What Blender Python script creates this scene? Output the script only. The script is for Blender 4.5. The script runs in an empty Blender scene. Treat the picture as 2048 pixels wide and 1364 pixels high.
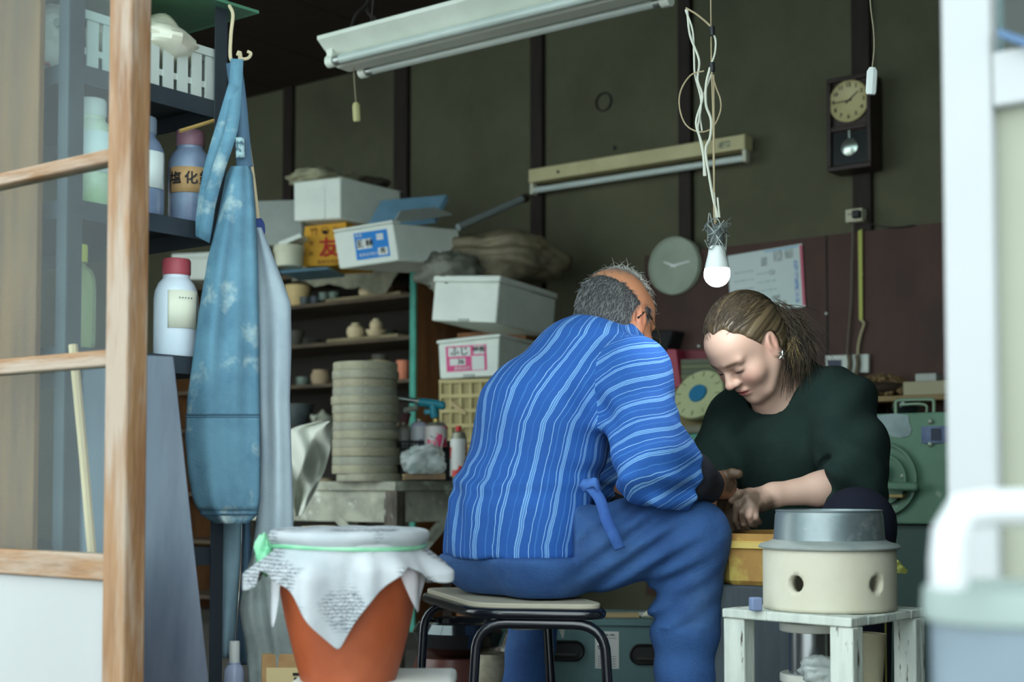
import bpy, math, random
import numpy as np
from mathutils import Vector
random.seed(7); np.random.seed(7)
SC = bpy.context.scene
COL = SC.collection

# ---------------------------------------------------------------- camera
FPX, CX, CY, HC = 2844.0, 1024.0, 836.0, 0.73
PIT = math.radians(2.5)
cd = bpy.data.cameras.new('camera'); cam = bpy.data.objects.new('camera', cd); COL.objects.link(cam)
cam.location = (0, 0, HC); cam.rotation_euler = (math.pi/2 + PIT, 0, 0)
cd.sensor_fit = 'HORIZONTAL'; cd.sensor_width = 36.0; cd.lens = 36.0*FPX/2048.0
cd.shift_y = (CY-682.0)/2048.0
cd.dof.use_dof = True; cd.dof.focus_distance = 3.18; cd.dof.aperture_fstop = 3.6
cd.clip_start = 0.05
SC.camera = cam
# ---------------------------------------------------------------- overcast sky
w = bpy.data.worlds.new('overcast_sky'); SC.world = w; w.use_nodes = True
bg = w.node_tree.nodes['Background']
bg.inputs[0].default_value = (0.84, 0.95, 0.98, 1); bg.inputs[1].default_value = 1.75
SC.view_settings.view_transform = 'Standard'; SC.view_settings.look = 'None'
SC.view_settings.gamma = 1.0; SC.view_settings.use_curve_mapping = False
SC.view_settings.exposure = 1.35
BULB = 46.0

# ---------------------------------------------------------------- frames
UP = np.array([0, -math.sin(PIT), math.cos(PIT)]); FW = np.array([0, math.cos(PIT), math.sin(PIT)])
CAM = np.array([0, 0, HC])
YAW = math.radians(37.4)
U = np.array([math.cos(YAW), -math.sin(YAW), 0]); V = np.array([math.sin(YAW), math.cos(YAW), 0]); Z = np.array([0, 0, 1.0])
VF, VB, ZC = 1.384, 5.64, 2.98         # facade plane, back wall plane, ceiling
def ray(px, py): return FW + (px-CX)/FPX*np.array([1., 0, 0]) - (py-CY)/FPX*UP
def P(px, py, d): return CAM + ray(px, py)*d
def PV(px, py, v):
    r = ray(px, py); return CAM + r*((v - CAM@V)/(r@V))
def PZ(px, py, z):
    r = ray(px, py); return CAM + r*((z-HC)/r[2])
def B(u, v, z): return U*u + V*v + Z*z
def nrm(a): a = np.asarray(a, float); return a/np.linalg.norm(a)

# ---------------------------------------------------------------- materials
def lin(c):
    c = np.array(c[:3], float)/255.0
    return tuple(np.where(c <= .04045, c/12.92, ((c+.055)/1.055)**2.4)) + (1.0,)
MATS = {}
def M(name, c, r=.6, m=0, c2=None, sc=6.0, th=(.4, .65), bump=0, bsc=40, stretch=None, emit=0, spec=.4, trans=0, alpha=1, sss=0, c3=None, sc3=30, th3=(.6, .7), coat=0, detail=5):
    if name in MATS: return MATS[name]
    mt = bpy.data.materials.new(name); mt.use_nodes = True; MATS[name] = mt
    nt = mt.node_tree; N = nt.nodes; L = nt.links; b = N['Principled BSDF']
    b.inputs['Base Color'].default_value = lin(c); b.inputs['Roughness'].default_value = r; b.inputs['Metallic'].default_value = m
    b.inputs['Specular IOR Level'].default_value = spec
    if trans: b.inputs['Transmission Weight'].default_value = trans
    if alpha < 1: b.inputs['Alpha'].default_value = alpha
    if coat: b.inputs['Coat Weight'].default_value = coat
    if sss:
        b.inputs['Subsurface Weight'].default_value = sss; b.inputs['Subsurface Radius'].default_value = (.012, .005, .003)
    if emit:
        b.inputs['Emission Color'].default_value = lin(c); b.inputs['Emission Strength'].default_value = emit
    tc = N.new('ShaderNodeTexCoord'); vec = tc.outputs['Object']
    if stretch:
        mp = N.new('ShaderNodeMapping'); mp.inputs['Scale'].default_value = stretch; L.new(vec, mp.inputs[0]); vec = mp.outputs[0]
    col = None
    def noise(scale, lohi, a, bcol):
        nz = N.new('ShaderNodeTexNoise'); nz.inputs['Scale'].default_value = scale; nz.inputs['Detail'].default_value = detail; nz.inputs['Roughness'].default_value = .6
        L.new(vec, nz.inputs['Vector'])
        mr = N.new('ShaderNodeMapRange'); mr.inputs[1].default_value = lohi[0]; mr.inputs[2].default_value = lohi[1]; L.new(nz.outputs[0], mr.inputs[0])
        mx = N.new('ShaderNodeMix'); mx.data_type = 'RGBA'; L.new(mr.outputs[0], mx.inputs[0])
        if isinstance(a, tuple): mx.inputs[6].default_value = a
        else: L.new(a, mx.inputs[6])
        mx.inputs[7].default_value = bcol
        return mx.outputs[2]
    if c2: col = noise(sc, th, lin(c), lin(c2))
    if c3: col = noise(sc3, th3, col if col else lin(c), lin(c3))
    if col: L.new(col, b.inputs['Base Color'])
    if bump:
        nz = N.new('ShaderNodeTexNoise'); nz.inputs['Scale'].default_value = bsc; nz.inputs['Detail'].default_value = 4; L.new(vec, nz.inputs['Vector'])
        bp = N.new('ShaderNodeBump'); bp.inputs['Strength'].default_value = bump; bp.inputs['Distance'].default_value = .01; L.new(nz.outputs[0], bp.inputs['Height'])
        L.new(bp.outputs[0], b.inputs['Normal'])
    return mt
def glass_mat(name, tint=(235, 245, 245), dust=.02, refl=.018):
    if name in MATS: return MATS[name]
    mt = bpy.data.materials.new(name); mt.use_nodes = True; MATS[name] = mt
    nt = mt.node_tree; N = nt.nodes; L = nt.links; N.remove(N['Principled BSDF']); out = N['Material Output']
    t = N.new('ShaderNodeBsdfTransparent'); t.inputs[0].default_value = lin(tint)
    g = N.new('ShaderNodeBsdfGlossy'); g.inputs['Roughness'].default_value = .04
    d = N.new('ShaderNodeBsdfDiffuse'); d.inputs[0].default_value = lin((150, 158, 156))
    nz = N.new('ShaderNodeTexNoise'); nz.inputs['Scale'].default_value = 4; nz.inputs['Detail'].default_value = 8
    tc = N.new('ShaderNodeTexCoord'); L.new(tc.outputs['Object'], nz.inputs['Vector'])
    mr = N.new('ShaderNodeMapRange'); mr.inputs[1].default_value = .3; mr.inputs[2].default_value = .8; mr.inputs[3].default_value = dust*.2; mr.inputs[4].default_value = dust*1.6; L.new(nz.outputs[0], mr.inputs[0])
    m1 = N.new('ShaderNodeMixShader'); m1.inputs[0].default_value = refl; L.new(t.outputs[0], m1.inputs[1]); L.new(g.outputs[0], m1.inputs[2])
    m2 = N.new('ShaderNodeMixShader'); L.new(mr.outputs[0], m2.inputs[0]); L.new(m1.outputs[0], m2.inputs[1]); L.new(d.outputs[0], m2.inputs[2])
    L.new(m2.outputs[0], out.inputs[0]); return mt
def attr_mat(name, r=.5, sss=0, bump=0, bsc=120, spec=.4):
    """colour read from the mesh's own colour attribute"""
    if name in MATS: return MATS[name]
    mt = M(name, (200, 180, 160), r, sss=sss, bump=bump, bsc=bsc, spec=spec)
    N = mt.node_tree.nodes; a = N.new('ShaderNodeAttribute'); a.attribute_name = 'Col'
    mt.node_tree.links.new(a.outputs['Color'], N['Principled BSDF'].inputs['Base Color']); return mt

# ---------------------------------------------------------------- object helpers
ORG = {}
def tag(o, label, cat, group=None):
    o['label'] = label; o['category'] = cat
    if group: o['group'] = group
    return o
def thing(name, label, cat, loc, group=None):
    o = bpy.data.objects.new(name, None); COL.objects.link(o); o.location = tuple(loc); o.empty_display_size = .05
    ORG[o] = np.array(loc, float); return tag(o, label, cat, group)
def link(name, v, f, mat, parent=None, smooth=True, angle=38, bevel=0, label=None, loc=None, weld=False):
    v = np.asarray(v, float)
    if parent is not None: loc = ORG[parent]
    elif loc is None: loc = np.array([v[:, 0].mean(), v[:, 1].mean(), v[:, 2].min()])
    me = bpy.data.meshes.new(name)
    if isinstance(f, np.ndarray):
        nf, k = f.shape
        me.vertices.add(len(v)); me.vertices.foreach_set('co', (v-loc).astype(np.float32).ravel())
        me.loops.add(nf*k); me.loops.foreach_set('vertex_index', f.astype(np.int32).ravel())
        me.polygons.add(nf); me.polygons.foreach_set('loop_start', np.arange(0, nf*k, k, dtype=np.int32))
        me.update(calc_edges=True); me.validate()
    else:
        me.from_pydata([tuple(p) for p in v-loc], [], [tuple(int(i) for i in q) for q in f]); me.update()
    if smooth:
        me.polygons.foreach_set('use_smooth', np.ones(len(me.polygons), dtype=bool))
        if angle: me.set_sharp_from_angle(angle=math.radians(angle))
    if mat: me.materials.append(mat)
    o = bpy.data.objects.new(name, me); COL.objects.link(o)
    if parent is not None: o.parent = parent
    else: o.location = tuple(loc)
    ORG[o] = np.array(loc, float)
    if bevel:
        bm = o.modifiers.new('bevel', 'BEVEL'); bm.width = bevel; bm.segments = 2; bm.limit_method = 'ANGLE'
    if label: o['label'] = label
    return o
def struct(o): o['kind'] = 'structure'; return o
class MB:
    def __init__(s): s.v = []; s.f = []; s.n = 0
    def add(s, v, f):
        for p in v: s.v.append(np.asarray(p, float))
        for q in f: s.f.append(tuple(i+s.n for i in q))
        s.n += len(v); return s
    def slab(s, c4, ext):
        """c4: front quad, counter-clockwise seen from the front; ext: vector to the back"""
        c4 = [np.asarray(c, float) for c in c4]; ext = np.asarray(ext, float)
        return s.add(c4+[c+ext for c in c4], [(0, 1, 2, 3), (7, 6, 5, 4), (0, 4, 5, 1), (1, 5, 6, 2), (2, 6, 7, 3), (3, 7, 4, 0)])
    def hexa(s, b4, t4):
        """bottom quad and top quad, both counter-clockwise seen from above"""
        return s.add(list(b4)+list(t4), [(3, 2, 1, 0), (4, 5, 6, 7), (0, 1, 5, 4), (1, 2, 6, 5), (2, 3, 7, 6), (3, 0, 4, 7)])
    def box(s, c, size, ax=None, ay=None, az=None):
        """c: centre; size along ax, ay, az"""
        c = np.asarray(c, float)
        ax = np.array([1., 0, 0]) if ax is None else nrm(ax); az = Z if az is None else nrm(az)
        ay = np.cross(az, ax) if ay is None else nrm(ay)
        x, y, z = ax*size[0]/2, ay*size[1]/2, az*size[2]/2
        return s.hexa([c-x-y-z, c+x-y-z, c+x+y-z, c-x+y-z], [c-x-y+z, c+x-y+z, c+x+y+z, c-x+y+z])
    def tube(s, pts, r, n=8, closed=False, flat=1.0):
        pts = [np.asarray(p, float) for p in pts]; m = len(pts)
        rs = [r]*m if np.isscalar(r) else list(r)
        prev = None; rings = []
        for i, p in enumerate(pts):
            if closed: t = pts[(i+1) % m]-pts[i-1]
            else: t = pts[min(i+1, m-1)]-pts[max(i-1, 0)]
            t = nrm(t)
            if prev is None:
                a = np.array([0, 0, 1.]) if abs(t[2]) < .9 else np.array([1., 0, 0])
                e = nrm(np.cross(t, a))
            else:
                e = prev-t*(prev@t); e = nrm(e)
            prev = e; g = np.cross(t, e)
            rings.append([p+rs[i]*(math.cos(2*math.pi*k/n)*e+flat*math.sin(2*math.pi*k/n)*g) for k in range(n)])
        v = [q for R_ in rings for q in R_]; f = []
        for i in range(m if closed else m-1):
            j = (i+1) % m
            for k in range(n):
                l = (k+1) % n; f.append((i*n+k, i*n+l, j*n+l, j*n+k))
        if not closed:
            f.append(tuple(range(n-1, -1, -1))); f.append(tuple((m-1)*n+k for k in range(n)))
        return s.add(v, f)
    def lathe(s, prof, c, n=28, axis=None, ex=None, sx=1.0, sy=1.0, arc=None):
        """prof: list of (radius, height); closed at the ends where the radius is 0"""
        c = np.asarray(c, float); az = Z if axis is None else nrm(axis)
        if ex is None:
            ex = np.array([1., 0, 0]) if abs(az[0]) < .9 else np.array([0, 1., 0])
        ex = nrm(ex-az*(ex@az)); ey = np.cross(az, ex)
        v = []; f = []; idx = []
        for (r, h) in prof:
            if r < 1e-6: idx.append([len(v)]); v.append(c+az*h)
            else:
                idx.append(list(range(len(v), len(v)+n)))
                for k in range(n):
                    a = 2*math.pi*k/n; v.append(c+az*h+ex*math.cos(a)*r*sx+ey*math.sin(a)*r*sy)
        for i in range(len(prof)-1):
            A, D = idx[i], idx[i+1]
            for k in range(n):
                l = (k+1) % n
                if len(A) == 1 and len(D) == 1: continue
                if len(A) == 1: f.append((A[0], D[l], D[k]))
                elif len(D) == 1: f.append((A[k], A[l], D[0]))
                else: f.append((A[k], A[l], D[l], D[k]))
        return s.add(v, f)
    def ball(s, c, r, n=12, m=8, axes=None):
        rr = (r, r, r) if np.isscalar(r) else r
        A = np.eye(3) if axes is None else np.array(axes)
        v = []; f = []
        v.append(c+A[2]*rr[2])
        for i in range(1, m):
            t = math.pi*i/m
            for k in range(n):
                a = 2*math.pi*k/n
                v.append(c+A[0]*rr[0]*math.sin(t)*math.cos(a)+A[1]*rr[1]*math.sin(t)*math.sin(a)+A[2]*rr[2]*math.cos(t))
        v.append(c-A[2]*rr[2]); e = len(v)-1
        for k in range(n):
            l = (k+1) % n; f.append((0, 1+k, 1+l)); f.append((e, e-n+l, e-n+k))
            for i in range(m-2): f.append((1+i*n+k, 1+(i+1)*n+k, 1+(i+1)*n+l, 1+i*n+l))
        return s.add(v, f)
    def grid(s, G, closed_u=False):
        """G: rows x cols x 3"""
        G = np.asarray(G, float); a, b = G.shape[:2]; f = []
        for i in range(a-1):
            for k in range(b if closed_u else b-1):
                l = (k+1) % b; f.append((i*b+k, i*b+l, (i+1)*b+l, (i+1)*b+k))
        return s.add(list(G.reshape(-1, 3)), f)
    def obj(s, name, mat, parent=None, **k): return link(name, s.v, s.f, mat, parent, **k)
def solid(o, t, off=-1):
    m = o.modifiers.new('thick', 'SOLIDIFY'); m.thickness = t; m.offset = off; return o
def subsurf(o, n=1):
    m = o.modifiers.new('sub', 'SUBSURF'); m.levels = n; m.render_levels = n; return o
def curve_pts(pts, n=24):
    """Catmull-Rom through the points"""
    p = [np.asarray(q, float) for q in pts]; p = [2*p[0]-p[1]]+p+[2*p[-1]-p[-2]]; out = []
    seg = len(p)-3
    for i in range(seg):
        a, b, c, d = p[i:i+4]; m = max(2, n//seg)
        for k in range(m):
            t = k/m; out.append(.5*((2*b)+(c-a)*t+(2*a-5*b+4*c-d)*t*t+(3*b-a-3*c+d)*t**3))
    out.append(p[-2]); return out
def letter(parent, text, org, right, up, size, mat, name='lettering', bold=0, align='CENTER'):
    cu = bpy.data.curves.new('tmp', 'FONT'); cu.body = text; cu.size = size; cu.align_x = align; cu.align_y = 'CENTER'; cu.offset = bold; cu.resolution_u = 3
    ob = bpy.data.objects.new('tmp', cu); COL.objects.link(ob)
    me = bpy.data.meshes.new_from_object(ob.evaluated_get(bpy.context.evaluated_depsgraph_get()))
    v = [np.array(q.co) for q in me.vertices]; f = [tuple(q.vertices) for q in me.polygons]
    bpy.data.objects.remove(ob); bpy.data.curves.remove(cu); bpy.data.meshes.remove(me)
    if not v: return None
    right = nrm(right); up = nrm(up-right*(np.asarray(up)@right)); n = np.cross(right, up)
    return link(name, [org+right*q[0]+up*q[1]+n*.0012 for q in v], f, mat, parent, smooth=False)
def plate(parent, name, c, right, up, w, h, mat, t=.0012, **k):
    right = nrm(right); up = nrm(up-right*(np.asarray(up)@right)); n = np.cross(right, up)
    return MB().box(np.asarray(c)+n*t*.2, (w, t, h), right, -n, up).obj(name, mat, parent, smooth=False, **k)
def wob(p, f, seed=0):
    """cheap smooth noise in [-1,1] from summed sines; p: (...,3)"""
    p = np.asarray(p); r = np.random.RandomState(seed); o = 0; a = 1; tot = 0
    for i in range(4):
        for j in range(3):
            k = r.normal(size=3); k = k/np.linalg.norm(k)*f*(1.7**i); o = o+a*np.sin(p@k+r.uniform(0, 6.28)); tot += a
        a *= .55
    return o/tot*1.6
def crumple(c, rad, seed, amp=.25, f=None, n=40, m=26, axes=None, floor=None):
    """a crumpled lump (bag, rag): ball displaced by noise"""
    c = np.asarray(c, float); b = MB(); b.ball(np.zeros(3), 1.0, n, m); v = np.array(b.v)
    q = v*np.array(rad); A = np.eye(3) if axes is None else np.array(axes)
    k = (1+amp*wob(v, f or 4.0, seed)+amp*.5*np.abs(wob(v, (f or 4.0)*2.3, seed+1)))[:, None]
    w_ = c+(q*k)@A
    if floor is not None: w_[:, 2] = np.maximum(w_[:, 2], floor)
    return w_, b.f
# ---------------------------------------------------------------- implicit surfaces (bodies, clothes)
class SDF:
    def __init__(s, lo, hi, h):
        s.lo = np.array(lo, float); s.h = h; s.n = np.ceil((np.array(hi)-s.lo)/h).astype(int)+1
        s.a = np.full(s.n, .5, np.float32)
    def win(s, lo, hi):
        i0 = np.clip(np.floor((np.array(lo)-s.lo)/s.h).astype(int), 0, s.n-1); i1 = np.clip(np.ceil((np.array(hi)-s.lo)/s.h).astype(int)+1, 1, s.n)
        g = np.stack(np.meshgrid(*[(s.lo[i]+s.h*np.arange(i0[i], i1[i])).astype(np.float32) for i in range(3)], indexing='ij'), -1)
        return tuple(slice(i0[i], i1[i]) for i in range(3)), g
    def comb(s, sl, d, k, op='add'):
        a = s.a[sl]
        if op == 'sub':
            a, d = -a, d
            h = np.maximum(k-np.abs(a-d), 0)/k; s.a[sl] = -(np.minimum(a, d)-h*h*k*.25)
        else:
            h = np.maximum(k-np.abs(a-d), 0)/k; s.a[sl] = np.minimum(a, d)-h*h*k*.25
    def cap(s, a, b, ra, rb, k=.02, flat=None, op='add'):
        a = np.asarray(a, float); b = np.asarray(b, float); R_ = max(ra, rb)+k+3*s.h
        sl, g = s.win(np.minimum(a, b)-R_, np.maximum(a, b)+R_)
        if g.size == 0: return s
        ab = (b-a); t = np.clip(((g-a)@ab)/(ab@ab+1e-12), 0, 1)
        w_ = g-a-t[..., None]*ab
        if flat is not None:
            n, q = flat; n = nrm(n); w_ = w_+(q-1)*((w_@n)[..., None]*n)
        s.comb(sl, np.linalg.norm(w_, axis=-1)-(ra+(rb-ra)*t), k, op); return s
    def ell(s, c, r, axes=None, k=.02, op='add'):
        c = np.asarray(c, float); r = np.array(r, float) if not np.isscalar(r) else np.array([r]*3); A = np.eye(3) if axes is None else np.array(axes)
        R_ = r.max()+k+3*s.h; sl, g = s.win(c-R_, c+R_)
        if g.size == 0: return s
        q = (g-c)@A.T; k0 = np.linalg.norm(q/r, axis=-1); k1 = np.linalg.norm(q/(r*r), axis=-1)+1e-9
        s.comb(sl, k0*(k0-1)/k1, k, op); return s
    def chain(s, pts, rs, k=.02, flat=None):
        for i in range(len(pts)-1): s.cap(pts[i], pts[i+1], rs[i], rs[i+1], k, flat)
        return s
    def half(s, p, n, k=.006):
        """cut away everything on the n side of the plane through p"""
        sl, g = s.win(s.lo, s.lo+s.h*s.n); s.comb(sl, -((g-np.asarray(p))@nrm(n)), k, 'sub'); return s
    def disp(s, fn, band=.03):
        i = np.argwhere(np.abs(s.a) < band); p = s.lo+i*s.h
        s.a[i[:, 0], i[:, 1], i[:, 2]] += fn(p).astype(np.float32); return s
    def mesh(s):
        a = s.a; S = a < 0; nx, ny, nz = a.shape
        cn = [(i, j, k) for i in (0, 1) for j in (0, 1) for k in (0, 1)]
        sub = lambda A, c: A[c[0]:nx-1+c[0], c[1]:ny-1+c[1], c[2]:nz-1+c[2]]
        cnt = sum(sub(S, c).astype(np.int8) for c in cn); act = (cnt > 0) & (cnt < 8)
        ids = np.full(act.shape, -1, np.int64); I = np.argwhere(act); ids[act] = np.arange(len(I))
        acc = np.zeros((len(I), 3)); num = np.zeros(len(I))
        val = {c: sub(a, c)[act] for c in cn}
        for c in cn:
            for ax in range(3):
                if c[ax]: continue
                e = list(c); e[ax] = 1; e = tuple(e); va, vb = val[c], val[e]; x = (va < 0) != (vb < 0)
                t = np.where(x, va/np.where(x, va-vb, 1), 0)
                pos = np.array(c, float)[None]+np.zeros((len(I), 3)); pos[:, ax] += t
                acc += pos*x[:, None]; num += x
        v = s.lo+s.h*(I+acc/num[:, None]); F = []
        for ax in range(3):
            b, c = [(1, 2), (2, 0), (0, 1)][ax]
            sl0 = [slice(None)]*3; sl1 = [slice(None)]*3; sl0[ax] = slice(0, -1); sl1[ax] = slice(1, None)
            x = S[tuple(sl0)] != S[tuple(sl1)]; E = np.argwhere(x)
            ok = (E[:, b] > 0) & (E[:, c] > 0) & (E[:, b] < a.shape[b]-1) & (E[:, c] < a.shape[c]-1); E = E[ok]
            fl = S[tuple(sl0)][tuple(E.T)]
            def idc(db, dc):
                q = E.copy(); q[:, b] += db; q[:, c] += dc; return ids[tuple(q.T)]
            q = np.stack([idc(-1, -1), idc(0, -1), idc(0, 0), idc(-1, 0)], 1)
            q[~fl] = q[~fl][:, ::-1]; F.append(q)
        return v, np.concatenate(F)
def set_col(o, rgb):
    """rgb: per-vertex linear colours"""
    at = o.data.color_attributes.new('Col', 'FLOAT_COLOR', 'POINT'); c = np.ones((len(rgb), 4), np.float32); c[:, :3] = rgb
    at.data.foreach_set('color', c.ravel())
def smoothv(v, f, it=2, lam=.5):
    """Laplacian smoothing of a quad mesh"""
    e = np.concatenate([f[:, [0, 1]], f[:, [1, 2]], f[:, [2, 3]], f[:, [3, 0]]])
    for _ in range(it):
        acc = np.zeros_like(v); n = np.zeros(len(v))
        np.add.at(acc, e[:, 0], v[e[:, 1]]); np.add.at(acc, e[:, 1], v[e[:, 0]]); np.add.at(n, e[:, 0], 1); np.add.at(n, e[:, 1], 1)
        v = v+lam*(acc/n[:, None]-v)
    return v
# ================================================================ THE SETTING
PLASTER = M('olive_plaster', (92, 90, 70), .9, c2=(82, 80, 62), sc=2.5, bump=.15, bsc=60, c3=(74, 73, 57), sc3=1.2, th3=(.6, .75))
DARKWOOD = M('dark_timber', (46, 35, 29), .75, c2=(32, 25, 21), sc=6, stretch=(6, 6, .8), bump=.2, bsc=20)
CEILWOOD = M('ceiling_board', (52, 38, 28), .85, c2=(42, 30, 22), sc=5, stretch=(1, 8, 1))
U0, U1 = -7.2, 1.2
def bbox(u0, u1, v0, v1, z0, z1): return MB().box(B((u0+u1)/2, (v0+v1)/2, (z0+z1)/2), (u1-u0, v1-v0, z1-z0), U, V)
struct(bbox(U0, U1, VF-.1, VB+.1, -.1, 0).obj('floor', M('earth_floor', (96, 92, 84), .9, c2=(78, 74, 68), sc=3, bump=.2), smooth=False))
struct(bbox(U0-2, U1+2, VF-6, VF-.1, -.12, -.02).obj('ground', M('concrete_yard', (150, 150, 142), .9, c2=(134, 134, 126), sc=2), smooth=False))
struct(bbox(U0, U1, VB, VB+.1, 0, ZC+.1).obj('wall_back', PLASTER, smooth=False))
struct(bbox(U0-.1, U0, VF, VB+.1, 0, ZC+.1).obj('wall_left', PLASTER, smooth=False))
struct(bbox(U1, U1+.1, VF, VB+.1, 0, ZC+.1).obj('wall_right', PLASTER, smooth=False))
ceil = struct(bbox(U0, U1, VF-.05, VB, ZC+.02, ZC+.1).obj('ceiling', CEILWOOD, smooth=False))
nb = 14
for i in range(nb):                                   # ceiling boards with open joints
    a = U0+(U1-U0)*i/nb
    bbox(a+.004, a+(U1-U0)/nb-.004, VF, VB, ZC, ZC+.02).obj('board', CEILWOOD, ceil, smooth=False)
# timber posts on the plaster
for i, (a, b) in enumerate([(562, 580), (785, 812), (1060, 1084), (1358, 1383), (1708, 1745)]):
    ua, ub = PV(a, 700, VB-.03)@U, PV(b, 700, VB-.03)@U
    struct(bbox(ua, ub, VB-.03, VB+.02, 0, ZC).obj('trim_%d' % (i+1), DARKWOOD, bevel=.004))
# dark board panel on the right of the back wall
zt = PV(1740, 461, VB-.045)[2]; ua = PV(1300, 600, VB)@U
WAINS = M('brown_board', (78, 52, 43), .7, c2=(64, 43, 36), sc=4, stretch=(1, 1, .5), bump=.1, c3=(56, 44, 36), sc3=2.0, th3=(.55, .7))
wn = struct(bbox(ua, U1, VB-.045, VB-.031, .2, zt).obj('wall_panel', WAINS, smooth=False))
for uj in np.arange(ua+.91, U1, .91): bbox(uj-.004, uj+.004, VB-.048, VB-.043, .2, zt).obj('joint_strip', DARKWOOD, wn, smooth=False)
c = PV(1208, 204, VB-.002)
MB().lathe([(0, -.02), (.045, -.02), (.047, .006), (.041, .008), (.038, -.012), (0, -.012)], c, 24, -V).obj('flue_hole', M('soot', (38, 38, 34), .9), bpy.data.objects['wall_back'])
c = PV(1230, 296, VB-.001)
MB().lathe([(0, 0), (.012, 0), (.012, .002), (0, .003)], c, 12, -V).obj('stain_spot', M('soot', (38, 38, 34)), bpy.data.objects['wall_back'])
for (x, y) in [(1398, 692), (1653, 627), (1724, 548)]:
    MB().lathe([(0, 0), (.006, 0), (.005, .006), (0, .007)], PV(x, y, VB-.045), 8, -V).obj('nail_head', M('nail_white', (200, 205, 195), .5), wn)
# ---------------------------------------------------------------- glazed sliding door (left)
OLDWOOD = M('weathered_wood', (124, 94, 64), .75, c2=(100, 69, 40), sc=5, stretch=(5, 5, .7), bump=.25, bsc=30, c3=(136, 123, 108), sc3=4, th3=(.45, .62))
OLDWOOD_H = M('weathered_rail', (124, 94, 64), .75, c2=(100, 69, 40), sc=5, stretch=(.8, .8, 6), bump=.25, bsc=30, c3=(136, 123, 108), sc3=4, th3=(.45, .62))
GLASS = glass_mat('dusty_pane')
def zat(px, py, v): return PV(px, py, v)[2]
us0, us1 = PV(240, 500, VF)@U, PV(286, 500, VF)@U
us0 = PV(234, 500, VF)@U
DW = .87
ul = us0-DW
door = bpy.data.objects.new('door_1', None); COL.objects.link(door); door.location = tuple(B(ul, VF, 0)); ORG[door] = B(ul, VF, 0); door['kind'] = 'structure'
door['label'] = 'weathered wooden sliding door with glass panes and white lower panel'
T = .034
def dpart(name, u0, u1, z0, z1, mat, t=T, dv=0, bev=.003): return bbox(u0, u1, VF-t/2+dv, VF+t/2+dv, z0, z1).obj(name, mat, door, bevel=bev)
dpart('stile', us0, us0+.054, .02, 2.05, OLDWOOD, .04)
dpart('stile', ul-.054, ul, .02, 2.05, OLDWOOD, .04)
zr = [(zat(118, 352, VF), zat(118, 326, VF)), (zat(112, 742, VF), zat(112, 711, VF)), (zat(110, 1153, VF), zat(110, 1102, VF))]
zz = [2.0]
for (a, b) in zr: dpart('rail', ul, us0, a, b, OLDWOOD_H, .032)
dpart('rail', ul, us0, 1.99, 2.05, OLDWOOD_H, .032); dpart('rail', ul, us0, .02, .09, OLDWOOD_H, .032); dpart('rail', ul, us0, 1.62, 1.645, OLDWOOD_H, .032)
for (a, b) in [(zr[0][1], 1.62), (1.645, 1.99), (zr[1][1], zr[0][0]), (zr[2][1], zr[1][0])]:
    dpart('glass_pane', ul, us0, a, b, GLASS, .003, bev=0)
dpart('lower_panel', ul, us0, .09, zr[2][0], M('white_laminate', (142, 145, 145), .5, c2=(138, 141, 141), sc=3), .012)
# second glazed door slid behind the first; the bays further along stand open
u = ul+.30
for k in range(1):
    dn = bpy.data.objects.new('door_%d' % (k+3), None); COL.objects.link(dn); dn.location = tuple(B(u-.87, VF+.045, 0)); ORG[dn] = B(u-.87, VF+.045, 0); dn['kind'] = 'structure'
    for (a, b, z0, z1, mt, t, nm) in [(u-.05, u, .02, 2.05, OLDWOOD, .034, 'stile'), (u-.9, u-.85, .02, 2.05, OLDWOOD, .034, 'stile'), (u-.85, u-.05, 1.99, 2.05, OLDWOOD_H, .03, 'rail'), (u-.85, u-.05, .6, .65, OLDWOOD_H, .03, 'rail'), (u-.85, u-.05, .02, .09, OLDWOOD_H, .03, 'rail'), (u-.85, u-.05, .65, 1.99, GLASS, .003, 'glass_pane'), (u-.85, u-.05, .09, .6, MATS['white_laminate'], .012, 'lower_panel')]:
        bbox(a, b, VF+.045-t/2, VF+.045+t/2, z0, z1).obj(nm, mt, dn, smooth=False)
    u -= .87
for k in range(3):
    struct(bbox(ul-1.5-1.6*k-.1, ul-1.5-1.6*k, VF-.05, VF+.05, 0, 2.05).obj('trim_%d' % (k+7), DARKWOOD, smooth=False))
# lintel and the glazed transom above the doors
struct(bbox(U0, U1, VF-.06, VF+.06, 2.05, 2.17).obj('trim_6', DARKWOOD, smooth=False))
struct(bbox(U0, U1, VF-.04, VF+.04, 2.75, ZC+.1).obj('wall_front', PLASTER, smooth=False))
wt = struct(bbox(U0, U1, VF-.002, VF+.002, 2.17, 2.75).obj('window_1', GLASS, smooth=False))
# ---------------------------------------------------------------- white frame on the right of the opening
WP = M('white_paint', (148, 151, 152), .45, c2=(143, 147, 148), sc=3)
up0 = PV(1904, 600, VF)@U; up1 = PV(2003, 600, VF)@U
d2 = bpy.data.objects.new('door_2', None); COL.objects.link(d2); d2.location = tuple(B(up0, VF, 0)); ORG[d2] = B(up0, VF, 0); d2['kind'] = 'structure'
d2['label'] = 'white painted door at the right edge of the opening'
bbox(up0, up1, VF-.0225, VF+.0225, .02, 2.05).obj('stile', WP, d2, bevel=.004)
bbox(up1, up1+.75, VF-.0225, VF+.0225, 1.99, 2.05).obj('rail', WP, d2, smooth=False)
zb = PV(2030, 218, VF)[2]; zb1 = PV(2030, 108, VF)[2]
bbox(up1, up1+.75, VF-.02, VF+.02, zb, zb1).obj('rail', WP, d2, bevel=.003)
PALE = M('pale_board', (130, 134, 119), .7, c2=(124, 128, 113), sc=3)
bbox(up1, up1+.75, VF-.006, VF+.006, .02, zb).obj('door_panel', PALE, d2, smooth=False)
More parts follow.
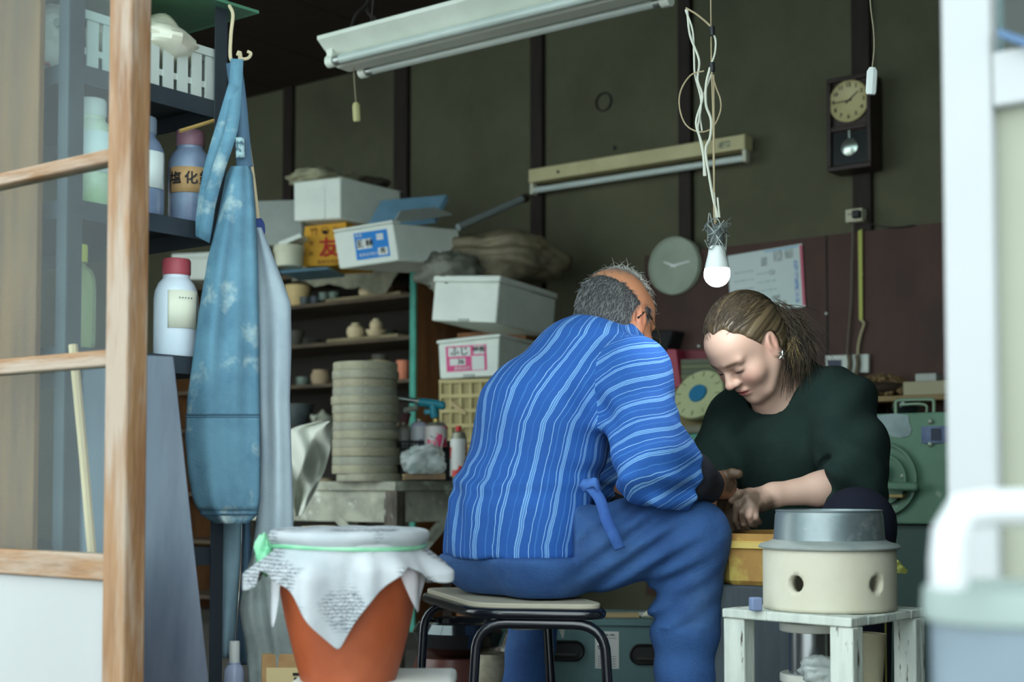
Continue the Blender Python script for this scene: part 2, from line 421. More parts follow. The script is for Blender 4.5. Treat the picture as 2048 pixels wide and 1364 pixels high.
bbox(up1, up1+.75, VF-.002, VF+.002, zb1, 1.99).obj('glass_pane', GLASS, d2, smooth=False)
bbox(up1+.75, up1+.8, VF-.0225, VF+.0225, .02, 2.05).obj('stile', WP, d2, smooth=False)
struct(bbox(up1+.8, U1, VF-.05, VF+.05, 0, 2.05).obj('wall_front.001', PLASTER, smooth=False))
# ================================================================ LEFT: steel shelf, bottles, aprons, jar
BLK = M('black_steel', (44, 52, 60), .5, c2=(56, 64, 70), sc=5, spec=.4)
A0 = P(130, 800, 2.5); A0[2] = 0
sh = thing('steel_shelf', 'black steel shelf unit of bottles behind the glass sliding door', 'shelf', A0)
SL, SW = .363, .88
for (a, b) in [(0, 0), (SL, 0), (0, SW), (SL, SW)]:
    c = A0+V*a-U*b; mb = MB(); dv = 1 if a == 0 else -1; du = 1 if b == 0 else -1
    mb.box(c+V*dv*.015+Z*.99, (.003, .03, 1.98), U, V); mb.box(c-U*du*.015+Z*.99, (.03, .003, 1.98), U, V)
    mb.obj('post', BLK, sh, smooth=False)
ZS = [1.475, 1.23, .967, .60, .15]
for z in ZS:
    mb = MB(); c = A0+V*SL/2-U*SW/2
    mb.box(c+Z*(z-.0015), (SW-.01, SL-.01, .003), U, V)
    mb.box(c+U*(SW/2-.004)+Z*(z-.017), (.003, SL-.008, .034), U, V); mb.box(c-U*(SW/2-.004)+Z*(z-.017), (.003, SL-.008, .034), U, V)
    mb.box(c+V*(SL/2-.004)+Z*(z-.017), (SW-.008, .003, .034), U, V); mb.box(c-V*(SL/2-.004)+Z*(z-.017), (SW-.008, .003, .034), U, V)
    mb.obj('shelf_tray', BLK, sh, smooth=False)
PLY = M('plywood', (122, 80, 42), .7, c2=(98, 62, 32), sc=5, stretch=(5, 5, .5), bump=.1, c3=(76, 58, 40), sc3=2.2, th3=(.6, .72))
c = A0-V*.022-U*(.02+.45)
tag(MB().box(c+Z*1.02, (.84, .012, 2.04), U, V).obj('plywood_sheet', PLY, bevel=.002), 'brown plywood sheet standing behind the glass door panes', 'board')
def on_shelf(t, o, z): return A0+V*t-U*o+Z*z
def bottle(label, c, r, h, body, cap, caph=.028, capr=.62, lab=None, text=None, cat='bottle', neck=.6):
    t = thing('plastic_bottle', label, cat, c)
    hb = h-caph
    MB().lathe([(0, 0), (r*.92, 0), (r, .008), (r, hb*.70), (r*.95, hb*.79), (r*.80, hb*.88), (r*neck, hb*.94), (r*neck, hb), (0, hb)], c, 32).obj('body', body, t)
    MB().lathe([(r*capr, hb-.004), (r*capr*1.04, hb), (r*capr*1.04, h-.004), (r*capr*.96, h), (0, h)], c, 28).obj('cap', cap, t)
    if lab:
        z0, z1, mt, a0, a1 = lab; tocam = nrm(np.array([CAM[0]-c[0], CAM[1]-c[1], 0])); sd = np.cross(Z, tocam); n = 14
        G = [[c+Z*z+(r+.0012)*(tocam*math.cos(q)+sd*math.sin(q)) for q in np.linspace(a0, a1, n)] for z in (z0, z1)]
        lo = MB().grid(G).obj('label', mt, t); solid(lo, .0008, 1)
        if text:
            for (s, q, zc, size) in text:
                dn = tocam*math.cos(q)+sd*math.sin(q); rt = -tocam*math.sin(q)+sd*math.cos(q)
                letter(lo, s, c+Z*zc+dn*(r+.0022), rt, Z, size, M('black_ink', (28, 28, 30), .7), bold=.0006)
    return t
HAZY = M('hazy_blue_plastic', (120, 138, 160), .35, c2=(98, 112, 140), sc=14, spec=.5)
PALEB = M('pale_blue_plastic', (214, 224, 234), .35, c2=(204, 216, 228), sc=6)
KRAFT = M('kraft_label', (186, 150, 104), .8, c2=(170, 132, 88), sc=20)
bottle('blue plastic bottle with a brown label and pinkish cap', on_shelf(.315, .05, ZS[1]), .0435, .187, HAZY, M('dusty_pink_cap', (128, 92, 104), .5), lab=(.058, .108, KRAFT, -1.0, 1.25), text=[('塩', -.62, .084, .026), ('化', .05, .084, .026), ('鉱', .68, .084, .030)])
bottle('white bottle with a green top band behind the upper glass pane', on_shelf(.085, .05, ZS[1]), .041, .2, M('white_green_plastic', (206, 214, 196), .4, c2=(150, 176, 130), sc=9), M('white_cap', (206, 212, 208), .5), lab=(.06, .135, M('white_label', (214, 222, 220), .7, c2=(150, 190, 176), sc=9, th=(.55, .6)), -1.1, 1.1))
bottle('dark blue bottle mostly hidden by the wooden door stile', on_shelf(.198, .05, ZS[1]), .043, .19, HAZY, M('blue_cap', (120, 136, 150), .5), lab=(.05, .12, MATS['white_label'], -1.0, 1.2))
bottle('pale blue bottle with red cap and cream paper label', on_shelf(.288, .055, ZS[2]), .043, .193, PALEB, M('red_cap', (168, 74, 84), .5), lab=(.055, .128, M('cream_label', (226, 226, 206), .8), -.35, 1.1), text=[('. . . . .', .4, .116, .012)])
t = bottle('clear drink bottle with yellow cap behind the door glass', on_shelf(.055, .045, ZS[2]), .033, .19, M('clear_pet', (190, 200, 150), .12, alpha=.45, spec=.6), M('yellow_cap', (206, 206, 96), .5), capr=.5, neck=.45)
# plastic basket with bags on the top shelf
c = A0+V*.2-U*.17; bt = thing('plastic_basket', 'white plastic basket of bags on the top shelf', 'basket', c+Z*ZS[0])
WPL = M('white_plastic', (206, 214, 208), .45, alpha=.85)
z0 = ZS[0]+.001; L_, W_, H_ = .31, .30, .105
mb = MB(); mb.box(c+Z*(z0+.002), (W_-.02, L_-.02, .004), U, V); mb.obj('bottom', WPL, bt, smooth=False)
for (du, dv, lu, lv) in [(W_/2, 0, .006, L_), (-W_/2, 0, .006, L_), (0, L_/2, W_, .006), (0, -L_/2, W_, .006)]:
    MB().box(c+U*du+V*dv+Z*(z0+H_-.008), (lu+.006, lv+.006, .016), U, V).obj('rim', WPL, bt, smooth=False)
    n = 9
    for k in range(n):
        q = (k+.5)/n-.5; cc = c+U*(du if lv > lu else q*lu)+V*(dv if lu > lv else q*lv)
        MB().box(cc+Z*(z0+H_/2-.008), (.004 if lv > lu else .024, .004 if lu > lv else .024, H_-.016), U, V).obj('slat', WPL, bt, smooth=False)
    MB().box(c+U*du*.985+V*dv*.985+Z*(z0+H_*.3), (lu*.6 if lu < .1 else lu, lv*.6 if lv < .1 else lv, .012), U, V).obj('band', WPL, bt, smooth=False)
BAGM = M('clear_bag', (214, 214, 186), .25, c2=(232, 228, 210), sc=8, spec=.6)
v, f = crumple(c+V*.05+U*.06+Z*(z0+.105), (.10, .11, .045), 3, .22, n=36, m=24)
tag(link('plastic_bag', v, f, BAGM), 'cream plastic bag bulging out of the white basket', 'bag')
v, f = crumple(c-V*.14+U*.01+Z*(z0+.07), (.07, .07, .06), 5, .3, n=36, m=24)
tag(link('plastic_bag', v, f, M('white_pink_bag', (222, 216, 206), .4, c2=(204, 120, 110), sc=9, th=(.62, .66))), 'white plastic bag with a red print seen through the door glass', 'bag')
tag(MB().box(c+V*.02+U*.03+Z*(z0+.185), (.34, .40, .006), U, nrm(V+Z*.03), None).obj('glass_sheet', M('green_sheet', (96, 150, 120), .25, alpha=.75, spec=.6)), 'green translucent sheet lying over the bags on the top shelf', 'sheet')
# yellow stick under the top shelf
tag(MB().tube([P(360, 262, 2.74), P(438, 238, 2.80)], .004, 6).obj('bamboo_stick', M('bamboo', (170, 140, 80), .6)), 'thin bamboo stick poking out under the top shelf', 'stick')
# ---------------------------------------------------------------- cloth lofts
def pxloft(rows, n=40, bulge=.035, fold=.006, ff=5, seed=0, m=60, back=.5):
    """closed, folded cloth body: rows of (py, x_left, x_right, depth)"""
    r = np.array(rows, float); ys = np.linspace(r[0, 0], r[-1, 0], m); G = []
    rs = np.random.RandomState(seed); ph = rs.uniform(0, 6.28, 4)
    for y in ys:
        xl, xr, d = [np.interp(y, r[:, 0], r[:, i]) for i in (1, 2, 3)]; ring = []
        yy = (y-ys[0])/(ys[-1]-ys[0])
        for k in range(n):
            a = 2*math.pi*k/n; cs, sn = math.cos(a), math.sin(a)
            s = cs
            fd = fold*(math.sin(ff*s+ph[0]+1.2*yy)+.6*math.sin(2.1*ff*s+ph[1]-2*yy)+.5*math.sin(1.3*ff*s+ph[2]+5*yy))*min(1, .25+yy*1.5)
            dd = d-(bulge*sn if sn > 0 else bulge*back*sn)-(fd if sn >= 0 else -fd*.3)*abs(sn)**.5
            ring.append(P((xl+xr)/2+(xr-xl)/2*cs, y, dd))
        G.append(ring)
    mb = MB(); mb.grid(G, True); nb_ = len(mb.v)
    mb.f.append(tuple(range(n-1, -1, -1))); mb.f.append(tuple(range(nb_-n, nb_)))
    return mb, np.array(G)
DENIM = M('denim_cloth', (98, 140, 160), .85, c2=(78, 116, 138), sc=9, bump=.15, bsc=200, c3=(188, 202, 196), sc3=8, th3=(.56, .72))
DENIMD = M('denim_seam', (58, 88, 108), .85)
PALEC = M('pale_cloth', (186, 204, 212), .85, c2=(168, 188, 200), sc=6, bump=.1, bsc=200)
STRAW = M('cream_cord', (206, 190, 156), .7)
D = 2.70
ap = thing('denim_apron', 'worn blue denim apron with clay smears hanging from the shelf post', 'apron', P(450, 1046, D))
rows = [(332, 462, 500, D+.02), (350, 452, 506, D+.02), (430, 436, 512, D), (520, 415, 516, D), (620, 398, 518, D), (720, 385, 519, D), (800, 374, 520, D), (880, 371, 521, D), (950, 377, 521, D), (1000, 387, 520, D), (1030, 402, 515, D), (1047, 430, 496, D)]
mb, G = pxloft(rows, 48, .036, .0085, 4, 2, 80); mb.obj('body', DENIM, ap, angle=0)
def patch(G, i0, i1, k0, k1, off):
    g = G[i0:i1, k0:k1].copy(); return g+np.array([0, -off, 0])
gp = patch(G, 55, 77, 1, 24, .003); o = MB().grid(gp).obj('pocket', DENIM, ap, angle=0); solid(o, .002, 0)
MB().tube(list(gp[0]+np.array([0, -.001, 0])), .0018, 5).obj('stitching', DENIMD, ap)
MB().tube(list(gp[1]+np.array([0, -.001, 0.004])), .0012, 5).obj('stitching', DENIMD, ap)
MB().tube(list(G[77, 0:24]+np.array([0, -.002, 0])), .0018, 5).obj('hem', DENIMD, ap)
def strap(pts, w_, name, mat, par, n=24):
    q = [P(*a) for a in pts]; q = curve_pts(q, n); sd = []
    L0 = []; R0 = []
    for i, p in enumerate(q):
        tt = nrm(q[min(i+1, len(q)-1)]-q[max(i-1, 0)]); s = np.cross(tt, np.array([0, 1., 0.2])); s = nrm(s)
        L0.append(p-s*w_/2); R0.append(p+s*w_/2)
    o = MB().grid([L0, R0]).obj(name, mat, par, angle=0); solid(o, .003, 0); return o
strap([(474, 118, D), (470, 200, D), (463, 260, D-.01), (440, 330, D-.02), (418, 410, D-.02), (408, 480, D-.01), (404, 440, D), (420, 340, D), (446, 250, D), (470, 170, D)], .024, 'strap', DENIM, ap)
strap([(468, 125, D+.01), (478, 210, D), (486, 300, D), (490, 335, D)], .03, 'strap', M('denim_inner', (70, 96, 118), .85), ap)
o = strap([(480, 275, D-.012), (481, 315, D-.012)], .016, 'woven_tag', M('woven_tag', (150, 176, 180), .8, c2=(70, 96, 108), sc=90, th=(.5, .56)), ap, 6)
MB().tube(curve_pts([P(459, 12, 2.76), P(466, 30, 2.74), P(462, 70, 2.74), P(461, 115, 2.74), P(470, 128, D)], 20), .0035, 6).obj('hanging_hook', STRAW, ap)
aq = thing('cloth_apron', 'pale blue grey cotton apron hanging beside the denim apron', 'apron', P(550, 1080, 2.8))
rows = [(455, 509, 524, 2.80), (490, 510, 538, 2.80), (560, 512, 565, 2.8), (608, 513, 582, 2.8), (700, 515, 583, 2.8), (800, 517, 580, 2.8), (900, 520, 583, 2.8), (1000, 516, 586, 2.8), (1060, 510, 587, 2.8), (1130, 500, 580, 2.82), (1190, 496, 575, 2.84)]
mb, G = pxloft(rows, 40, .035, .007, 3, 6, 60); mb.obj('body', PALEC, aq, angle=0)
v, f = crumple(P(518, 462, 2.79), (.012, .012, .024), 4, .2, n=16, m=10); link('gathered_top', v, f, M('blue_cloth', (50, 70, 128), .8), aq)
MB().tube(curve_pts([P(476, 112, 2.78), P(480, 108, 2.78), P(484, 170, 2.78), P(496, 280, 2.78), (P(508, 370, 2.78)), P(516, 438, 2.79)], 30), .0045, 6).obj('cord', STRAW, aq)
MB().tube(curve_pts([P(478, 112, 2.78), P(486, 118, 2.78), P(497, 116, 2.78), P(502, 107, 2.78), P(495, 103, 2.78)], 16), .0032, 6).obj('hanging_hook', STRAW, aq)
MB().tube(curve_pts([P(488, 200, 2.78), P(498, 300, 2.785), P(507, 400, 2.79), P(515, 436, 2.79)], 16), .004, 6).obj('cord', STRAW, aq)
rows = [(1030, 436, 484, 2.82), (1100, 436, 482, 2.82), (1200, 432, 476, 2.82), (1260, 430, 472, 2.82), (1300, 434, 468, 2.82), (1316, 442, 460, 2.82)]
mb, G = pxloft(rows, 28, .02, .003, 3, 9, 30)
tag(mb.obj('trouser_leg', M('faded_denim', (138, 168, 180), .85, c2=(120, 150, 164), sc=8, c3=(150, 140, 120), sc3=6, th3=(.62, .72)), angle=0), 'faded denim strip hanging below the denim apron', 'cloth')
rows = [(1040, 484, 500, 2.84), (1150, 482, 504, 2.84), (1290, 470, 520, 2.84), (1330, 480, 515, 2.84)]
mb, G = pxloft(rows, 28, .03, .006, 4, 11, 30)
tag(mb.obj('blue_rag', M('mid_denim', (86, 116, 138), .85, c2=(64, 92, 112), sc=8), angle=0), 'darker blue rag hanging between the aprons and the jar', 'cloth')
rows = [(1105, 505, 535, 2.73), (1150, 490, 560, 2.72), (1220, 478, 590, 2.72), (1300, 492, 600, 2.73), (1408, 500, 590, 2.73)]
mb, G = pxloft(rows, 40, .03, .012, 5, 13, 36)
tag(mb.obj('grey_rag', M('grey_rag_cloth', (150, 162, 160), .85, c2=(112, 122, 120), sc=8), angle=0), 'grey rag bunched behind the left side of the terracotta jar', 'cloth')
# ---------------------------------------------------------------- leaning boards
LB = M('slate_board', (88, 94, 106), .5, c2=(66, 72, 86), sc=3, stretch=(4, 4, .7), c3=(128, 130, 128), sc3=7, th3=(.66, .76))
q = [P(165, 1800, 2.42), P(470, 1845, 2.34), P(348, 712, 2.50), P(165, 705, 2.53)]
tag(MB().slab(q, np.array([-.012, .018, 0])).obj('leaning_board', LB, bevel=.003), 'slate grey board leaning under the bottle shelf by the door', 'board')
tag(MB().tube([P(146, 690, 2.47), P(166, 900, 2.44), P(196, 1250, 2.40)], .008, 8).obj('wooden_stick', M('pale_stick', (206, 168, 132), .7)), 'thin wooden stick leaning behind the lower door glass', 'stick')
# ---------------------------------------------------------------- low bench with small bottles
zbn = .30
c = P(572, 1300, 2.80); c[2] = 0
bn = thing('low_bench', 'low wooden bench half hidden behind the terracotta jar', 'bench', c)
MB().box(c+Z*(zbn-.015), (.27, .22, .03)).obj('top', DARKWOOD, bn, bevel=.003)
for sx in (-.11, .11):
    for sy in (-.07, .07): MB().box(c+np.array([sx, sy, (zbn-.03)/2]), (.035, .035, zbn-.03)).obj('leg', DARKWOOD, bn, smooth=False)
cc = c+np.array([.03, -.055, 0]); ct = thing('carton', 'small brown carton marked with one black character beside the jar', 'box', cc+Z*zbn)
MB().box(cc+Z*(zbn+.05), (.12, .1, .10)).obj('body', KRAFT, ct, bevel=.002)
plate(ct, 'white_panel', cc+np.array([.0, -.051, zbn+.05]), [1., 0, 0], Z, .1, .05, M('cream_paper', (220, 200, 150), .8))
letter(ct, '丸', cc+np.array([.02, -.053, zbn+.05]), np.array([1., 0, 0]), Z, .045, M('black_ink', (28, 28, 30), .7), bold=.001)
bottle('small spray bottle with white nozzle left of the jar', c+np.array([-.09, -.06, zbn]), .02, .12, M('lilac_plastic', (160, 170, 196), .3), MATS['white_cap'], caph=.04, capr=.5)
bottle('lilac bottle standing behind the small carton', c+np.array([-.05, .04, zbn]), .028, .16, MATS['lilac_plastic'], M('grey_cap', (130, 130, 136), .5))
# ---------------------------------------------------------------- terracotta jar
D = 2.30; jc = P(697, 1358, D); zj = jc[2]
st = thing('step_stool', 'white plastic step stool carrying the terracotta jar', 'stool', np.array([jc[0], jc[1], 0]))
WST = M('white_step', (214, 216, 206), .5, c2=(200, 204, 196), sc=4)
MB().box(jc+np.array([.04, .02, -.0125]), (.26, .24, .025)).obj('top', WST, st, bevel=.008)
for sx in (-.1, .1):
    for sy in (-.09, .09): MB().box(np.array([jc[0]+.04+sx, jc[1]+.02+sy, (zj-.025)/2]), (.035, .035, zj-.025)).obj('leg', WST, st, bevel=.004)
jar = thing('terracotta_jar', 'big terracotta jar wrapped with newspaper and green tape', 'jar', jc)
TER = M('terracotta', (146, 70, 36), .55, c2=(126, 58, 28), sc=4, bump=.08, bsc=60, c3=(156, 84, 52), sc3=3, th3=(.55, .75))
k = D/FPX
prof = [(0, 0), (95*k, 0), (98*k, .008), (112*k, .05), (127*k, .10), (139*k, .15), (143*k, .185), (140*k, .205), (134*k, .218), (140*k, .228), (140*k, .236), (126*k, .236), (122*k, .20), (0, .19)]
MB().lathe(prof, jc, 56).obj('body', TER, jar)
RR = 158*k
def cover(hemf, rad0, seed, n=120, m=34, amp=.010, zt=.245, flare=.042):
    G = []; rs = np.random.RandomState(seed); ph = rs.uniform(0, 6.28, 6)
    for i in range(m):
        s = i/(m-1); ring = []
        for q in range(n):
            a = 2*math.pi*q/n; L_ = hemf(a)
            pl = math.sin(7*a+ph[0])+.7*math.sin(12*a+ph[1])+.5*math.sin(19*a+ph[2])
            if s < .3: r = rad0*(s/.3); z = zt+.004*math.sin(9*a)*s-.004*(s/.3)**6
            else:
                w_ = (s-.3)/.7; l = L_*w_
                rp = min(1, max(0, (l-.03)/.035)); roll = math.sin(math.pi*min(1, l/.026))*.006
                r = rad0*(1.0-.05*min(1, l/.026))+roll+amp*pl*rp*(.6+.4*abs(math.sin(3*a)))+flare*rp*(.45+.55*abs(math.sin(a*1.5+ph[3])))*(1-.55*math.exp(-((a-1.5*math.pi)/.5)**2))
                z = zt-.004-l*(.96-.1*math.sin(5*a+ph[4]))
            ring.append(jc+np.array([r*math.cos(a), r*math.sin(a), z]))
        G.append(ring)
    return G
def hem(a):                           # one square corner hangs down in front
    d = (a-1.5*math.pi+math.pi) % (2*math.pi)-math.pi
    return max(.075+.02*math.sin(3*a+1), .178-.16*abs(d)) if abs(d) < 1.0 else .072+.022*math.sin(4*a)+.03*math.exp(-((d-1.25)/.25)**2)
def news_mat():
    mt = M('newsprint', (160, 165, 168), .8, c2=(142, 150, 154), sc=9, bump=.2, bsc=22); nt = mt.node_tree; N = nt.nodes; L = nt.links; b = N['Principled BSDF']; src = b.inputs['Base Color'].links[0].from_socket
    tc = N.new('ShaderNodeTexCoord'); wv = N.new('ShaderNodeTexWave'); wv.inputs['Scale'].default_value = 55; wv.inputs['Distortion'].default_value = 6; wv.inputs['Detail'].default_value = 3; wv.inputs['Detail Scale'].default_value = 4; wv.bands_direction = 'Z'; L.new(tc.outputs['Object'], wv.inputs['Vector'])
    nz = N.new('ShaderNodeTexNoise'); nz.inputs['Scale'].default_value = 13; nz.inputs['Detail'].default_value = 1; L.new(tc.outputs['Object'], nz.inputs['Vector'])
    def mr(s, a, c): m = N.new('ShaderNodeMapRange'); m.inputs[1].default_value = a; m.inputs[2].default_value = c; L.new(s, m.inputs[0]); return m.outputs[0]
    a = mr(nz.outputs[0], .50, .57); c = mr(wv.outputs['Fac'], .45, .62); m1 = N.new('ShaderNodeMath'); m1.operation = 'MULTIPLY'; L.new(a, m1.inputs[0]); L.new(c, m1.inputs[1]); m2 = N.new('ShaderNodeMath'); m2.operation = 'MULTIPLY'; L.new(m1.outputs[0], m2.inputs[0]); m2.inputs[1].default_value = .75
    mx = N.new('ShaderNodeMix'); mx.data_type = 'RGBA'; L.new(m2.outputs[0], mx.inputs[0]); L.new(src, mx.inputs[6]); mx.inputs[7].default_value = lin((58, 66, 72)); L.new(mx.outputs[2], b.inputs['Base Color']); return mt
NEWS = news_mat() if True else M('newsprint', (176, 181, 183), .8, c2=(150, 158, 162), sc=12, c3=(70, 78, 84), sc3=16, th3=(.62, .67), bump=.15, bsc=25)
o = MB().grid(cover(hem, RR, 1, amp=.0085), True).obj('newspaper_cover', NEWS, jar, angle=0); solid(o, .0012, 1); subsurf(o, 1)
CLEARF = M('clear_film', (236, 238, 244), .12, alpha=.3, spec=.8)
o = MB().grid(cover(lambda a: .022+.118*math.exp(-((((a-5.75+math.pi) % (2*math.pi))-math.pi)/.26)**2)+.115*math.exp(-((((a-3.75+math.pi) % (2*math.pi))-math.pi)/.2)**2), RR*.95, 4, amp=.004, zt=.238, flare=.022), True).obj('plastic_film', CLEARF, jar, angle=0); solid(o, .0006, 0)
GRT = M('green_tape', (96, 166, 126), .4, c2=(128, 184, 150), sc=20)
mb = MB(); ring = [jc+np.array([(RR*.958)*math.cos(a), (RR*.958)*math.sin(a), .2155+.002*math.sin(a*2)]) for a in np.linspace(0, 2*math.pi, 64, endpoint=False)]
mb.tube(ring, .0038, 8, closed=True); mb.obj('tape_band', GRT, jar)
v, f = crumple(jc+np.array([-RR*1.03, -.03, .205]), (.014, .014, .03), 8, .45, 6, n=20, m=14); link('tape_knot', v, f, GRT, jar)
# ================================================================ BACK: lamps, clocks, cabinet, boxes, table
WENAM = M('white_enamel', (236, 238, 226), .4, c2=(222, 226, 212), sc=3, spec=.5)
TUBEM = M('lamp_glass', (206, 214, 206), .2, c2=(186, 196, 190), sc=2, spec=.6)
CAPM = M('alu_cap', (170, 174, 170), .35, .8)
# ---- hanging twin fluorescent lamp (switched off)
LC = P(735, 140, 4.85)+V*(-.078)+U*.585
LB_ = 1.25
fx = thing('fluorescent_lamp', 'white twin tube fluorescent lamp hanging from the ceiling, switched off', 'lamp', LC)
sec = [(-.125, .075), (-.125, .062), (-.03, -.012), (.03, -.012), (.125, .062), (.125, .075)]
mb = MB(); a = [LC-U*LB_/2+V*x+Z*y for x, y in sec]; b = [LC+U*LB_/2+V*x+Z*y for x, y in sec]
mb.add(a+b, [(5, 4, 3, 2, 1, 0), (6, 7, 8, 9, 10, 11)]+[(i, (i+1) % 6, (i+1) % 6+6, i+6) for i in range(6)])
mb.obj('housing', WENAM, fx, smooth=False, bevel=.003)
for s in (-1, 1):
    tb = MB().tube([LC+V*s*.078-U*.575-Z*.004, LC+V*s*.078+U*.575-Z*.004], .0155, 16).obj('tube', TUBEM, fx)
    for e in (-1, 1):
        MB().tube([LC+V*s*.078+U*e*.560-Z*.004, LC+V*s*.078+U*e*.587-Z*.004], .0165, 14).obj('end_cap', CAPM, tb)
        hb = MB(); hb.tube([LC+V*s*.078+U*e*.585-Z*.004, LC+V*s*.078+U*e*.615-Z*.004], .021, 14); hb.box(LC+V*s*.075+U*e*.60+Z*.02, (.026, .03, .05), U, V)
        hb.obj('socket', WENAM, fx)
    MB().lathe([(0, 0), (.012, 0), (.012, .002), (0, .002)], LC+U*s*.45+V*.052+Z*.008, 12, nrm(V-Z*1.2)).obj('knockout_hole', M('dark_hole', (20, 20, 20), .9), fx)
for e in (-.5, .5):
    MB().tube([LC+U*e*1.0+Z*.07, LC+U*e*.9+V*.03+Z*(ZC-LC[2])], .004, 6).obj('hanger_wire', M('dark_wire', (44, 38, 34), .7), fx)
MB().tube(curve_pts([P(708, 92, 4.80), P(700, 70, 4.82), P(712, 30, 4.84), P(735, 5, 4.86), P(760, -60, 4.9)], 20), .006, 6).obj('cable', MATS['dark_wire'], fx)
MB().tube(curve_pts([P(712, 95, 4.8), P(735, 70, 4.82), P(752, 40, 4.84), P(735, 20, 4.86), P(742, -50, 4.9)], 20), .006, 6).obj('cable', MATS['dark_wire'], fx)
def pull_switch(label, pts, top, bot, d, mat, wr=.0022, hw=.010):
    t = thing('pull_switch', label, 'switch', P(bot[0], bot[1], d))
    MB().tube(curve_pts([P(x, y, d) for x, y in pts], 20), wr, 6).obj('cord', M('dusty_cord', (150, 140, 116), .8), t)
    a, b = P(top[0], top[1], d), P(bot[0], bot[1], d)
    MB().lathe([(0, 0), (hw*.8, 0), (hw, .006), (hw, .85*np.linalg.norm(a-b)), (hw*.6, np.linalg.norm(a-b)), (0, np.linalg.norm(a-b))], b, 8, a-b, sy=.7).obj('grip', mat, t, angle=25)
pull_switch('yellowed pull cord switch hanging below the twin tube lamp', [(712, 92), (708, 120), (708, 150), (710, 180), (712, 206)], (712, 205), (714, 243), 4.78, M('yellowed_plastic', (190, 180, 128), .5), hw=.013)
pull_switch('white pull cord switch hanging in front of the pendulum clock', [(1738, -60), (1741, 10), (1747, 60), (1748, 100), (1744, 138)], (1745, 135), (1742, 189), 3.5, M('white_grip', (226, 230, 226), .5), .0018, .0135)
# ---- single tube lamp on the back wall
a, b = PV(1064, 366, VB-.08), PV(1496, 283, VB-.08); zl = (a[2]+b[2])/2; ua, ub = a@U, b@U
CREAM = M('cream_enamel', (206, 194, 150), .5, c2=(190, 178, 134), sc=4)
wl = thing('fluorescent_lamp', 'cream single tube fluorescent lamp on the plaster wall', 'lamp', B((ua+ub)/2, VB-.05, zl))
bbox(ua, ub, VB-.11, VB-.035, zl-.02, zl+.045).obj('housing', CREAM, wl, bevel=.004)
for (q, s) in ((ua, 1), (ub, -1)): bbox(min(q, q+s*.02), max(q, q+s*.02), VB-.10, VB-.06, zl-.075, zl-.02).obj('socket', M('old_white', (206, 202, 180), .5), wl, bevel=.003)
MB().tube([B(ua+.02, VB-.08, zl-.055), B(ub-.02, VB-.08, zl-.055)], .0155, 14).obj('tube', TUBEM, wl)
plate(wl, 'rating_plate', B(ub-.1, VB-.1105, zl+.012), U, Z, .06, .03, M('grey_print', (120, 124, 100), .7, c2=(190, 184, 150), sc=60))
MB().ball(B(ua+.18, VB-.112, zl+.01), .008, 8, 6).obj('screw_knob', M('dark_knob', (60, 56, 46), .6), wl)
# ---- pendulum clock
CLW = M('clock_wood', (52, 36, 30), .45, c2=(38, 26, 22), sc=4, stretch=(4, 4, .6))
v0, v1 = VB-.15, VB-.03
cu0, cu1 = PV(1653, 240, v0)@U, PV(1741, 240, v0)@U; cz0, cz1 = PV(1700, 338, v0)[2], PV(1700, 150, v0)[2]; cm = (cu0+cu1)/2
ck = thing('pendulum_clock', 'dark wooden pendulum wall clock with cream dial', 'clock', B(cm, v1, cz0))
bbox(cu0, cu1, v0+.02, v1, cz0, cz1).obj('case', CLW, ck, bevel=.006)
for z0, z1, u0_, u1_ in [(cz0, cz0+.02, cu0, cu1), (cz1-.02, cz1, cu0, cu1), (cz0+.02, cz1-.02, cu0, cu0+.018), (cz0+.02, cz1-.02, cu1-.018, cu1), (cz0+.165, cz0+.185, cu0+.018, cu1-.018)]:
    bbox(u0_, u1_, v0, v0+.022, z0, z1).obj('frame_bar', CLW, ck, bevel=.003)
dc = B(cm, v0+.012, PV(1702, 200, v0)[2]); R_ = .088
dl = MB().lathe([(0, 0), (R_, 0), (R_, .006), (R_-.006, .010), (R_-.01, .007), (0, .007)], dc, 40, -V).obj('dial', M('aged_dial', (200, 186, 136), .4, c2=(180, 164, 114), sc=5), ck)
INK = M('black_ink', (28, 28, 30), .7)
for i, s in enumerate(['12', '1', '2', '3', '4', '5', '6', '7', '8', '9', '10', '11']):
    a = math.radians(90-30*i); letter(dl, s, dc-V*.0085+(U*math.cos(a)+Z*math.sin(a))*R_*.76, U, Z, .024, INK, 'numeral', bold=.0006)
def hand(par, c, ang, ln, wd, mat, off, nm='clock_hand'):
    dr = U*math.cos(math.radians(ang))+Z*math.sin(math.radians(ang)); sd = np.cross(dr, -V)
    MB().slab([c-V*off-sd*wd-dr*.015, c-V*off+dr*ln-sd*wd*.5, c-V*off+dr*ln+sd*wd*.5, c-V*off+sd*wd-dr*.015], V*.0012).obj(nm, mat, par, smooth=False)
hand(ck, dc, 38, .055, .003, INK, .012); hand(ck, dc, 182, .068, .0025, INK, .014)
pz = cz0+.095
bbox(cu0+.022, cu1-.022, v0+.012, v0+.016, cz0+.025, cz0+.16).obj('window_backing', M('dark_glass', (22, 24, 24), .2, spec=.5), ck, smooth=False)
pd = MB().lathe([(0, 0), (.036, 0), (.036, .004), (.02, .010), (0, .012)], B(cm, v0+.010, pz), 28, -V).obj('pendulum_bob', M('bright_metal', (190, 200, 190), .25, .9), ck)
MB().box(B(cm, v0+.008, pz+.05), (.006, .003, .06), U, V).obj('pendulum_rod', MATS['bright_metal'], ck, smooth=False)
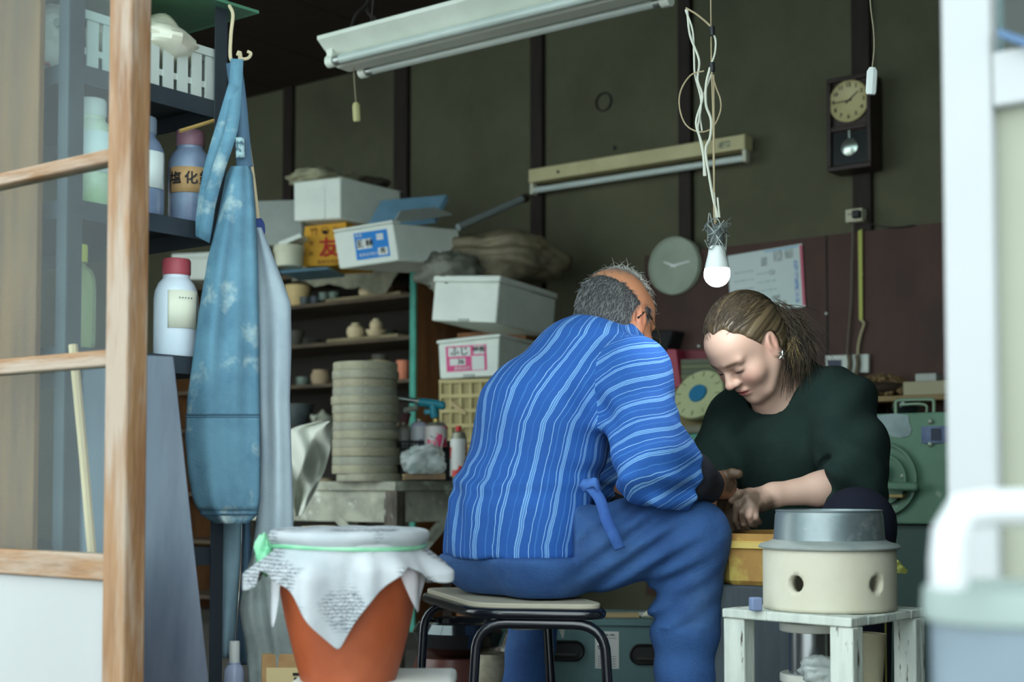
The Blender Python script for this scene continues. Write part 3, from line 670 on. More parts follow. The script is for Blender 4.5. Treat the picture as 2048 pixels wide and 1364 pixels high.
# ---- round glass clock on the wall
rc_ = PV(1355, 533, VB-.035); R_ = .133
rk = thing('wall_clock', 'round pale wall clock with white hands beside the bulb', 'clock', rc_-Z*R_)
MB().lathe([(0, .03), (R_-.006, .03), (R_-.008, 0), (0, 0)], rc_+V*.0, 48, -V).obj('dial', M('pale_dial', (150, 160, 140), .35, c2=(130, 140, 120), sc=3), rk)
MB().lathe([(R_-.007, .0), (R_, .0), (R_, .036), (R_-.003, .040), (R_-.008, .034)], rc_, 48, -V).obj('rim', M('pale_rim', (190, 200, 176), .4), rk)
WH = M('white_hand', (236, 240, 236), .4)
hand(rk, rc_, 8, .085, .005, WH, .036); hand(rk, rc_, 158, .055, .005, WH, .038)
# ---- wall outlet and cables
oc = PV(1712, 432, VB-.055)
ol = thing('wall_outlet', 'cream wall outlet with a black plug on the dark post', 'outlet', oc)
MB().box(oc, (.075, .05, .055), U, V).obj('body', M('cream_plastic', (196, 190, 164), .5), ol, bevel=.004)
MB().box(oc+U*.018-V*.035, (.034, .03, .034), U, V).obj('plug', M('black_plastic', (30, 30, 32), .5), ol, bevel=.006)
for sx in (-.022, -.012): MB().box(oc+U*sx-V*.0255+Z*.006, (.003, .002, .012), U, V).obj('slot', M('black_plastic', (30, 30, 32)), ol, smooth=False)
def wcord(label, pts, r, mat, v=VB-.06, name='power_cable'):
    tag(MB().tube(curve_pts([PV(x, y, v) for x, y in pts], 40), r, 6).obj(name, mat), label, 'cable')
wcord('thin brown cable running down the wall panel from the outlet', [(1706, 448), (1704, 520), (1702, 600), (1696, 680), (1692, 740)], .004, M('brown_cord', (110, 100, 84), .7))
wcord('cream cable dangling below the yellow strap on the panel', [(1722, 640), (1728, 648), (1721, 670), (1716, 700), (1718, 738)], .0055, M('cream_cord2', (178, 166, 130), .7))
wcord('dark cable curving away to the right of the outlet', [(1722, 436), (1750, 450), (1790, 455), (1830, 450)], .003, M('dark_wire', (44, 38, 34)))
tag(MB().slab([PV(1716, 462, VB-.058), PV(1718, 640, VB-.058), PV(1725, 640, VB-.058), PV(1724, 458, VB-.058)], V*.004).obj('yellow_strap', M('yellow_tape', (176, 178, 86), .6)), 'yellow green strap hanging down the dark wall panel', 'strap')
# ---- poster
pc = [PV(1462, 632, VB-.052), PV(1611, 613, VB-.052), PV(1604, 487, VB-.052), PV(1455, 512, VB-.052)]
po = thing('wall_poster', 'pale printed poster on the wall panel behind the bulb', 'poster', pc[0])
MB().slab(pc, V*.002).obj('sheet', M('poster_paper', (206, 216, 214), .5, c2=(196, 210, 206), sc=3), po, smooth=False)
def pin(s, t): return (pc[0]*(1-s)+pc[1]*s)*(1-t)+(pc[3]*(1-s)+pc[2]*s)*t
def pquad(nm, s0, s1, t0, t1, mat): MB().slab([pin(s0, t0)-V*.001, pin(s1, t0)-V*.001, pin(s1, t1)-V*.001, pin(s0, t1)-V*.001], V*.001).obj(nm, mat, po, smooth=False)
pquad('pink_edge', .965, 1.0, .02, .98, M('pink_print', (200, 96, 120), .6)); pquad('blue_lettering_band', .88, .93, .08, .75, M('blue_print', (120, 146, 190), .6, c2=(204, 214, 216), sc=60))
PG = M('grey_print2', (150, 160, 156), .6, c2=(190, 198, 194), sc=40)
for (s0, s1, t0, t1) in [(.62, .74, .78, .95), (.77, .88, .80, .95), (.45, .53, .74, .88), (.55, .62, .58, .66), (.58, .68, .10, .24), (.70, .76, .04, .14)]: pquad('picture', s0, s1, t0, t1, PG)
TXT = M('text_print', (160, 172, 176), .6, c2=(206, 216, 214), sc=120)
for i in range(9): pquad('text_line', .08+.3*(i % 2), .34+.3*(i % 2), .12+.07*i, .145+.07*i, TXT)
pquad('blue_top', .5, .95, .955, .985, M('blue_print2', (150, 186, 210), .6))
# ---- pendant bulb with tangled cords
D = 3.10; bc = P(1434, 548, D); kk = D/FPX
pb = thing('pendant_bulb', 'glowing LED bulb hanging on a tangle of white cords', 'light bulb', bc)
Rb = 26*kk
bm = bpy.data.materials.new('bulb_glow'); bm.use_nodes = True; nt = bm.node_tree; nt.nodes.remove(nt.nodes['Principled BSDF']); em = nt.nodes.new('ShaderNodeEmission'); em.inputs[0].default_value = (.93, .98, 1, 1); em.inputs[1].default_value = BULB; nt.links.new(em.outputs[0], nt.nodes['Material Output'].inputs[0])
pr = [(0, -Rb)]+[(Rb*math.sin(t), -Rb*math.cos(t)) for t in np.linspace(.2, 1.9, 12)]
MB().lathe(pr+[(Rb*.93, Rb*.38), (0, Rb*.38)], bc, 32).obj('globe', bm, pb)
MB().lathe([(0, Rb*.40), (Rb*.95, Rb*.40), (Rb*.90, Rb*.7), (Rb*.70, Rb*1.5), (Rb*.62, Rb*2.05), (Rb*.5, Rb*2.15), (0, Rb*2.15)], bc, 32).obj('housing', M('bulb_plastic', (226, 230, 228), .4), pb)
MB().lathe([(0, Rb*2.15), (Rb*.5, Rb*2.15), (Rb*.55, Rb*2.5), (Rb*.55, Rb*3.4), (Rb*.3, Rb*3.8), (0, Rb*3.8)], bc, 20).obj('socket', M('grey_socket', (90, 96, 96), .5), pb)
mb = MB(); sc_ = bc+Z*Rb*3.1; rs = np.random.RandomState(2)
for i in range(9):
    q = [sc_+np.array([.023*math.cos(a+i)*(1+.3*rs.normal()), .023*math.sin(a+i)*(1+.3*rs.normal()), .02*rs.normal()]) for a in np.linspace(0, 5.5, 6)]
    mb.tube(curve_pts(q, 24), .0013, 5)
mb.obj('wire_wrapping', M('silver_wire', (150, 156, 150), .35, .6), pb)
CORDW = M('white_cord', (206, 206, 190), .7); CORDC = M('beige_cord', (168, 152, 120), .7)
def bcord(pts, r, mat, nm='cord'): MB().tube(curve_pts([P(x, y, D+dz) for x, y, dz in pts], 44), r, 6).obj(nm, mat, pb)
bcord([(1421, -60, .02), (1422, 60, .02), (1423, 140, 0), (1426, 240, 0), (1427, 340, 0), (1432, 445, 0)], .0016, CORDC)
bcord([(1424, 62, 0), (1431, 80, 0), (1430, 105, 0), (1424, 125, 0)], .0022, CORDW)
bcord([(1372, 16, .05), (1395, 30, .03), (1420, 52, 0), (1423, 66, 0)], .0022, CORDC)
bcord([(1374, 18, .05), (1380, 70, .03), (1398, 120, .02), (1395, 160, 0), (1405, 195, 0), (1392, 245, 0), (1404, 290, 0), (1411, 352, 0)], .0026, CORDW)
bcord([(1371, 20, .05), (1385, 60, .03), (1388, 110, .03), (1390, 150, .02), (1402, 200, 0), (1398, 240, 0), (1396, 260, 0), (1406, 310, 0), (1408, 352, 0)], .0022, CORDW)
bcord([(1420, 135, 0), (1412, 170, 0), (1412, 210, 0), (1422, 240, 0), (1420, 275, 0), (1411, 300, 0), (1418, 350, 0), (1427, 400, 0), (1436, 435, 0)], .003, CORDW)
bcord([(1424, 145, 0), (1404, 200, .01), (1400, 230, .01), (1404, 262, 0)], .002, CORDW)
bcord([(1408, 142, 0), (1382, 150, .01), (1362, 180, .01), (1359, 215, .01), (1372, 250, .01), (1400, 264, 0), (1425, 255, 0), (1440, 225, 0), (1441, 200, 0), (1432, 175, 0), (1424, 148, 0)], .0018, CORDC)
bcord([(1427, 150, 0), (1428, 300, 0), (1428, 420, 0), (1430, 450, 0)], .0022, CORDC)
for y in (62, 134): MB().tube([P(1424, y-9, D), P(1425, y+9, D)], .0062, 8).obj('tape_wrap', M('black_tape', (26, 26, 28), .5), pb)
for (x, y0, y1) in ((1430, 385, 435), (1437, 395, 435)): bcord([(x-2, y0, 0), (x, (y0+y1)/2, 0), (x+2, y1, 0)], .0022, CORDW)
# ---------------------------------------------------------------- cabinet of pots against the back wall
VC0 = VB-.46
cR = PV(832, 800, VC0)@U; cL = PV(335, 800, VC0)@U; zct = PV(825, 527, VC0)[2]
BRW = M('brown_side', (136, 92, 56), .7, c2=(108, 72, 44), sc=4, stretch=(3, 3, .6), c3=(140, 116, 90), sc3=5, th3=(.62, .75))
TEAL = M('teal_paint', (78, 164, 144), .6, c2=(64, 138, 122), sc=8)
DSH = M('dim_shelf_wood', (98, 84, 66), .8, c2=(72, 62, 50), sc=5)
cb = thing('pottery_cabinet', 'open wooden cabinet with teal edge full of pots', 'cabinet', B(cR, VC0, 0))
bbox(cR-.03, cR, VC0+.005, VB-.035, 0, zct).obj('side_panel', BRW, cb, smooth=False)
bbox(cR-.034, cR, VC0-.008, VC0+.005, 0, zct).obj('teal_edge', TEAL, cb, smooth=False)
bbox(cL, cL+.03, VC0, VB-.035, 0, zct).obj('side_panel', BRW, cb, smooth=False)
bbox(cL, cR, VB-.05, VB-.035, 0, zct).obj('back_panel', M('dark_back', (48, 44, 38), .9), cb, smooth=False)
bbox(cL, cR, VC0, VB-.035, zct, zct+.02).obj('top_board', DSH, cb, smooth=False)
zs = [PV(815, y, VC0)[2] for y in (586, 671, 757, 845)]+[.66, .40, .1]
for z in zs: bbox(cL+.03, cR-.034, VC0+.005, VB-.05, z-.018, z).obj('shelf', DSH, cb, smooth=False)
# ware boards
WB = M('ware_board', (150, 136, 104), .8, c2=(120, 108, 82), sc=5)
def ware(x0, x1, z, lab, vv=VC0+.12, w_=.2):
    a, b = PV(x0, 600, VC0)@U, PV(x1, 600, VC0)@U
    return tag(bbox(a, b, vv-w_/2, vv+w_/2, z+.001, z+.017).obj('ware_board', WB, bevel=.002), lab, 'board')
ware(645, 795, zs[0], 'pale ware board lying on the top cabinet shelf'); ware(648, 790, zs[1], 'pale ware board under the small bud vases')
BUFF = M('buff_clay', (226, 208, 168), .8, c2=(206, 186, 146), sc=12); CRM = M('cream_clay', (230, 202, 146), .75, c2=(214, 184, 128), sc=8); TERR = M('pink_terracotta', (216, 134, 104), .8, c2=(196, 116, 88), sc=9)
GRY = M('grey_glaze', (84, 92, 92), .5, c2=(66, 74, 76), sc=9); GRN = M('celadon', (112, 128, 116), .45, c2=(96, 110, 100), sc=8); WHC = M('white_clay', (186, 188, 168), .6, c2=(166, 168, 150), sc=10)
SHP = {'bowl': [(0, 0), (.45, 0), (.5, .06), (.72, .3), (.9, .65), (1, 1), (.94, 1), (.84, .66), (.62, .3), (0, .16)],
       'cup': [(0, 0), (.84, 0), (.9, .08), (.97, .5), (1, 1), (.9, 1), (.86, .2), (0, .16)],
       'bud': [(0, 0), (.7, 0), (.95, .25), (1, .5), (.85, .75), (.5, .88), (.48, 1), (.38, 1), (.36, .8), (0, .7)],
       'jar': [(0, 0), (.75, 0), (1, .35), (1, .65), (.8, .88), (.85, 1), (.7, 1), (.66, .8), (0, .7)]}
def pot(kind, x, wpx, hpx, z, mat, label, vv=VC0+.10, cat='pot', nm=None):
    c = PV(x, 700, vv); c[2] = z; d = (c-CAM)@FW; r = wpx/2*d/FPX; h = hpx*d/FPX
    return tag(MB().lathe([(a*r, b*h) for a, b in SHP[kind]], c, 26).obj(nm or {'bowl': 'clay_bowl', 'cup': 'clay_cup', 'bud': 'bud_vase', 'jar': 'clay_jar'}[kind], mat), label, cat)
pot('bowl', 596, 56, 44, zs[0]+.001, CRM, 'large cream bowl at the end of the top cabinet shelf', cat='bowl')
pot('cup', 610, 22, 16, zs[0]+.001, GRY, 'dark grey cup in front of the large cream bowl', VC0+.045, 'cup')
pot('cup', 630, 22, 15, zs[0]+.001, M('ink_glaze', (58, 64, 72), .5), 'second dark cup along the top cabinet shelf', VC0+.045, 'cup')
pot('cup', 648, 22, 15, zs[0]+.018, GRN, 'pale green cup on the top cabinet ware board', VC0+.06, 'cup')
pot('cup', 668, 22, 14, zs[0]+.018, GRN, 'celadon cup near the middle of the top cabinet ware board', VC0+.06, 'cup')
pot('jar', 735, 36, 22, zs[0]+.018, BUFF, 'squat buff pot under the draped grey cloth', VC0+.1, 'pot')
pot('bowl', 772, 40, 18, zs[0]+.018, M('brown_clay', (140, 116, 92), .8), 'brown bowl near the teal edge on the top shelf', VC0+.14, 'bowl')
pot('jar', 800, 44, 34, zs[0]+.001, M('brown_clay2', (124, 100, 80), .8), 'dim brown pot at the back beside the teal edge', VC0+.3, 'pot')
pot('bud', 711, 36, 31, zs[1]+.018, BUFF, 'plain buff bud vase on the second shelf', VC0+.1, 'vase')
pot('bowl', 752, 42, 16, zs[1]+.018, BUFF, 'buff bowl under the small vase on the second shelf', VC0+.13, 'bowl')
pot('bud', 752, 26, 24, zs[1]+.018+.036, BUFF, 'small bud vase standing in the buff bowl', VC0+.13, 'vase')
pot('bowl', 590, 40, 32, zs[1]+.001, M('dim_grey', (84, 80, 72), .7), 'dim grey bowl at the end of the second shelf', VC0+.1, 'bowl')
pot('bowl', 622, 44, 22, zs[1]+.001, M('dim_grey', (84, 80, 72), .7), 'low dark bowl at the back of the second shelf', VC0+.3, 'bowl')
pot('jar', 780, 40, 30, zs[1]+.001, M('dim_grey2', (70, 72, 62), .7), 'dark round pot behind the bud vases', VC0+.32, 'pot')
pot('cup', 606, 27, 18, zs[2]+.001, GRN, 'small pale green cup on the third shelf', VC0+.1, 'cup')
pot('jar', 641, 38, 30, zs[2]+.001, M('pinkish_clay', (172, 150, 120), .8), 'pinkish squat pot beside the pale green cup', VC0+.1, 'pot')
pot('cup', 704, 26, 36, zs[2]+.001, TERR, 'short terracotta cup behind the stack of bats', VC0+.12, 'cup')
pot('cup', 727, 26, 35, zs[2]+.001, CRM, 'cream cup between terracotta cup and cream bowl', VC0+.16, 'cup')
pot('bowl', 757, 50, 42, zs[2]+.001, CRM, 'cream flared bowl behind the stack of bats', VC0+.12, 'bowl')
pot('bowl', 760, 34, 30, zs[2]+.065, M('dim_grey', (84, 80, 72)), 'dark bowl nested inside the cream flared bowl', VC0+.14, 'bowl')
pot('cup', 806, 27, 38, zs[2]+.001, TERR, 'tall terracotta cup beside the teal edge', VC0+.05, 'cup')
pot('bowl', 596, 66, 46, zs[3]+.001, GRY, 'large grey bowl on the fourth shelf', VC0+.14, 'bowl')
tc_ = PV(646, 700, VC0+.09); tc_[2] = zs[3]+.001
tp = thing('teapot', 'small white clay teapot on the fourth shelf', 'teapot', tc_)
MB().lathe([(0, 0), (.03, 0), (.055, .02), (.058, .035), (.045, .055), (.022, .062), (.02, .064), (0, .064)], tc_, 26).obj('body', WHC, tp)
MB().lathe([(0, .064), (.02, .064), (.022, .068), (.008, .074), (.010, .082), (0, .085)], tc_, 18).obj('lid', WHC, tp)
MB().tube([tc_+U*-.05+Z*.03, tc_+U*-.075+Z*.045, tc_+U*-.085+Z*.058], [.012, .009, .007], 8).obj('spout', WHC, tp)
MB().tube([tc_-V*.05+Z*.035, tc_-V*.085+U*.02+Z*.042], [.009, .011], 8).obj('handle', WHC, tp)
pot('cup', 672, 24, 22, zs[3]+.001, BUFF, 'buff cup squeezed beside the white teapot', VC0+.2, 'cup')
for i, (x, w_, h_, z, mt) in enumerate([(640, 60, 30, zs[4], BUFF), (720, 60, 40, zs[4], GRY), (840-30, 40, 40, zs[4], CRM), (640, 70, 34, zs[5], CRM)]):
    pot('bowl', x, w_, h_, z+.001, mt, ['buff bowl low in the cabinet behind the trestle table', 'grey bowl low in the cabinet under the table line', 'cream bowl low in the cabinet by the teal edge', 'cream bowl on the lowest cabinet shelf'][i], VC0+.1, 'bowl')
# cloth draped over the upper pots
rs = np.random.RandomState(5)
def drape(name, label, mat, c4, amp, seed, n=40, m=22, sag=.03, t=.004, cat='cloth', parent=None):
    c4 = [np.asarray(q) for q in c4]; G = []
    for i in range(m):
        row = []
        for j in range(n):
            s, tt = j/(n-1), i/(m-1); p = (c4[0]*(1-s)+c4[1]*s)*(1-tt)+(c4[3]*(1-s)+c4[2]*s)*tt
            row.append(p)
        G.append(row)
    G = np.array(G); nn = nrm(np.cross(c4[1]-c4[0], c4[3]-c4[0])); S = np.linspace(0, 1, n)[None, :]; T_ = np.linspace(0, 1, m)[:, None]
    hgt = amp*(wob(G*np.array([1, 1, 1]), 26, seed)+.5*np.abs(wob(G, 60, seed+3)))
    G = G+hgt[..., None]*nn-Z*(sag*4*S*(1-S)*np.ones_like(T_))[..., None]
    edge = (wob(G, 30, seed+9)*.02)[..., None]*(np.abs(T_-.5)*2)[..., None]**4*(c4[3]-c4[0])/max(1e-6, np.linalg.norm(c4[3]-c4[0]))
    o = MB().grid(G+edge).obj(name, mat, parent, angle=0); solid(o, t, 0); subsurf(o, 1)
    return tag(o, label, cat) if parent is None else o
GCL = M('grey_cloth', (152, 150, 128), .9, c2=(116, 114, 98), sc=7, bump=.2, bsc=60)
drape('grey_cloth', 'grey cloth slumped over the pots on the top cabinet shelf', GCL, [PV(585, 565, VC0-.02), PV(770, 585, VC0-.02), PV(815, 530, VC0-.01), PV(580, 532, VC0-.01)], .022, 4, sag=.0)
# ---------------------------------------------------------------- boxes piled on and beside the cabinet
FOAM = M('white_foam', (236, 240, 230), .75, c2=(226, 232, 222), sc=7, bump=.12, bsc=120)
FOAMG = M('grey_foam', (190, 196, 188), .8, c2=(176, 182, 174), sc=5, bump=.1, bsc=120)
def foam_box(label, c4, ext, lid=.16, mat=FOAM, name='foam_box', notch=True):
    """c4: front corners bl, br, tr, tl"""
    c4 = [np.asarray(q) for q in c4]; t = thing(name, label, 'box', (c4[0]+c4[1])/2+np.asarray(ext)/2)
    ml, mr = c4[0]*lid+c4[3]*(1-lid), c4[1]*lid+c4[2]*(1-lid)
    MB().slab([c4[0], c4[1], mr, ml], ext).obj('body', mat, t, bevel=.006)
    g = .006; o = (c4[1]-c4[0]); o = o/np.linalg.norm(o); e = nrm(ext)
    MB().slab([ml-o*g-e*g+Z*.001, mr+o*g-e*g+Z*.001, c4[2]+o*g-e*g, c4[3]-o*g-e*g], ext+2*e*g).obj('lid', mat, t, bevel=.006)
    if notch:
        m_ = (c4[0]+c4[1])/2; upv = nrm(c4[3]-c4[0]); MB().box(m_-e*.002+upv*.008, (.05, .006, .014), o, e, upv).obj('finger_notch', FOAMG, t, bevel=.003)
    return t
VT = VC0+.02
ztop = zct+.02
def at(x, y, d): return P(x, y, d)
# crate and two foam boxes right of the cabinet
dB = 6.25
back = nrm([.42, .9, 0])
crt = [at(883, 885, dB), at(985, 885, dB-.02), at(985, 757, dB-.02), at(881, 760, dB)]
ct = thing('plastic_crate', 'beige lattice plastic crate under the foam box with pink label', 'crate', at(930, 900, dB))
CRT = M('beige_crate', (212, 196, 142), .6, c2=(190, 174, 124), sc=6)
def bil(c4, s, t): return (c4[0]*(1-s)+c4[1]*s)*(1-t)+(c4[3]*(1-s)+c4[2]*s)*t
for k in range(2):
    off = -Z*k*.285
    q = [p+off for p in crt]
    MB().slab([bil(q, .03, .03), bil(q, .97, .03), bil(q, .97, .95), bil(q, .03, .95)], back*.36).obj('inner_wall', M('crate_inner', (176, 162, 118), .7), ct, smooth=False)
    for i in range(6):
        s = i/5*.97+.015; MB().slab([bil(q, s-.02, 0)-back*.012, bil(q, s+.02, 0)-back*.012, bil(q, s+.02, 1)-back*.012, bil(q, s-.02, 1)-back*.012], back*.012).obj('rib', CRT, ct, smooth=False)
    for i in range(5):
        t_ = i/4*.94+.03; MB().slab([bil(q, 0, t_-.03)-back*.016, bil(q, 1, t_-.03)-back*.016, bil(q, 1, t_+.03)-back*.016, bil(q, 0, t_+.03)-back*.016], back*.016).obj('band', CRT, ct, smooth=False)
    e = crt[1]-crt[0]
    for i in range(4):
        MB().slab([q[1]+back*(.02+.1*i), q[1]+back*(.05+.1*i), q[2]+back*(.05+.1*i), q[2]+back*(.02+.1*i)], -nrm(e)*.012).obj('side_rib', CRT, ct, smooth=False)
kb_ = at(930, 900, dB); zlow = (crt[0]-Z*.285)[2]
pkt = thing('wooden_stand', 'low wooden stand under the beige crates', 'stand', np.array([kb_[0], kb_[1], 0])+back*.2)
e = crt[1]-crt[0]; q0 = crt[0]-Z*.285
MB().slab([q0-Z*(.03), q0+e-Z*.03, q0+e, q0], back*.4).obj('top', DARKWOOD, pkt, smooth=False)
for s in (.06, .94):
    for b_ in (.03, .37):
        c = q0+e*s+back*b_; MB().box(np.array([c[0], c[1], (zlow-.03)/2]), (.04, .04, zlow-.03)).obj('leg', DARKWOOD, pkt, smooth=False)
pq = [at(880, 758, dB), at(996, 752, dB-.05), at(999, 667, dB-.05), at(876, 681, dB)]
pk = foam_box('white foam box with a pink printed label', pq, back*.42, .10)
fr = nrm(pq[1]-pq[0]); fu2 = nrm(pq[3]-pq[0])
PINK = M('pink_label', (222, 84, 140), .6)
lc = bil(pq, .46, .48)
fuz = nrm(fu2-fr*(fu2@fr)); plate(pk, 'label', lc, fr, fuz, .182, .112, PINK)
mat_w = M('label_white', (226, 228, 222), .7)
nn = np.cross(fr, fuz)
plate(pk, 'label_panel', lc+nn*.0014+fr*-.03+fuz*.030, fr, fuz, .10, .040, mat_w); plate(pk, 'label_panel', lc+nn*.0014+fr*.058+fuz*.034, fr, fuz, .05, .036, mat_w)
plate(pk, 'label_panel', lc+nn*.0014-fr*.04-fuz*.014, fr, fuz, .07, .030, mat_w); plate(pk, 'label_panel', lc+nn*.0014+fr*.052-fuz*.022, fr, fuz, .056, .062, mat_w)
letter(pk, 'ふじ', lc+nn*.002-fr*.03+fuz*.03, fr, fuz, .042, INK, bold=.0008); letter(pk, '特秀', lc+nn*.002+fr*.058+fuz*.034, fr, fuz, .027, INK, bold=.0008)
letter(pk, '36', lc+nn*.002-fr*.025-fuz*.014, fr, fuz, .03, INK, bold=.0008); letter(pk, '農業協同', lc+nn*.002-fr*.02-fuz*.044, fr, fuz, .018, mat_w)
foam_box('big white foam box jutting out on top of the pink label box', [at(863, 641, dB-.02), at(992, 646, dB-.10), at(1000, 551, dB-.10), at(871, 552, dB-.02)], nrm([.46, .88, -.02])*.56, .14)
# yellow box, foam boxes and tub on top of the cabinet
dT = 6.55
YB = M('ochre_carton', (226, 166, 48), .7, c2=(208, 150, 42), sc=5)
q = [at(606, 533, dT), at(694, 529, dT), at(692, 443, dT), at(609, 453, dT)]
yc = thing('yellow_carton', 'ochre yellow cardboard carton with red lettering', 'box', q[0]); bk = nrm([.35, .93, 0])*.28
MB().slab(q, bk).obj('body', YB, yc, bevel=.003)
cy = bil(q, .56, .40); RED = M('red_print', (186, 40, 34), .7)
letter(yc, '友', cy-V*.003+np.array([.01, -.004, 0]), nrm(q[1]-q[0]), Z, .095, RED, bold=.002)
letter(yc, '竹 〇 友', bil(q, .5, .82)+np.array([0, -.004, 0]), nrm(q[1]-q[0]), Z, .04, M('brown_print', (120, 70, 30), .7)); letter(yc, '果実出荷組合', bil(q, .62, .08)+np.array([0, -.004, 0]), nrm(q[1]-q[0]), Z, .02, M('brown_print', (120, 70, 30)))
MB().lathe([(0, 0), (.014, 0), (.014, .003), (0, .003)], bil(q, .5, .80)+np.array([0, -.001, 0]), 14, [0, -1, 0], sy=.7).obj('hand_hole', M('dark_hole', (20, 20, 20)), yc)
letter(yc, '青', bil(q, .18, .55)+np.array([0, -.004, 0]), nrm(q[1]-q[0]), Z, .022, M('brown_print', (120, 70, 30))); letter(yc, '森', bil(q, .18, .30)+np.array([0, -.004, 0]), nrm(q[1]-q[0]), Z, .022, M('brown_print', (120, 70, 30)))
q = [at(588, 442, dT-.02), at(681, 437, dT-.06), at(681, 355, dT-.06), at(587, 366, dT-.02)]
tb_ = foam_box('white foam box on the yellow carton with rags on its lid', q, nrm([.62, .78, 0])*.40, .0001, notch=False)
MB().slab([bil(q, .3, .02)-V*.003, bil(q, .68, .02)-V*.003, bil(q, .68, .78)-V*.003, bil(q, .3, .78)-V*.003], V*.004).obj('moulded_panel', FOAM, tb_, bevel=.002)
v, f = crumple(at(640, 348, dT)+np.array([0, .1, 0]), (.15, .12, .04), 21, .35, 5, n=44, m=26, floor=at(640, 360, dT)[2])
tag(link('rag_bundle', v, f, M('beige_rag', (160, 156, 128), .9, c2=(120, 116, 94), sc=8), angle=0), 'crumpled beige rag on the topmost foam box', 'rag')
v, f = crumple(at(732, 368, dT+.3), (.10, .10, .03), 22, .35, 5, n=40, m=24, floor=at(732, 378, dT+.3)[2])
tag(link('rag_bundle', v, f, M('dark_rag', (62, 52, 46), .9, c2=(92, 84, 70), sc=8), angle=0), 'dark brown rag at the back of the topmost foam box', 'rag')
# apple box with the blue label, tilted on the cloth
q = [at(679, 538, 6.2), at(798, 521, 6.18), at(785, 446, 6.18), at(667, 466, 6.2)]
ab_ = thing('foam_box', 'white foam box with a blue printed label, lid ajar', 'box', q[0]); ex = nrm([.66, .70, .06])*.40
MB().slab(q, ex).obj('body', FOAM, ab_, bevel=.006)
fr, fu = nrm(q[1]-q[0]), nrm(q[3]-q[0]); nn = np.cross(fr, nrm(fu-fr*(fu@fr)))
lc = bil(q, .60, .52)
plate(ab_, 'label', lc, fr, fu, .148, .118, M('blue_label', (34, 130, 210), .6))
plate(ab_, 'label_panel', lc-fr*.032+fu*.008+nn*.0014, fr, fu, .066, .042, mat_w); plate(ab_, 'label_panel', lc+fr*.044-fu*.034+nn*.0014, fr, fu, .042, .032, mat_w); plate(ab_, 'label_panel', lc+fr*.04+fu*.03+nn*.0014, fr, fu, .03, .026, mat_w)
letter(ab_, '王 林', lc-fr*.032+fu*.008+nn*.002, fr, fu, .034, INK, bold=.0012); letter(ab_, '秀', lc+fr*.044-fu*.034+nn*.002, fr, fu, .026, INK, bold=.0006); letter(ab_, 'りんご', lc+fr*.04+fu*.03+nn*.002, fr, fu, .011, MATS['blue_label'])
letter(ab_, '青森', lc-fr*.052+fu*.046+nn*.002, fr, fu, .016, mat_w); letter(ab_, '農業協同組合', lc-fr*.02-fu*.04+nn*.002, fr, fu, .014, mat_w)
MB().slab([q[3]+fu*.002, q[2]+fu*.002, q[2]+fu*.014, q[3]+fu*.014], ex*.12).obj('rim', FOAM, ab_, bevel=.003)
MB().slab([at(786, 447, 6.18), at(800, 425, 6.22), at(868, 418, 6.5), at(905, 432, 6.55)], np.array([0, .01, .012])).obj('lid_flap', FOAMG, ab_, bevel=.003)
# pale blue foam sheets, grey foam slab, tub, scraps
BF = M('blue_foam', (134, 178, 204), .7, c2=(116, 160, 188), sc=6)
tag(MB().slab([at(733, 452, 6.45), at(868, 436, 6.6), at(893, 389, 6.72), at(762, 400, 6.57)], np.array([.012, .012, -.022])).obj('foam_sheet', BF, bevel=.003), 'pale blue foam sheet tilted behind the blue label box', 'sheet')
tag(MB().slab([at(560, 546, 6.4), at(655, 538, 6.4), at(655, 533, 6.45), at(560, 540, 6.45)], np.array([.05, .25, 0])).obj('foam_sheet', BF, bevel=.002), 'pale blue foam strip lying under the yellow carton', 'sheet')
tag(MB().slab([at(505, 490, 6.7), at(606, 490, 6.7), at(600, 399, 6.9), at(512, 402, 6.9)], np.array([.02, .04, 0])).obj('foam_slab', FOAMG, bevel=.004), 'grey foam slab leaning left of the yellow carton', 'slab')
tag(MB().slab([at(560, 492, 6.45), at(604, 474, 6.45), at(600, 466, 6.45), at(556, 484, 6.45)], np.array([.02, .12, 0])).obj('foam_strip', FOAM, bevel=.002), 'white foam offcut lying on the cream tub', 'offcut')
c = at(578, 534, 6.5); tt = thing('plastic_tub', 'cream plastic tub with lid left of the yellow carton', 'tub', c); kk = 6.5/FPX
CT = M('cream_tub', (206, 204, 178), .5); MB().lathe([(0, 0), (27*kk, 0), (29*kk, 28*kk), (0, 28*kk)], c, 30).obj('body', CT, tt); MB().lathe([(0, 28*kk), (31*kk, 28*kk), (31*kk, 36*kk), (30*kk, 42*kk), (0, 43*kk)], c, 30).obj('lid', CT, tt)
foam_box('pale foam box end showing between bottle and aprons', [at(350, 559, 7.72), at(440, 559, 7.66), at(440, 503, 7.66), at(346, 508, 7.72)], nrm([.5, .86, 0])*.3, .2, notch=False)
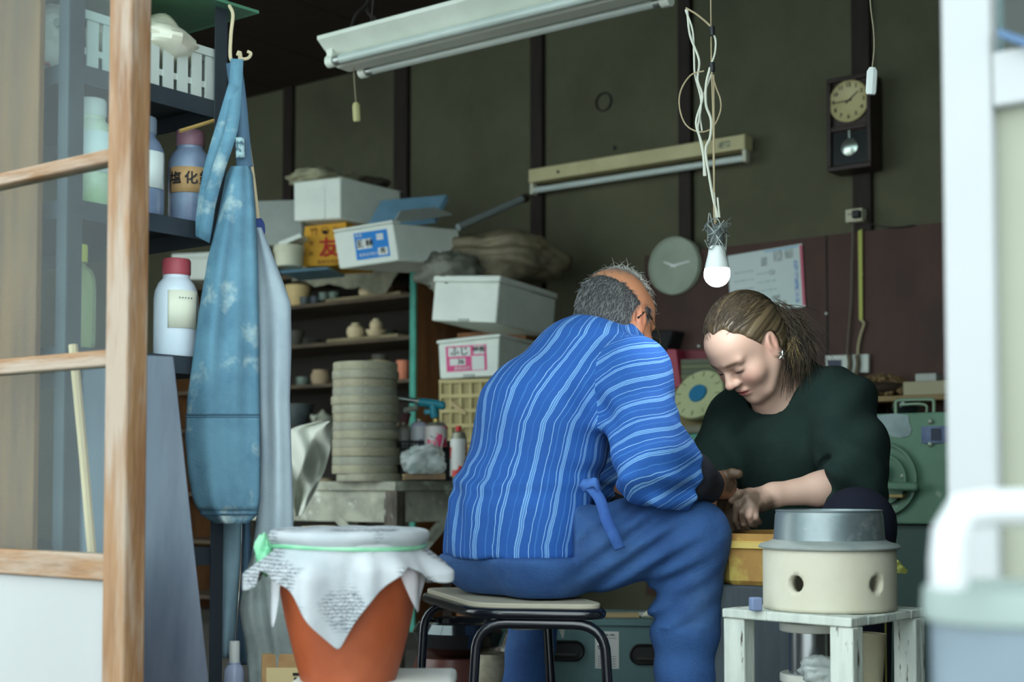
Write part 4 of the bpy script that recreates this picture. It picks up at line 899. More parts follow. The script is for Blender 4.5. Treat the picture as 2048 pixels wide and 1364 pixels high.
# leaning loose tube and sheet bundle
lt = thing('loose_lamp_tube', 'grey fluorescent tube leaning at a slant against the wall', 'lamp tube', at(918, 452, 6.5))
MB().tube([at(916, 455, 6.45), at(1044, 399, 6.75)], .0165, 14).obj('tube', M('dull_tube', (140, 150, 150), .3, spec=.5), lt); MB().tube([at(1044, 399, 6.75), at(1054, 395, 6.77)], .02, 14).obj('end_cap', DARKWOOD, lt)
SHT = M('dirty_sheet', (138, 126, 100), .6, c2=(98, 90, 72), sc=6, bump=.2, bsc=30, spec=.4)
zf = zct+.02
v, f = crumple(at(1000, 520, 6.55), (.30, .22, .13), 31, .22, 5, n=64, m=40); tag(link('plastic_sheet_bundle', v, f, SHT, angle=0), 'dirty brown plastic sheeting bundled behind the big foam box', 'sheeting')
v, f = crumple(at(905, 548, 6.30), (.13, .10, .09), 33, .3, 6, n=50, m=30); tag(link('plastic_sheet_bundle', v, f, M('grey_sheet', (116, 116, 104), .6, c2=(86, 86, 78), sc=8, bump=.2, bsc=30), angle=0), 'grey plastic sheeting hanging over the cabinet corner', 'sheeting')
drape('grey_cloth', 'grey cloth hanging over the cabinet front under the foam boxes', GCL, [PV(690, 548, VC0-.03), PV(830, 520, VC0-.03), PV(845, 508, VC0+.1), PV(650, 538, VC0+.1)], .02, 8, sag=.0)
# support block so the pile behind the foam box stands on something
bx = at(1010, 600, 6.75); tag(MB().box(np.array([bx[0], bx[1]+.1, .72]), (.42, .22, 1.44), U, V).obj('storage_chest', BRW, bevel=.004), 'tall brown chest hidden behind the big foam box', 'chest')
# ---------------------------------------------------------------- trestle table with the stack of bats
dN = 5.35; zt_ = P(775, 963, dN)[2]
TBL = M('worn_table', (176, 176, 158), .8, c2=(140, 140, 126), sc=9, bump=.25, bsc=50, c3=(216, 220, 206), sc3=14, th3=(.58, .68))
N_ = P(790, 963, dN); N_[2] = 0
e1 = -nrm(U*.96-V*.28); e2 = nrm(V*.9+U*.55)
e1 = np.array([-.86, .50, 0]); e2 = np.array([.74, .67, 0]); e1 = nrm(e1); e2 = nrm(e2)
tb = thing('work_table', 'paint spattered work table carrying the stack of bats', 'table', N_)
LT, WT = .80, .62
MB().hexa([N_+Z*(zt_-.035), N_+e2*WT+Z*(zt_-.035), N_+e2*WT+e1*LT+Z*(zt_-.035), N_+e1*LT+Z*(zt_-.035)], [N_+Z*zt_, N_+e2*WT+Z*zt_, N_+e2*WT+e1*LT+Z*zt_, N_+e1*LT+Z*zt_]).obj('top', TBL, tb, bevel=.003)
ins = .03
corner = [N_+e1*ins+e2*ins, N_+e1*(LT-ins)+e2*ins, N_+e1*(LT-ins)+e2*(WT-ins), N_+e1*ins+e2*(WT-ins)]
for a, b in [(0, 1), (1, 2), (2, 3), (3, 0)]:
    m_ = (corner[a]+corner[b])/2; MB().box(m_+Z*(zt_-.035-.06), (np.linalg.norm(corner[b]-corner[a]), .022, .12), corner[b]-corner[a]).obj('apron_board', TBL, tb, bevel=.002)
for c in corner: MB().box(c+Z*(zt_-.035)/2, (.06, .06, zt_-.035), e1).obj('leg', M('worn_leg', (112, 104, 92), .8, c2=(70, 62, 56), sc=7, stretch=(3, 3, .8), c3=(176, 178, 168), sc3=12, th3=(.58, .66)), tb, bevel=.004)
for (a, b) in [(0, 1), (0, 3)]:
    dr = nrm(corner[b]-corner[a]); MB().box(corner[a]+dr*.16+Z*(zt_-.23), (.26, .03, .035), nrm(dr+Z*.9), None, nrm(Z-dr*.9)).obj('brace', TBL, tb, smooth=False); MB().box(corner[b]-dr*.16+Z*(zt_-.23), (.26, .03, .035), nrm(dr-Z*.9), None, nrm(Z+dr*.9)).obj('brace', TBL, tb, smooth=False)
kd = 5.5/FPX
BAT = [M('bat_%d' % i, c_, .8, c2=d_, sc=9, bump=.15, bsc=60, c3=(200, 196, 170), sc3=7, th3=(.6, .72)) for i, (c_, d_) in enumerate([((168, 165, 144), (136, 134, 118)), ((172, 167, 142), (142, 138, 118)), ((162, 161, 144), (132, 132, 120)), ((170, 163, 138), (138, 132, 112))])]
sc0 = P(730, 962, 5.5); sc0[2] = zt_+.001; hb = 17.1*kd; rs = np.random.RandomState(11)
ordn = ['bottom', 'second from the bottom', 'third from the bottom', 'fourth from the bottom', 'fifth from the bottom', 'sixth from the bottom', 'seventh from the bottom', 'eighth from the bottom', 'sixth from the top', 'fifth from the top', 'fourth from the top', 'third from the top', 'second from the top', 'topmost']
for i in range(14):
    r = (66+rs.uniform(-2, 1.5))*kd; off = np.array([rs.uniform(-2.5, 2.5), rs.uniform(-3, 3), 0])*kd; h = hb*rs.uniform(.97, 1.0)
    if i == 0: off = np.array([10*kd, -.01, 0]); r = 66*kd; h = hb*.85
    c = sc0+off+Z*(hb*i-(hb*.12 if i else 0)); rr = r
    tag(MB().lathe([(0, 0), (rr-.002, 0), (rr, .003), (rr, h-.003), (rr-.003, h), (0, h)], c, 48).obj('throwing_bat', BAT[i % 4]), ('topmost round grey bat of the stack' if i == 13 else 'round grey bat, %s of the stack' % ordn[i]), 'bat', 'round bats stacked on the work table')
# canvas sheet beside the table
CAN = M('white_canvas', (214, 216, 202), .8, c2=(190, 192, 180), sc=5)
r_ = [(842, 648, 665), (850, 600, 666), (862, 575, 664), (900, 575, 661), (940, 575, 650), (980, 575, 632), (1010, 578, 615), (1032, 590, 602)]
G = []
for y in np.linspace(842, 1032, 40):
    xl, xr = [np.interp(y, [a[0] for a in r_], [a[i] for a in r_]) for i in (1, 2)]
    G.append([P(xl+(xr-xl)*s, y, 4.9+.05*math.sin(3.2*s+y/40)+.03*math.sin(9*s-y/25)+.04*(1-s)+.03*abs(math.sin(5*s+y/55.))) for s in np.linspace(0, 1, 26)])
o = MB().grid(G).obj('canvas_sheet', CAN, angle=0); solid(o, .003, 0); subsurf(o, 1); tag(o, 'white canvas sheet slung beside the stack of bats', 'canvas')
# wire mesh basket, cans, torch, bag and plank
DT = 5.45
def tp_(x, y, d=DT): return P(x, y, d)
bz = zt_; c = tp_(845, 960, 5.62); c[2] = bz
mk = thing('mesh_basket', 'black wire mesh basket of cans on the work table', 'basket', c)
BW_, BH = .2, .155; bx_ = nrm([.96, .28, 0]); by_ = np.cross(Z, bx_); MSH = M('black_mesh', (30, 32, 38), .5)
mb = MB()
for s in (-1, 1):
    for i in range(15):
        o_ = (i/14-.5)*BW_; mb.box(c+bx_*o_+by_*s*.07+Z*BH/2, (.005, .003, BH), bx_, by_); mb.box(c+bx_*s*BW_/2+by_*o_*.7+Z*BH/2, (.003, .005, BH), bx_, by_)
    for j in range(11):
        z = BH*j/10; mb.box(c+by_*s*.07+Z*z, (BW_, .003, .005), bx_, by_); mb.box(c+bx_*s*BW_/2+Z*z, (.003, .14, .005), bx_, by_)
mb.box(c+Z*.004, (BW_, .14, .004), bx_, by_); o = mb.obj('mesh', MSH, mk, smooth=False); o['kind'] = 'stuff'
MB().tube([c+bx_*a*BW_/2+by_*b*.07+Z*BH for a, b in ((-1, -1), (1, -1), (1, 1), (-1, 1))], .005, 8, closed=True).obj('rim', MSH, mk)
MB().tube(curve_pts([tp_(860, 872), tp_(870, 878), tp_(877, 897), tp_(881, 900), tp_(888, 872)], 20), .003, 6).obj('handle', M('grey_wire', (150, 150, 146), .5), mk)
def can(label, x, ytop, w_, hpx, mats, d=5.55, cat='can', base=None):
    c = tp_(x, ytop+hpx, d); k_ = d/FPX; r = w_/2*k_; h = hpx*k_; t = thing('gas_can' if 'gas' in label else 'spray_can', label, cat, c)
    MB().lathe([(0, 0), (r, 0), (r, h*.72), (r*.97, h*.74)], c, 24).obj('body', mats[0], t); MB().lathe([(r, h*.72), (r*.75, h*.86), (r*.4, h*.9), (0, h*.9)], c, 24).obj('shoulder', mats[1], t)
    MB().lathe([(0, h*.88), (r*.34, h*.88), (r*.34, h), (0, h)], c, 14).obj('valve', mats[2], t); return t, c, r, h
SIL = M('dull_steel', (150, 146, 130), .4, .6)
gm = M('can_print', (196, 190, 186), .4, c2=(210, 70, 110), sc=14, th=(.5, .54), c3=(70, 70, 90), sc3=18, th3=(.62, .65))
can('pink printed gas can with the teal torch screwed on', 872, 838, 46, 56, (gm, SIL, M('brass', (170, 150, 90), .4, .7)))
can('grey spray can standing in the mesh basket', 806, 845, 30, 50, (M('grey_can', (130, 128, 122), .5, c2=(160, 158, 150), sc=10), SIL, SIL), 5.62)
can('white labelled can beside the gas can in the basket', 838, 838, 36, 56, (M('white_can', (186, 186, 190), .4, c2=(96, 96, 120), sc=16, th=(.56, .6)), M('lilac_top', (170, 166, 186), .4), SIL), 5.6)
can('spray can with red cap next to the striped shirt', 917, 852, 34, 100, (M('red_white_can', (196, 196, 190), .4, c2=(190, 40, 40), sc=10, th=(.5, .53)), SIL, M('red_nozzle', (190, 36, 36), .5)), 5.3)
tq = thing('gas_torch', 'teal gas torch head with chrome nozzle', 'torch', tp_(872, 836, 5.55)); TL = M('teal_plastic', (30, 122, 140), .4)
MB().tube([tp_(836, 803, 5.55), tp_(838, 804, 5.55), tp_(870, 808, 5.55), tp_(888, 812, 5.55), tp_(891, 812, 5.55)], [.012, .0165, .018, .016, .010], 12).obj('handle', TL, tq)
MB().tube([tp_(866, 810, 5.55), tp_(870, 835, 5.55)], [.018, .017], 12).obj('collar', TL, tq); MB().box(tp_(856, 824, 5.55), (.03, .02, .02)).obj('trigger', TL, tq, bevel=.004)
MB().tube([tp_(792, 796, 5.55), tp_(838, 803, 5.55)], .0105, 12).obj('nozzle', M('chrome_dark', (120, 124, 122), .25, .9), tq); MB().tube([tp_(833, 801.5, 5.55), tp_(837, 803.5, 5.55)], .0135, 12).obj('nozzle_ring', SIL, tq)
tag(MB().tube([tp_(815, 825, 5.7), tp_(800, 870, 5.7)], [.016, .02], 10).obj('brush_handle', M('maroon', (90, 36, 40), .5)), 'dark red handle sticking up behind the torch', 'handle')
tag(MB().box(tp_(822, 818, 5.66), (.06, .03, .02), nrm([1, 0, .2])).obj('white_wedge', M('white_chip', (190, 196, 180), .7), bevel=.004), 'white wedge lying behind the torch nozzle', 'wedge')
tag(MB().slab([tp_(900, 809, 5.5), tp_(930, 831, 5.5), tp_(934, 824, 5.5), tp_(902, 801, 5.5)], np.array([.004, .01, 0])).obj('wooden_stick', M('pale_slat', (196, 172, 128), .7), bevel=.002), 'pale flat wooden stick poking up beside the man', 'stick')
v, f = crumple(tp_(848, 922, 5.30), (.083, .05, .058), 41, .2, 6, n=60, m=40, floor=zt_+.026); tag(link('bubble_bag', v, f, M('clear_crinkle', (196, 206, 202), .15, alpha=.55, spec=.9, bump=.5, bsc=50), angle=0), 'clear crumpled plastic bag in front of the mesh basket', 'bag')
tag(MB().box(tp_(850, 953, 5.32)-Z*0, (.15, .08, .024), nrm([.98, .12, 0])).obj('wood_plank', M('plank_brown', (136, 112, 84), .8, c2=(112, 92, 70), sc=7), bevel=.002), 'brown wooden plank under the clear bag', 'plank')
# ================================================================ PEOPLE
J = lambda x, y, d: P(x, y, d)
def cut(S, p, n, rad, k=.006):
    p = np.asarray(p, float); sl, g = S.win(p-rad-.02, p+rad+.02); n = nrm(n)
    d = np.maximum(-((g-p)@n), np.linalg.norm(g-p, axis=-1)-rad); S.comb(sl, d, k, 'sub')
def low(p, z): q = np.array(p, float); q[2] = z; return q
def frame(head, pitch, roll=0):
    """right-handed head frame: f forward, l left, u up; pitch > 0 looks down"""
    h = nrm([head[0], head[1], 0]); f = math.cos(pitch)*h-math.sin(pitch)*Z; u = math.sin(pitch)*h+math.cos(pitch)*Z; l = np.cross(u, f)
    c, s = math.cos(roll), math.sin(roll); return f, c*l+s*u, c*u-s*l
def head_sdf(S, c, fr, sc=1.0, male=False, k=.012):
    f, l, u = fr; q = lambda a, b, d: c+sc*(f*a+l*b+u*d); A = np.array([f, l, u])
    S.ell(q(-.012, 0, .028), np.array([.098, .076, .088])*sc, A, .01)                     # skull
    S.ell(q(.030, 0, -.030), np.array([.064, .062, .082])*sc, A, .03)                     # face
    S.ell(q(.052, 0, -.082), np.array([.034, .036, .036])*sc, A, .03)                     # jaw
    S.ell(q(.072, 0, -.106), np.array([.019, .022, .016])*sc, A, .02)                     # chin
    for s in (-1, 1):
        S.cap(q(-.005, s*.058, -.045), q(.05, s*.036, -.098), .020*sc, .016*sc, .028)     # jaw line
        S.ell(q(.062, s*.044, -.036), np.array([.024, .024, .024])*sc, A, .026)           # cheek
        S.ell(q(.103, s*.032, -.001), np.array([.016, .019, .012])*sc, A, .014, 'sub')    # eye socket
        S.ell(q(.0805, s*.031, -.003), np.array([.0135, .0165, .0115])*sc, A, .004)       # closed lid
        S.cap(q(.091, s*.012, .017), q(.080, s*.048, .018), .0075*sc, .006*sc, .014)      # brow
        S.ell(q(.100, s*.0125, -.036), np.array([.011, .0085, .008])*sc, A, .008)         # nostril wing
    S.ell(q(.050, 0, .045), np.array([.046, .056, .048])*sc, A, .03)                      # forehead
    S.cap(q(.088, 0, .010), q(.112, 0, -.029), .0075*sc, .0095*sc, .012); S.ell(q(.113, 0, -.032), np.array([.0115, .0105, .0095])*sc, A, .008)
    for s in (-1, 1): S.ell(q(.107, s*.007, -.0415), np.array([.005, .0035, .003])*sc, A, .003, 'sub')
    S.ell(q(.092, 0, -.063), np.array([.010, .022, .007])*sc, A, .008); S.ell(q(.089, 0, -.076), np.array([.010, .019, .0065])*sc, A, .008)
    S.ell(q(.103, 0, -.0695), np.array([.010, .022, .0016])*sc, A, .003, 'sub')
    for s in (-1, 1):                                                                     # ears
        e = q(-.008, s*.078, -.008); eu = nrm(u*.95-f*.28); ef = np.cross(eu, l)*1.0
        S.ell(e, np.array([.018, .008, .032])*sc, np.array([np.cross(l, eu), l, eu]), .006)
        S.ell(e+l*s*.0085*sc+np.cross(l, eu)*.001*sc+eu*.005*sc, np.array([.0105, .0065, .019])*sc, np.array([np.cross(l, eu), l, eu]), .004, 'sub')
        S.cap(e+l*s*.004*sc+eu*.016*sc-np.cross(l, eu)*.006*sc, e+l*s*.004*sc-eu*.008*sc-np.cross(l, eu)*.006*sc, .0028*sc, .0026*sc, .004); S.ell(e-eu*.027*sc+l*s*.001, np.array([.010, .0055, .010])*sc, np.array([np.cross(l, eu), l, eu]), .006)
    return q
def local(v, c, fr, sc=1.0): return ((v-c)@np.array(fr).T)/sc
def gauss(p, c, r): return np.exp(-(((p-np.array(c))/np.array(r))**2).sum(-1))
def mixc(col, m, c): return col*(1-m[:, None])+np.array(lin(c)[:3])*m[:, None]
SKIN = attr_mat('skin', .5, sss=.12, spec=.35)
def face_colors(v, c, fr, base, sc=1.0, lips=(170, 92, 92), blush=.45, brow=(120, 92, 74)):
    p = local(v, c, fr, sc); col = np.tile(np.array(lin(base)[:3]), (len(v), 1)); inhead = p[:, 2] > -.13
    m = lambda g: np.clip(g, 0, 1)*inhead
    for s in (-1, 1):
        col = mixc(col, m(blush*gauss(p, (.07, s*.045, -.035), (.03, .022, .022))), (212, 120, 110))
        col = mixc(col, m(.9*np.clip(1.7*gauss(p, (.088, s*.031, .0185), (.03, .021, .0048)), 0, 1)), brow)
        col = mixc(col, m(.9*np.clip(1.4*gauss(p, (.092, s*.031, -.0108), (.012, .0155, .0030)), 0, 1)), (48, 34, 30)); col = mixc(col, m(.45*gauss(p, (.092, s*.031, .004), (.012, .017, .006))), (150, 100, 84))
        col = mixc(col, m(.35*gauss(p, (-.008, s*.085, -.008), (.03, .02, .03))), (206, 120, 104))
        col = mixc(col, m(.6*gauss(p, (.107, s*.007, -.043), (.006, .004, .003))), (90, 50, 44))
    col = mixc(col, m(.4*gauss(p, (.115, 0, -.034), (.012, .013, .012))), (214, 128, 116))
    col = mixc(col, m(.9*np.clip(1.5*gauss(p, (.095, 0, -.0695), (.02, .0195, .0085)), 0, 1)), lips)
    col = mixc(col, m(.8*gauss(p, (.096, 0, -.0695), (.02, .021, .0016))), (96, 40, 44)); return col
def hand_sdf(S, wrist, palm, fingers, thumb, rp=.03, k=.01, pn=None, rf=.0088):
    """palm: centre; fingers: list of joint chains; thumb: joint chain"""
    S.cap(wrist, palm, .025, rp*.9, .02, flat=(pn, 1.5) if pn is not None else None)
    S.ell(palm, rp, None, .02)
    for ch in fingers:
        S.cap(palm, ch[0], rp*.55, rf*1.2, .012)
        n = len(ch)
        for i in range(n-1): S.cap(ch[i], ch[i+1], rf*(1.12-.1*i), rf*(1.02-.1*i), .003)
    S.cap(palm, thumb[0], .018, rf*1.35, .012)
    for i in range(len(thumb)-1): S.cap(thumb[i], thumb[i+1], rf*(1.3-.1*i), rf*(1.2-.12*i), .004)
# ---------------------------------------------------------------- the man on the stool
Fm = nrm([.72, .69, 0]); Rm = nrm([.69, -.72, 0])
PEL, CHE, UPB, NEK = J(1028, 1085, 3.28), J(1085, 850, 3.32), J(1160, 738, 3.38), J(1210, 682, 3.42)
RSH, REL, RWR = J(1268, 752, 3.21), J(1303, 925, 3.10), J(1428, 968, 3.22)
LSH, LEL, LWR = J(1130, 715, 3.55), J(1195, 960, 3.62), J(1405, 1000, 3.42)
man = thing('person', 'person in blue striped work shirt and jeans, back to the camera', 'person', low(PEL, 0))
# striped cotton shirt
S = SDF([-.32, 2.9, .45], [.52, 3.85, 1.18], .0065)
tf = (Fm, 1.38)
S.cap(PEL, CHE, .178, .172, .03, tf); S.cap(CHE, UPB, .172, .118, .05, tf); S.cap(UPB, NEK, .10, .062, .05)
S.cap(LSH, RSH, .062, .068, .07); S.cap(UPB, RSH, .10, .070, .06); S.cap(UPB, LSH, .10, .065, .06); S.cap(PEL-Z*.06, PEL+Z*.05, .186, .18, .03, (Fm, 1.3))
S.cap(RSH, REL, .074, .084, .045); S.cap(REL, J(1400, 950, 3.14), .080, .060, .03); S.cap(J(1290, 960, 3.1), J(1375, 985, 3.13), .045, .038, .03)
S.cap(LSH, LEL, .07, .075, .04); S.cap(LEL, J(1250, 975, 3.6), .07, .06, .03)
S.cap(J(1188, 672, 3.42), J(1240, 690, 3.40), .066, .062, .02)
nk = nrm(NEK-UPB); hdir = nrm(nk*.8+Z*.5); S.half(NEK+hdir*.052, hdir)
S.half(low(PEL, J(1040, 1118, 3.2)[2]), -Z)
S.half(J(1388, 950, 3.12), nrm([.93, .3, -.1]))
armax = nrm(REL-RSH)
def folds(p):
    d = .0035*wob(p, 22, 3)+.0022*wob(p, 45, 4)
    a = p-RSH; t = np.clip(a@armax/np.linalg.norm(REL-RSH), -.3, 1.3); near = np.exp(-(np.linalg.norm(a-(t*np.linalg.norm(REL-RSH))[:, None]*armax, axis=1)/.11)**4)
    d = d+near*.0055*np.sin(p@(armax*85)+2.2*np.sin(p@(Rm*22))+1.3*wob(p, 14, 5))*np.clip(t-.1, 0, 1)
    wl = np.exp(-((p[:, 2]-(J(1100, 965, 3.2)[2]))/.035)**2); d = d+wl*.006*np.sin(p@(Z*110)+3*wob(p, 12, 8))
    hip = np.exp(-((p[:, 2]-.66)/.1)**2); d = d+hip*.004*np.sin(p@(Rm*70)+p@(Z*30)+2*wob(p, 10, 12))
    arm = np.exp(-(np.linalg.norm(p-J(1215, 870, 3.15), axis=1)/.09)**2); d = d+arm*.008*np.sin(p@(nrm(Rm*.6+Z*.8)*75)); return d
S.disp(folds)
v, f = S.mesh(); v = smoothv(v, f, 2, .4)
shirt = link('shirt', v, f, None, man, angle=0)
fc = v[f].mean(1)
def seg_d(p, a, b, r): ab = b-a; t = np.clip((p-a)@ab/(ab@ab), 0, 1); return np.linalg.norm(p-a-t[:, None]*ab, axis=1)-r
sl_r = np.minimum.reduce([seg_d(fc, RSH+armax*.07, REL, .078), seg_d(fc, REL, J(1400, 950, 3.14), .085), seg_d(fc, J(1290, 960, 3.1), J(1375, 985, 3.13), .06)]); sl_l = np.minimum(seg_d(fc, LSH+nrm(LEL-LSH)*.05, LEL, .07), seg_d(fc, LEL, J(1250, 975, 3.6), .06))
axs = CHE-PEL
def tors_d(p):
    out = []
    for a, b, r in ((PEL, CHE, .175), (CHE, UPB, .15), (UPB, NEK, .09)):
        ab = b-a; t = np.clip((p-a)@ab/(ab@ab), 0, 1); w_ = p-a-t[:, None]*ab; w_ = w_+.38*(w_@Fm)[:, None]*Fm; out.append(np.linalg.norm(w_, axis=1)-r)
    return np.minimum(np.minimum(out[0], out[1]), out[2])
td = tors_d(fc); reg = np.where((sl_r < td) & (sl_r < sl_l), 1, np.where(sl_l < td, 2, 0))
def st_torso(p):
    out = np.zeros(len(p)); zs_ = [PEL[2], CHE[2], UPB[2], NEK[2]]
    cen = np.stack([np.interp(p[:, 2], zs_, [q[i] for q in (PEL, CHE, UPB, NEK)]) for i in range(3)], 1)
    d = p-cen; lat = d@Rm; bk = -(d@Fm)
    return .17*np.arctan2(lat, (bk+.05)*1.25)+.02*np.clip(p[:, 2]-.7, -1, 1)
def st_arm(p, a, e, w_):
    t1 = nrm(e-a); t2 = nrm(w_-e); L1 = np.linalg.norm(e-a); s1 = (p-a)@t1; s2 = L1+.05+(p-e)@t2
    m = (p-e)@t2+.02; return s1+.75*.5*(m+np.sqrt(m*m+.0006))
lv = v[f]; st = np.zeros(f.shape)
for k_ in range(4):
    p = lv[:, k_]; st[:, k_] = np.where(reg == 0, st_torso(p), np.where(reg == 1, .30+st_arm(p, RSH, REL, RWR), .30+st_arm(p, LSH, LEL, LWR)))
# faces straddling the wrap-around keep one value
bad = (st.max(1)-st.min(1)) > .1; st[bad] = st[bad].mean(1, keepdims=True)
at_ = shirt.data.attributes.new('st', 'FLOAT', 'CORNER'); at_.data.foreach_set('value', st.astype(np.float32).ravel())
def stripe_mat():
    mt = M('indigo_stripe', (48, 84, 160), .85, bump=.25, bsc=350); nt = mt.node_tree; N = nt.nodes; L = nt.links; b = N['Principled BSDF']
    a = N.new('ShaderNodeAttribute'); a.attribute_name = 'st'
    tc = N.new('ShaderNodeTexCoord'); nz = N.new('ShaderNodeTexNoise'); nz.inputs['Scale'].default_value = 26; L.new(tc.outputs['Object'], nz.inputs['Vector'])
    m1 = N.new('ShaderNodeMath'); m1.operation = 'MULTIPLY_ADD'; m1.inputs[1].default_value = .006; L.new(nz.outputs[0], m1.inputs[0]); L.new(a.outputs['Fac'], m1.inputs[2])
    m2 = N.new('ShaderNodeMath'); m2.operation = 'MULTIPLY'; m2.inputs[1].default_value = 1/.135; L.new(m1.outputs[0], m2.inputs[0])
    m3 = N.new('ShaderNodeMath'); m3.operation = 'FRACT'; L.new(m2.outputs[0], m3.inputs[0])
    cr = N.new('ShaderNodeValToRGB'); cr.color_ramp.interpolation = 'CONSTANT'
    dk, md, lt = lin((40, 94, 172)), lin((66, 124, 196)), lin((134, 180, 226))
    stops = [(0, dk), (.03, lt), (.042, dk), (.075, lt), (.087, md), (.10, lt), (.113, md), (.127, lt), (.139, dk), (.25, md), (.262, dk), (.36, lt), (.374, dk), (.42, lt), (.432, md), (.446, lt), (.458, dk), (.56, md), (.57, dk), (.66, lt), (.674, md), (.69, lt), (.702, md), (.715, lt), (.727, dk), (.84, lt), (.853, dk), (.92, md), (.935, dk)]
    e = cr.color_ramp.elements
    while len(e) > 1: e.remove(e[-1])
    e[0].position = 0; e[0].color = dk
    for p_, c_ in stops[1:]: q = e.new(p_); q.color = c_
    L.new(m3.outputs[0], cr.inputs[0])
    n2 = N.new('ShaderNodeTexNoise'); n2.inputs['Scale'].default_value = 5; L.new(tc.outputs['Object'], n2.inputs['Vector'])
    mx = N.new('ShaderNodeMix'); mx.data_type = 'RGBA'; mx.blend_type = 'MULTIPLY'; mx.inputs[0].default_value = .5; L.new(cr.outputs[0], mx.inputs[6])
    r2 = N.new('ShaderNodeMapRange'); r2.inputs[1].default_value = .3; r2.inputs[2].default_value = .7; r2.inputs[3].default_value = .75; r2.inputs[4].default_value = 1.15; L.new(n2.outputs[0], r2.inputs[0]); L.new(r2.outputs[0], mx.inputs[7])
    L.new(mx.outputs[2], b.inputs['Base Color']); return mt
STR = stripe_mat(); shirt.data.materials.append(STR)
# side tie of the shirt
def ribbon(pts, w_, name, mat, par, side, n=24, t=.003):
    q = curve_pts(pts, n); side = nrm(side); o = MB().grid([[p-side*w_/2 for p in q], [p for p in q], [p+side*w_/2 for p in q]]).obj(name, mat, par, angle=0); solid(o, t, 0); return o
TIE = M('tie_cloth', (72, 116, 186), .85, c2=(56, 94, 166), sc=12)
v, f = crumple(J(1176, 972, 3.09), (.018, .014, .016), 51, .2, n=24, m=16); tk = link('side_tie', v, f, TIE, man, angle=0)
ribbon([J(1182, 975, 3.08), J(1200, 1000, 3.07), J(1213, 1040, 3.06), J(1228, 1072, 3.06), J(1240, 1098, 3.07)], .024, 'tie_end', TIE, tk, [.9, .1, .35])
ribbon([J(1172, 970, 3.08), J(1190, 965, 3.07), J(1200, 985, 3.08)], .02, 'tie_end', TIE, tk, [.2, .1, .9])
# jeans
JEAN = M('blue_jeans', (54, 94, 150), .85, c2=(42, 76, 128), sc=7, bump=.3, bsc=260, c3=(74, 108, 152), sc3=4, th3=(.5, .8))
RHP, RKN, RAN = J(1085, 1105, 3.2), J(1385, 1072, 3.2), low(J(1372, 1400, 3.24), .09)
LHP, LKN, LAN = J(1000, 1105, 3.42), J(1085, 1095, 3.82), low(J(1042, 1400, 3.78), .09)
S = SDF([-.36, 2.95, .02], [.62, 4.02, .78], .0075)
S.cap(RHP, LHP, .115, .11, .05); S.ell(J(1000, 1112, 3.34), (.145, .14, .10), None, .05); S.ell(PEL+Z*.04, (.15, .14, .12), None, .05)
S.chain([RHP, RKN], [.108, .083], .04); S.chain([RKN, J(1372, 1250, 3.22), RAN], [.080, .074, .068], .03)
S.chain([LHP, LKN], [.108, .08], .04); S.chain([LKN, LAN], [.076, .06], .03)
seat_z = .468
S.half([0, 0, .075], -Z)
thd = nrm(RKN-RHP); fd1 = nrm([.50, 0, -.86])
def jf(p):
    t = np.clip((p-RHP)@thd/np.linalg.norm(RKN-RHP), -.2, 1.2); up_ = p[:, 2] > .40; w_ = np.exp(-((t-.62)/.34)**2)*up_
    d = w_*.0095*np.sin(p@(fd1*128)+1.0*wob(p, 10, 5)+2.6*t)+.0025*wob(p, 20, 7)
    kn = np.exp(-(np.linalg.norm(p-J(1330, 1170, 3.15), axis=1)/.07)**2); d = d+kn*.008*np.sin(p@(nrm([.45, 0, -.9])*140))
    lo_ = (p[:, 2] < .42); d = d+lo_*.0022*np.sin(p@(Z*60)+2*wob(p, 14, 9)); return d
S.disp(jf)
S.comb(*[(lambda sl, g: (sl, np.where((np.abs(g[..., 0]-.0) < .5) & (g[..., 1] < 3.62) & (g[..., 0] < .19), g[..., 2]-seat_z, 1).astype(np.float32)))(*S.win(S.lo, S.lo+S.h*S.n))][0], .004, 'sub')
hz_ = J(1040, 1112, 3.2)[2]
S.comb(*[(lambda sl, g: (sl, np.maximum(np.maximum(hz_-g[..., 2], g[..., 0]-.135), g[..., 1]-3.62).astype(np.float32)))(*S.win(S.lo, S.lo+S.h*S.n))][0], .012, 'sub')
v, f = S.mesh(); v = smoothv(v, f, 2, .4); link('jeans', v, f, JEAN, man, angle=0)
# shoes
for a_, nm in ((RAN, 0), (LAN, 1)):
    S = SDF(a_-np.array([.14, .14, .12]), a_+np.array([.24, .24, .08]), .008); dr = nrm(Fm if nm else [.95, .25, 0])
    S.cap(low(a_, .045)-dr*.03, low(a_, .04)+dr*.16, .045, .04, .02); S.cap(low(a_, .05), low(a_, .10), .045, .045, .02); S.half([0, 0, .002], -Z); v, f = S.mesh(); link('shoe', v, f, M('dark_shoe', (40, 38, 40), .6), man, angle=0)
# black undersleeve on the forearm
BLKC = M('black_knit', (30, 33, 42), .85, bump=.2, bsc=300)
S = SDF(J(1300, 1050, 3.1)-np.array([.06, .1, .03]), J(1460, 880, 3.3)+np.array([.03, .1, .03]), .005)
S.cap(REL, J(1380, 952, 3.14), .06, .052, .02); S.cap(J(1380, 952, 3.14), J(1426, 974, 3.21), .050, .037, .02); S.half(J(1428, 974, 3.215), nrm([.8, .5, -.1])); S.disp(lambda p: .003*wob(p, 60, 2))
v, f = S.mesh(); link('undersleeve', v, f, BLKC, man, angle=0)
S = SDF(J(1180, 1060, 3.5)-np.array([.05, .15, .02]), J(1300, 930, 3.65)+np.array([.05, .1, .03]), .006)
S.cap(LEL, J(1275, 995, 3.56), .05, .042, .02); v, f = S.mesh(); link('undersleeve', v, f, BLKC, man, angle=0)
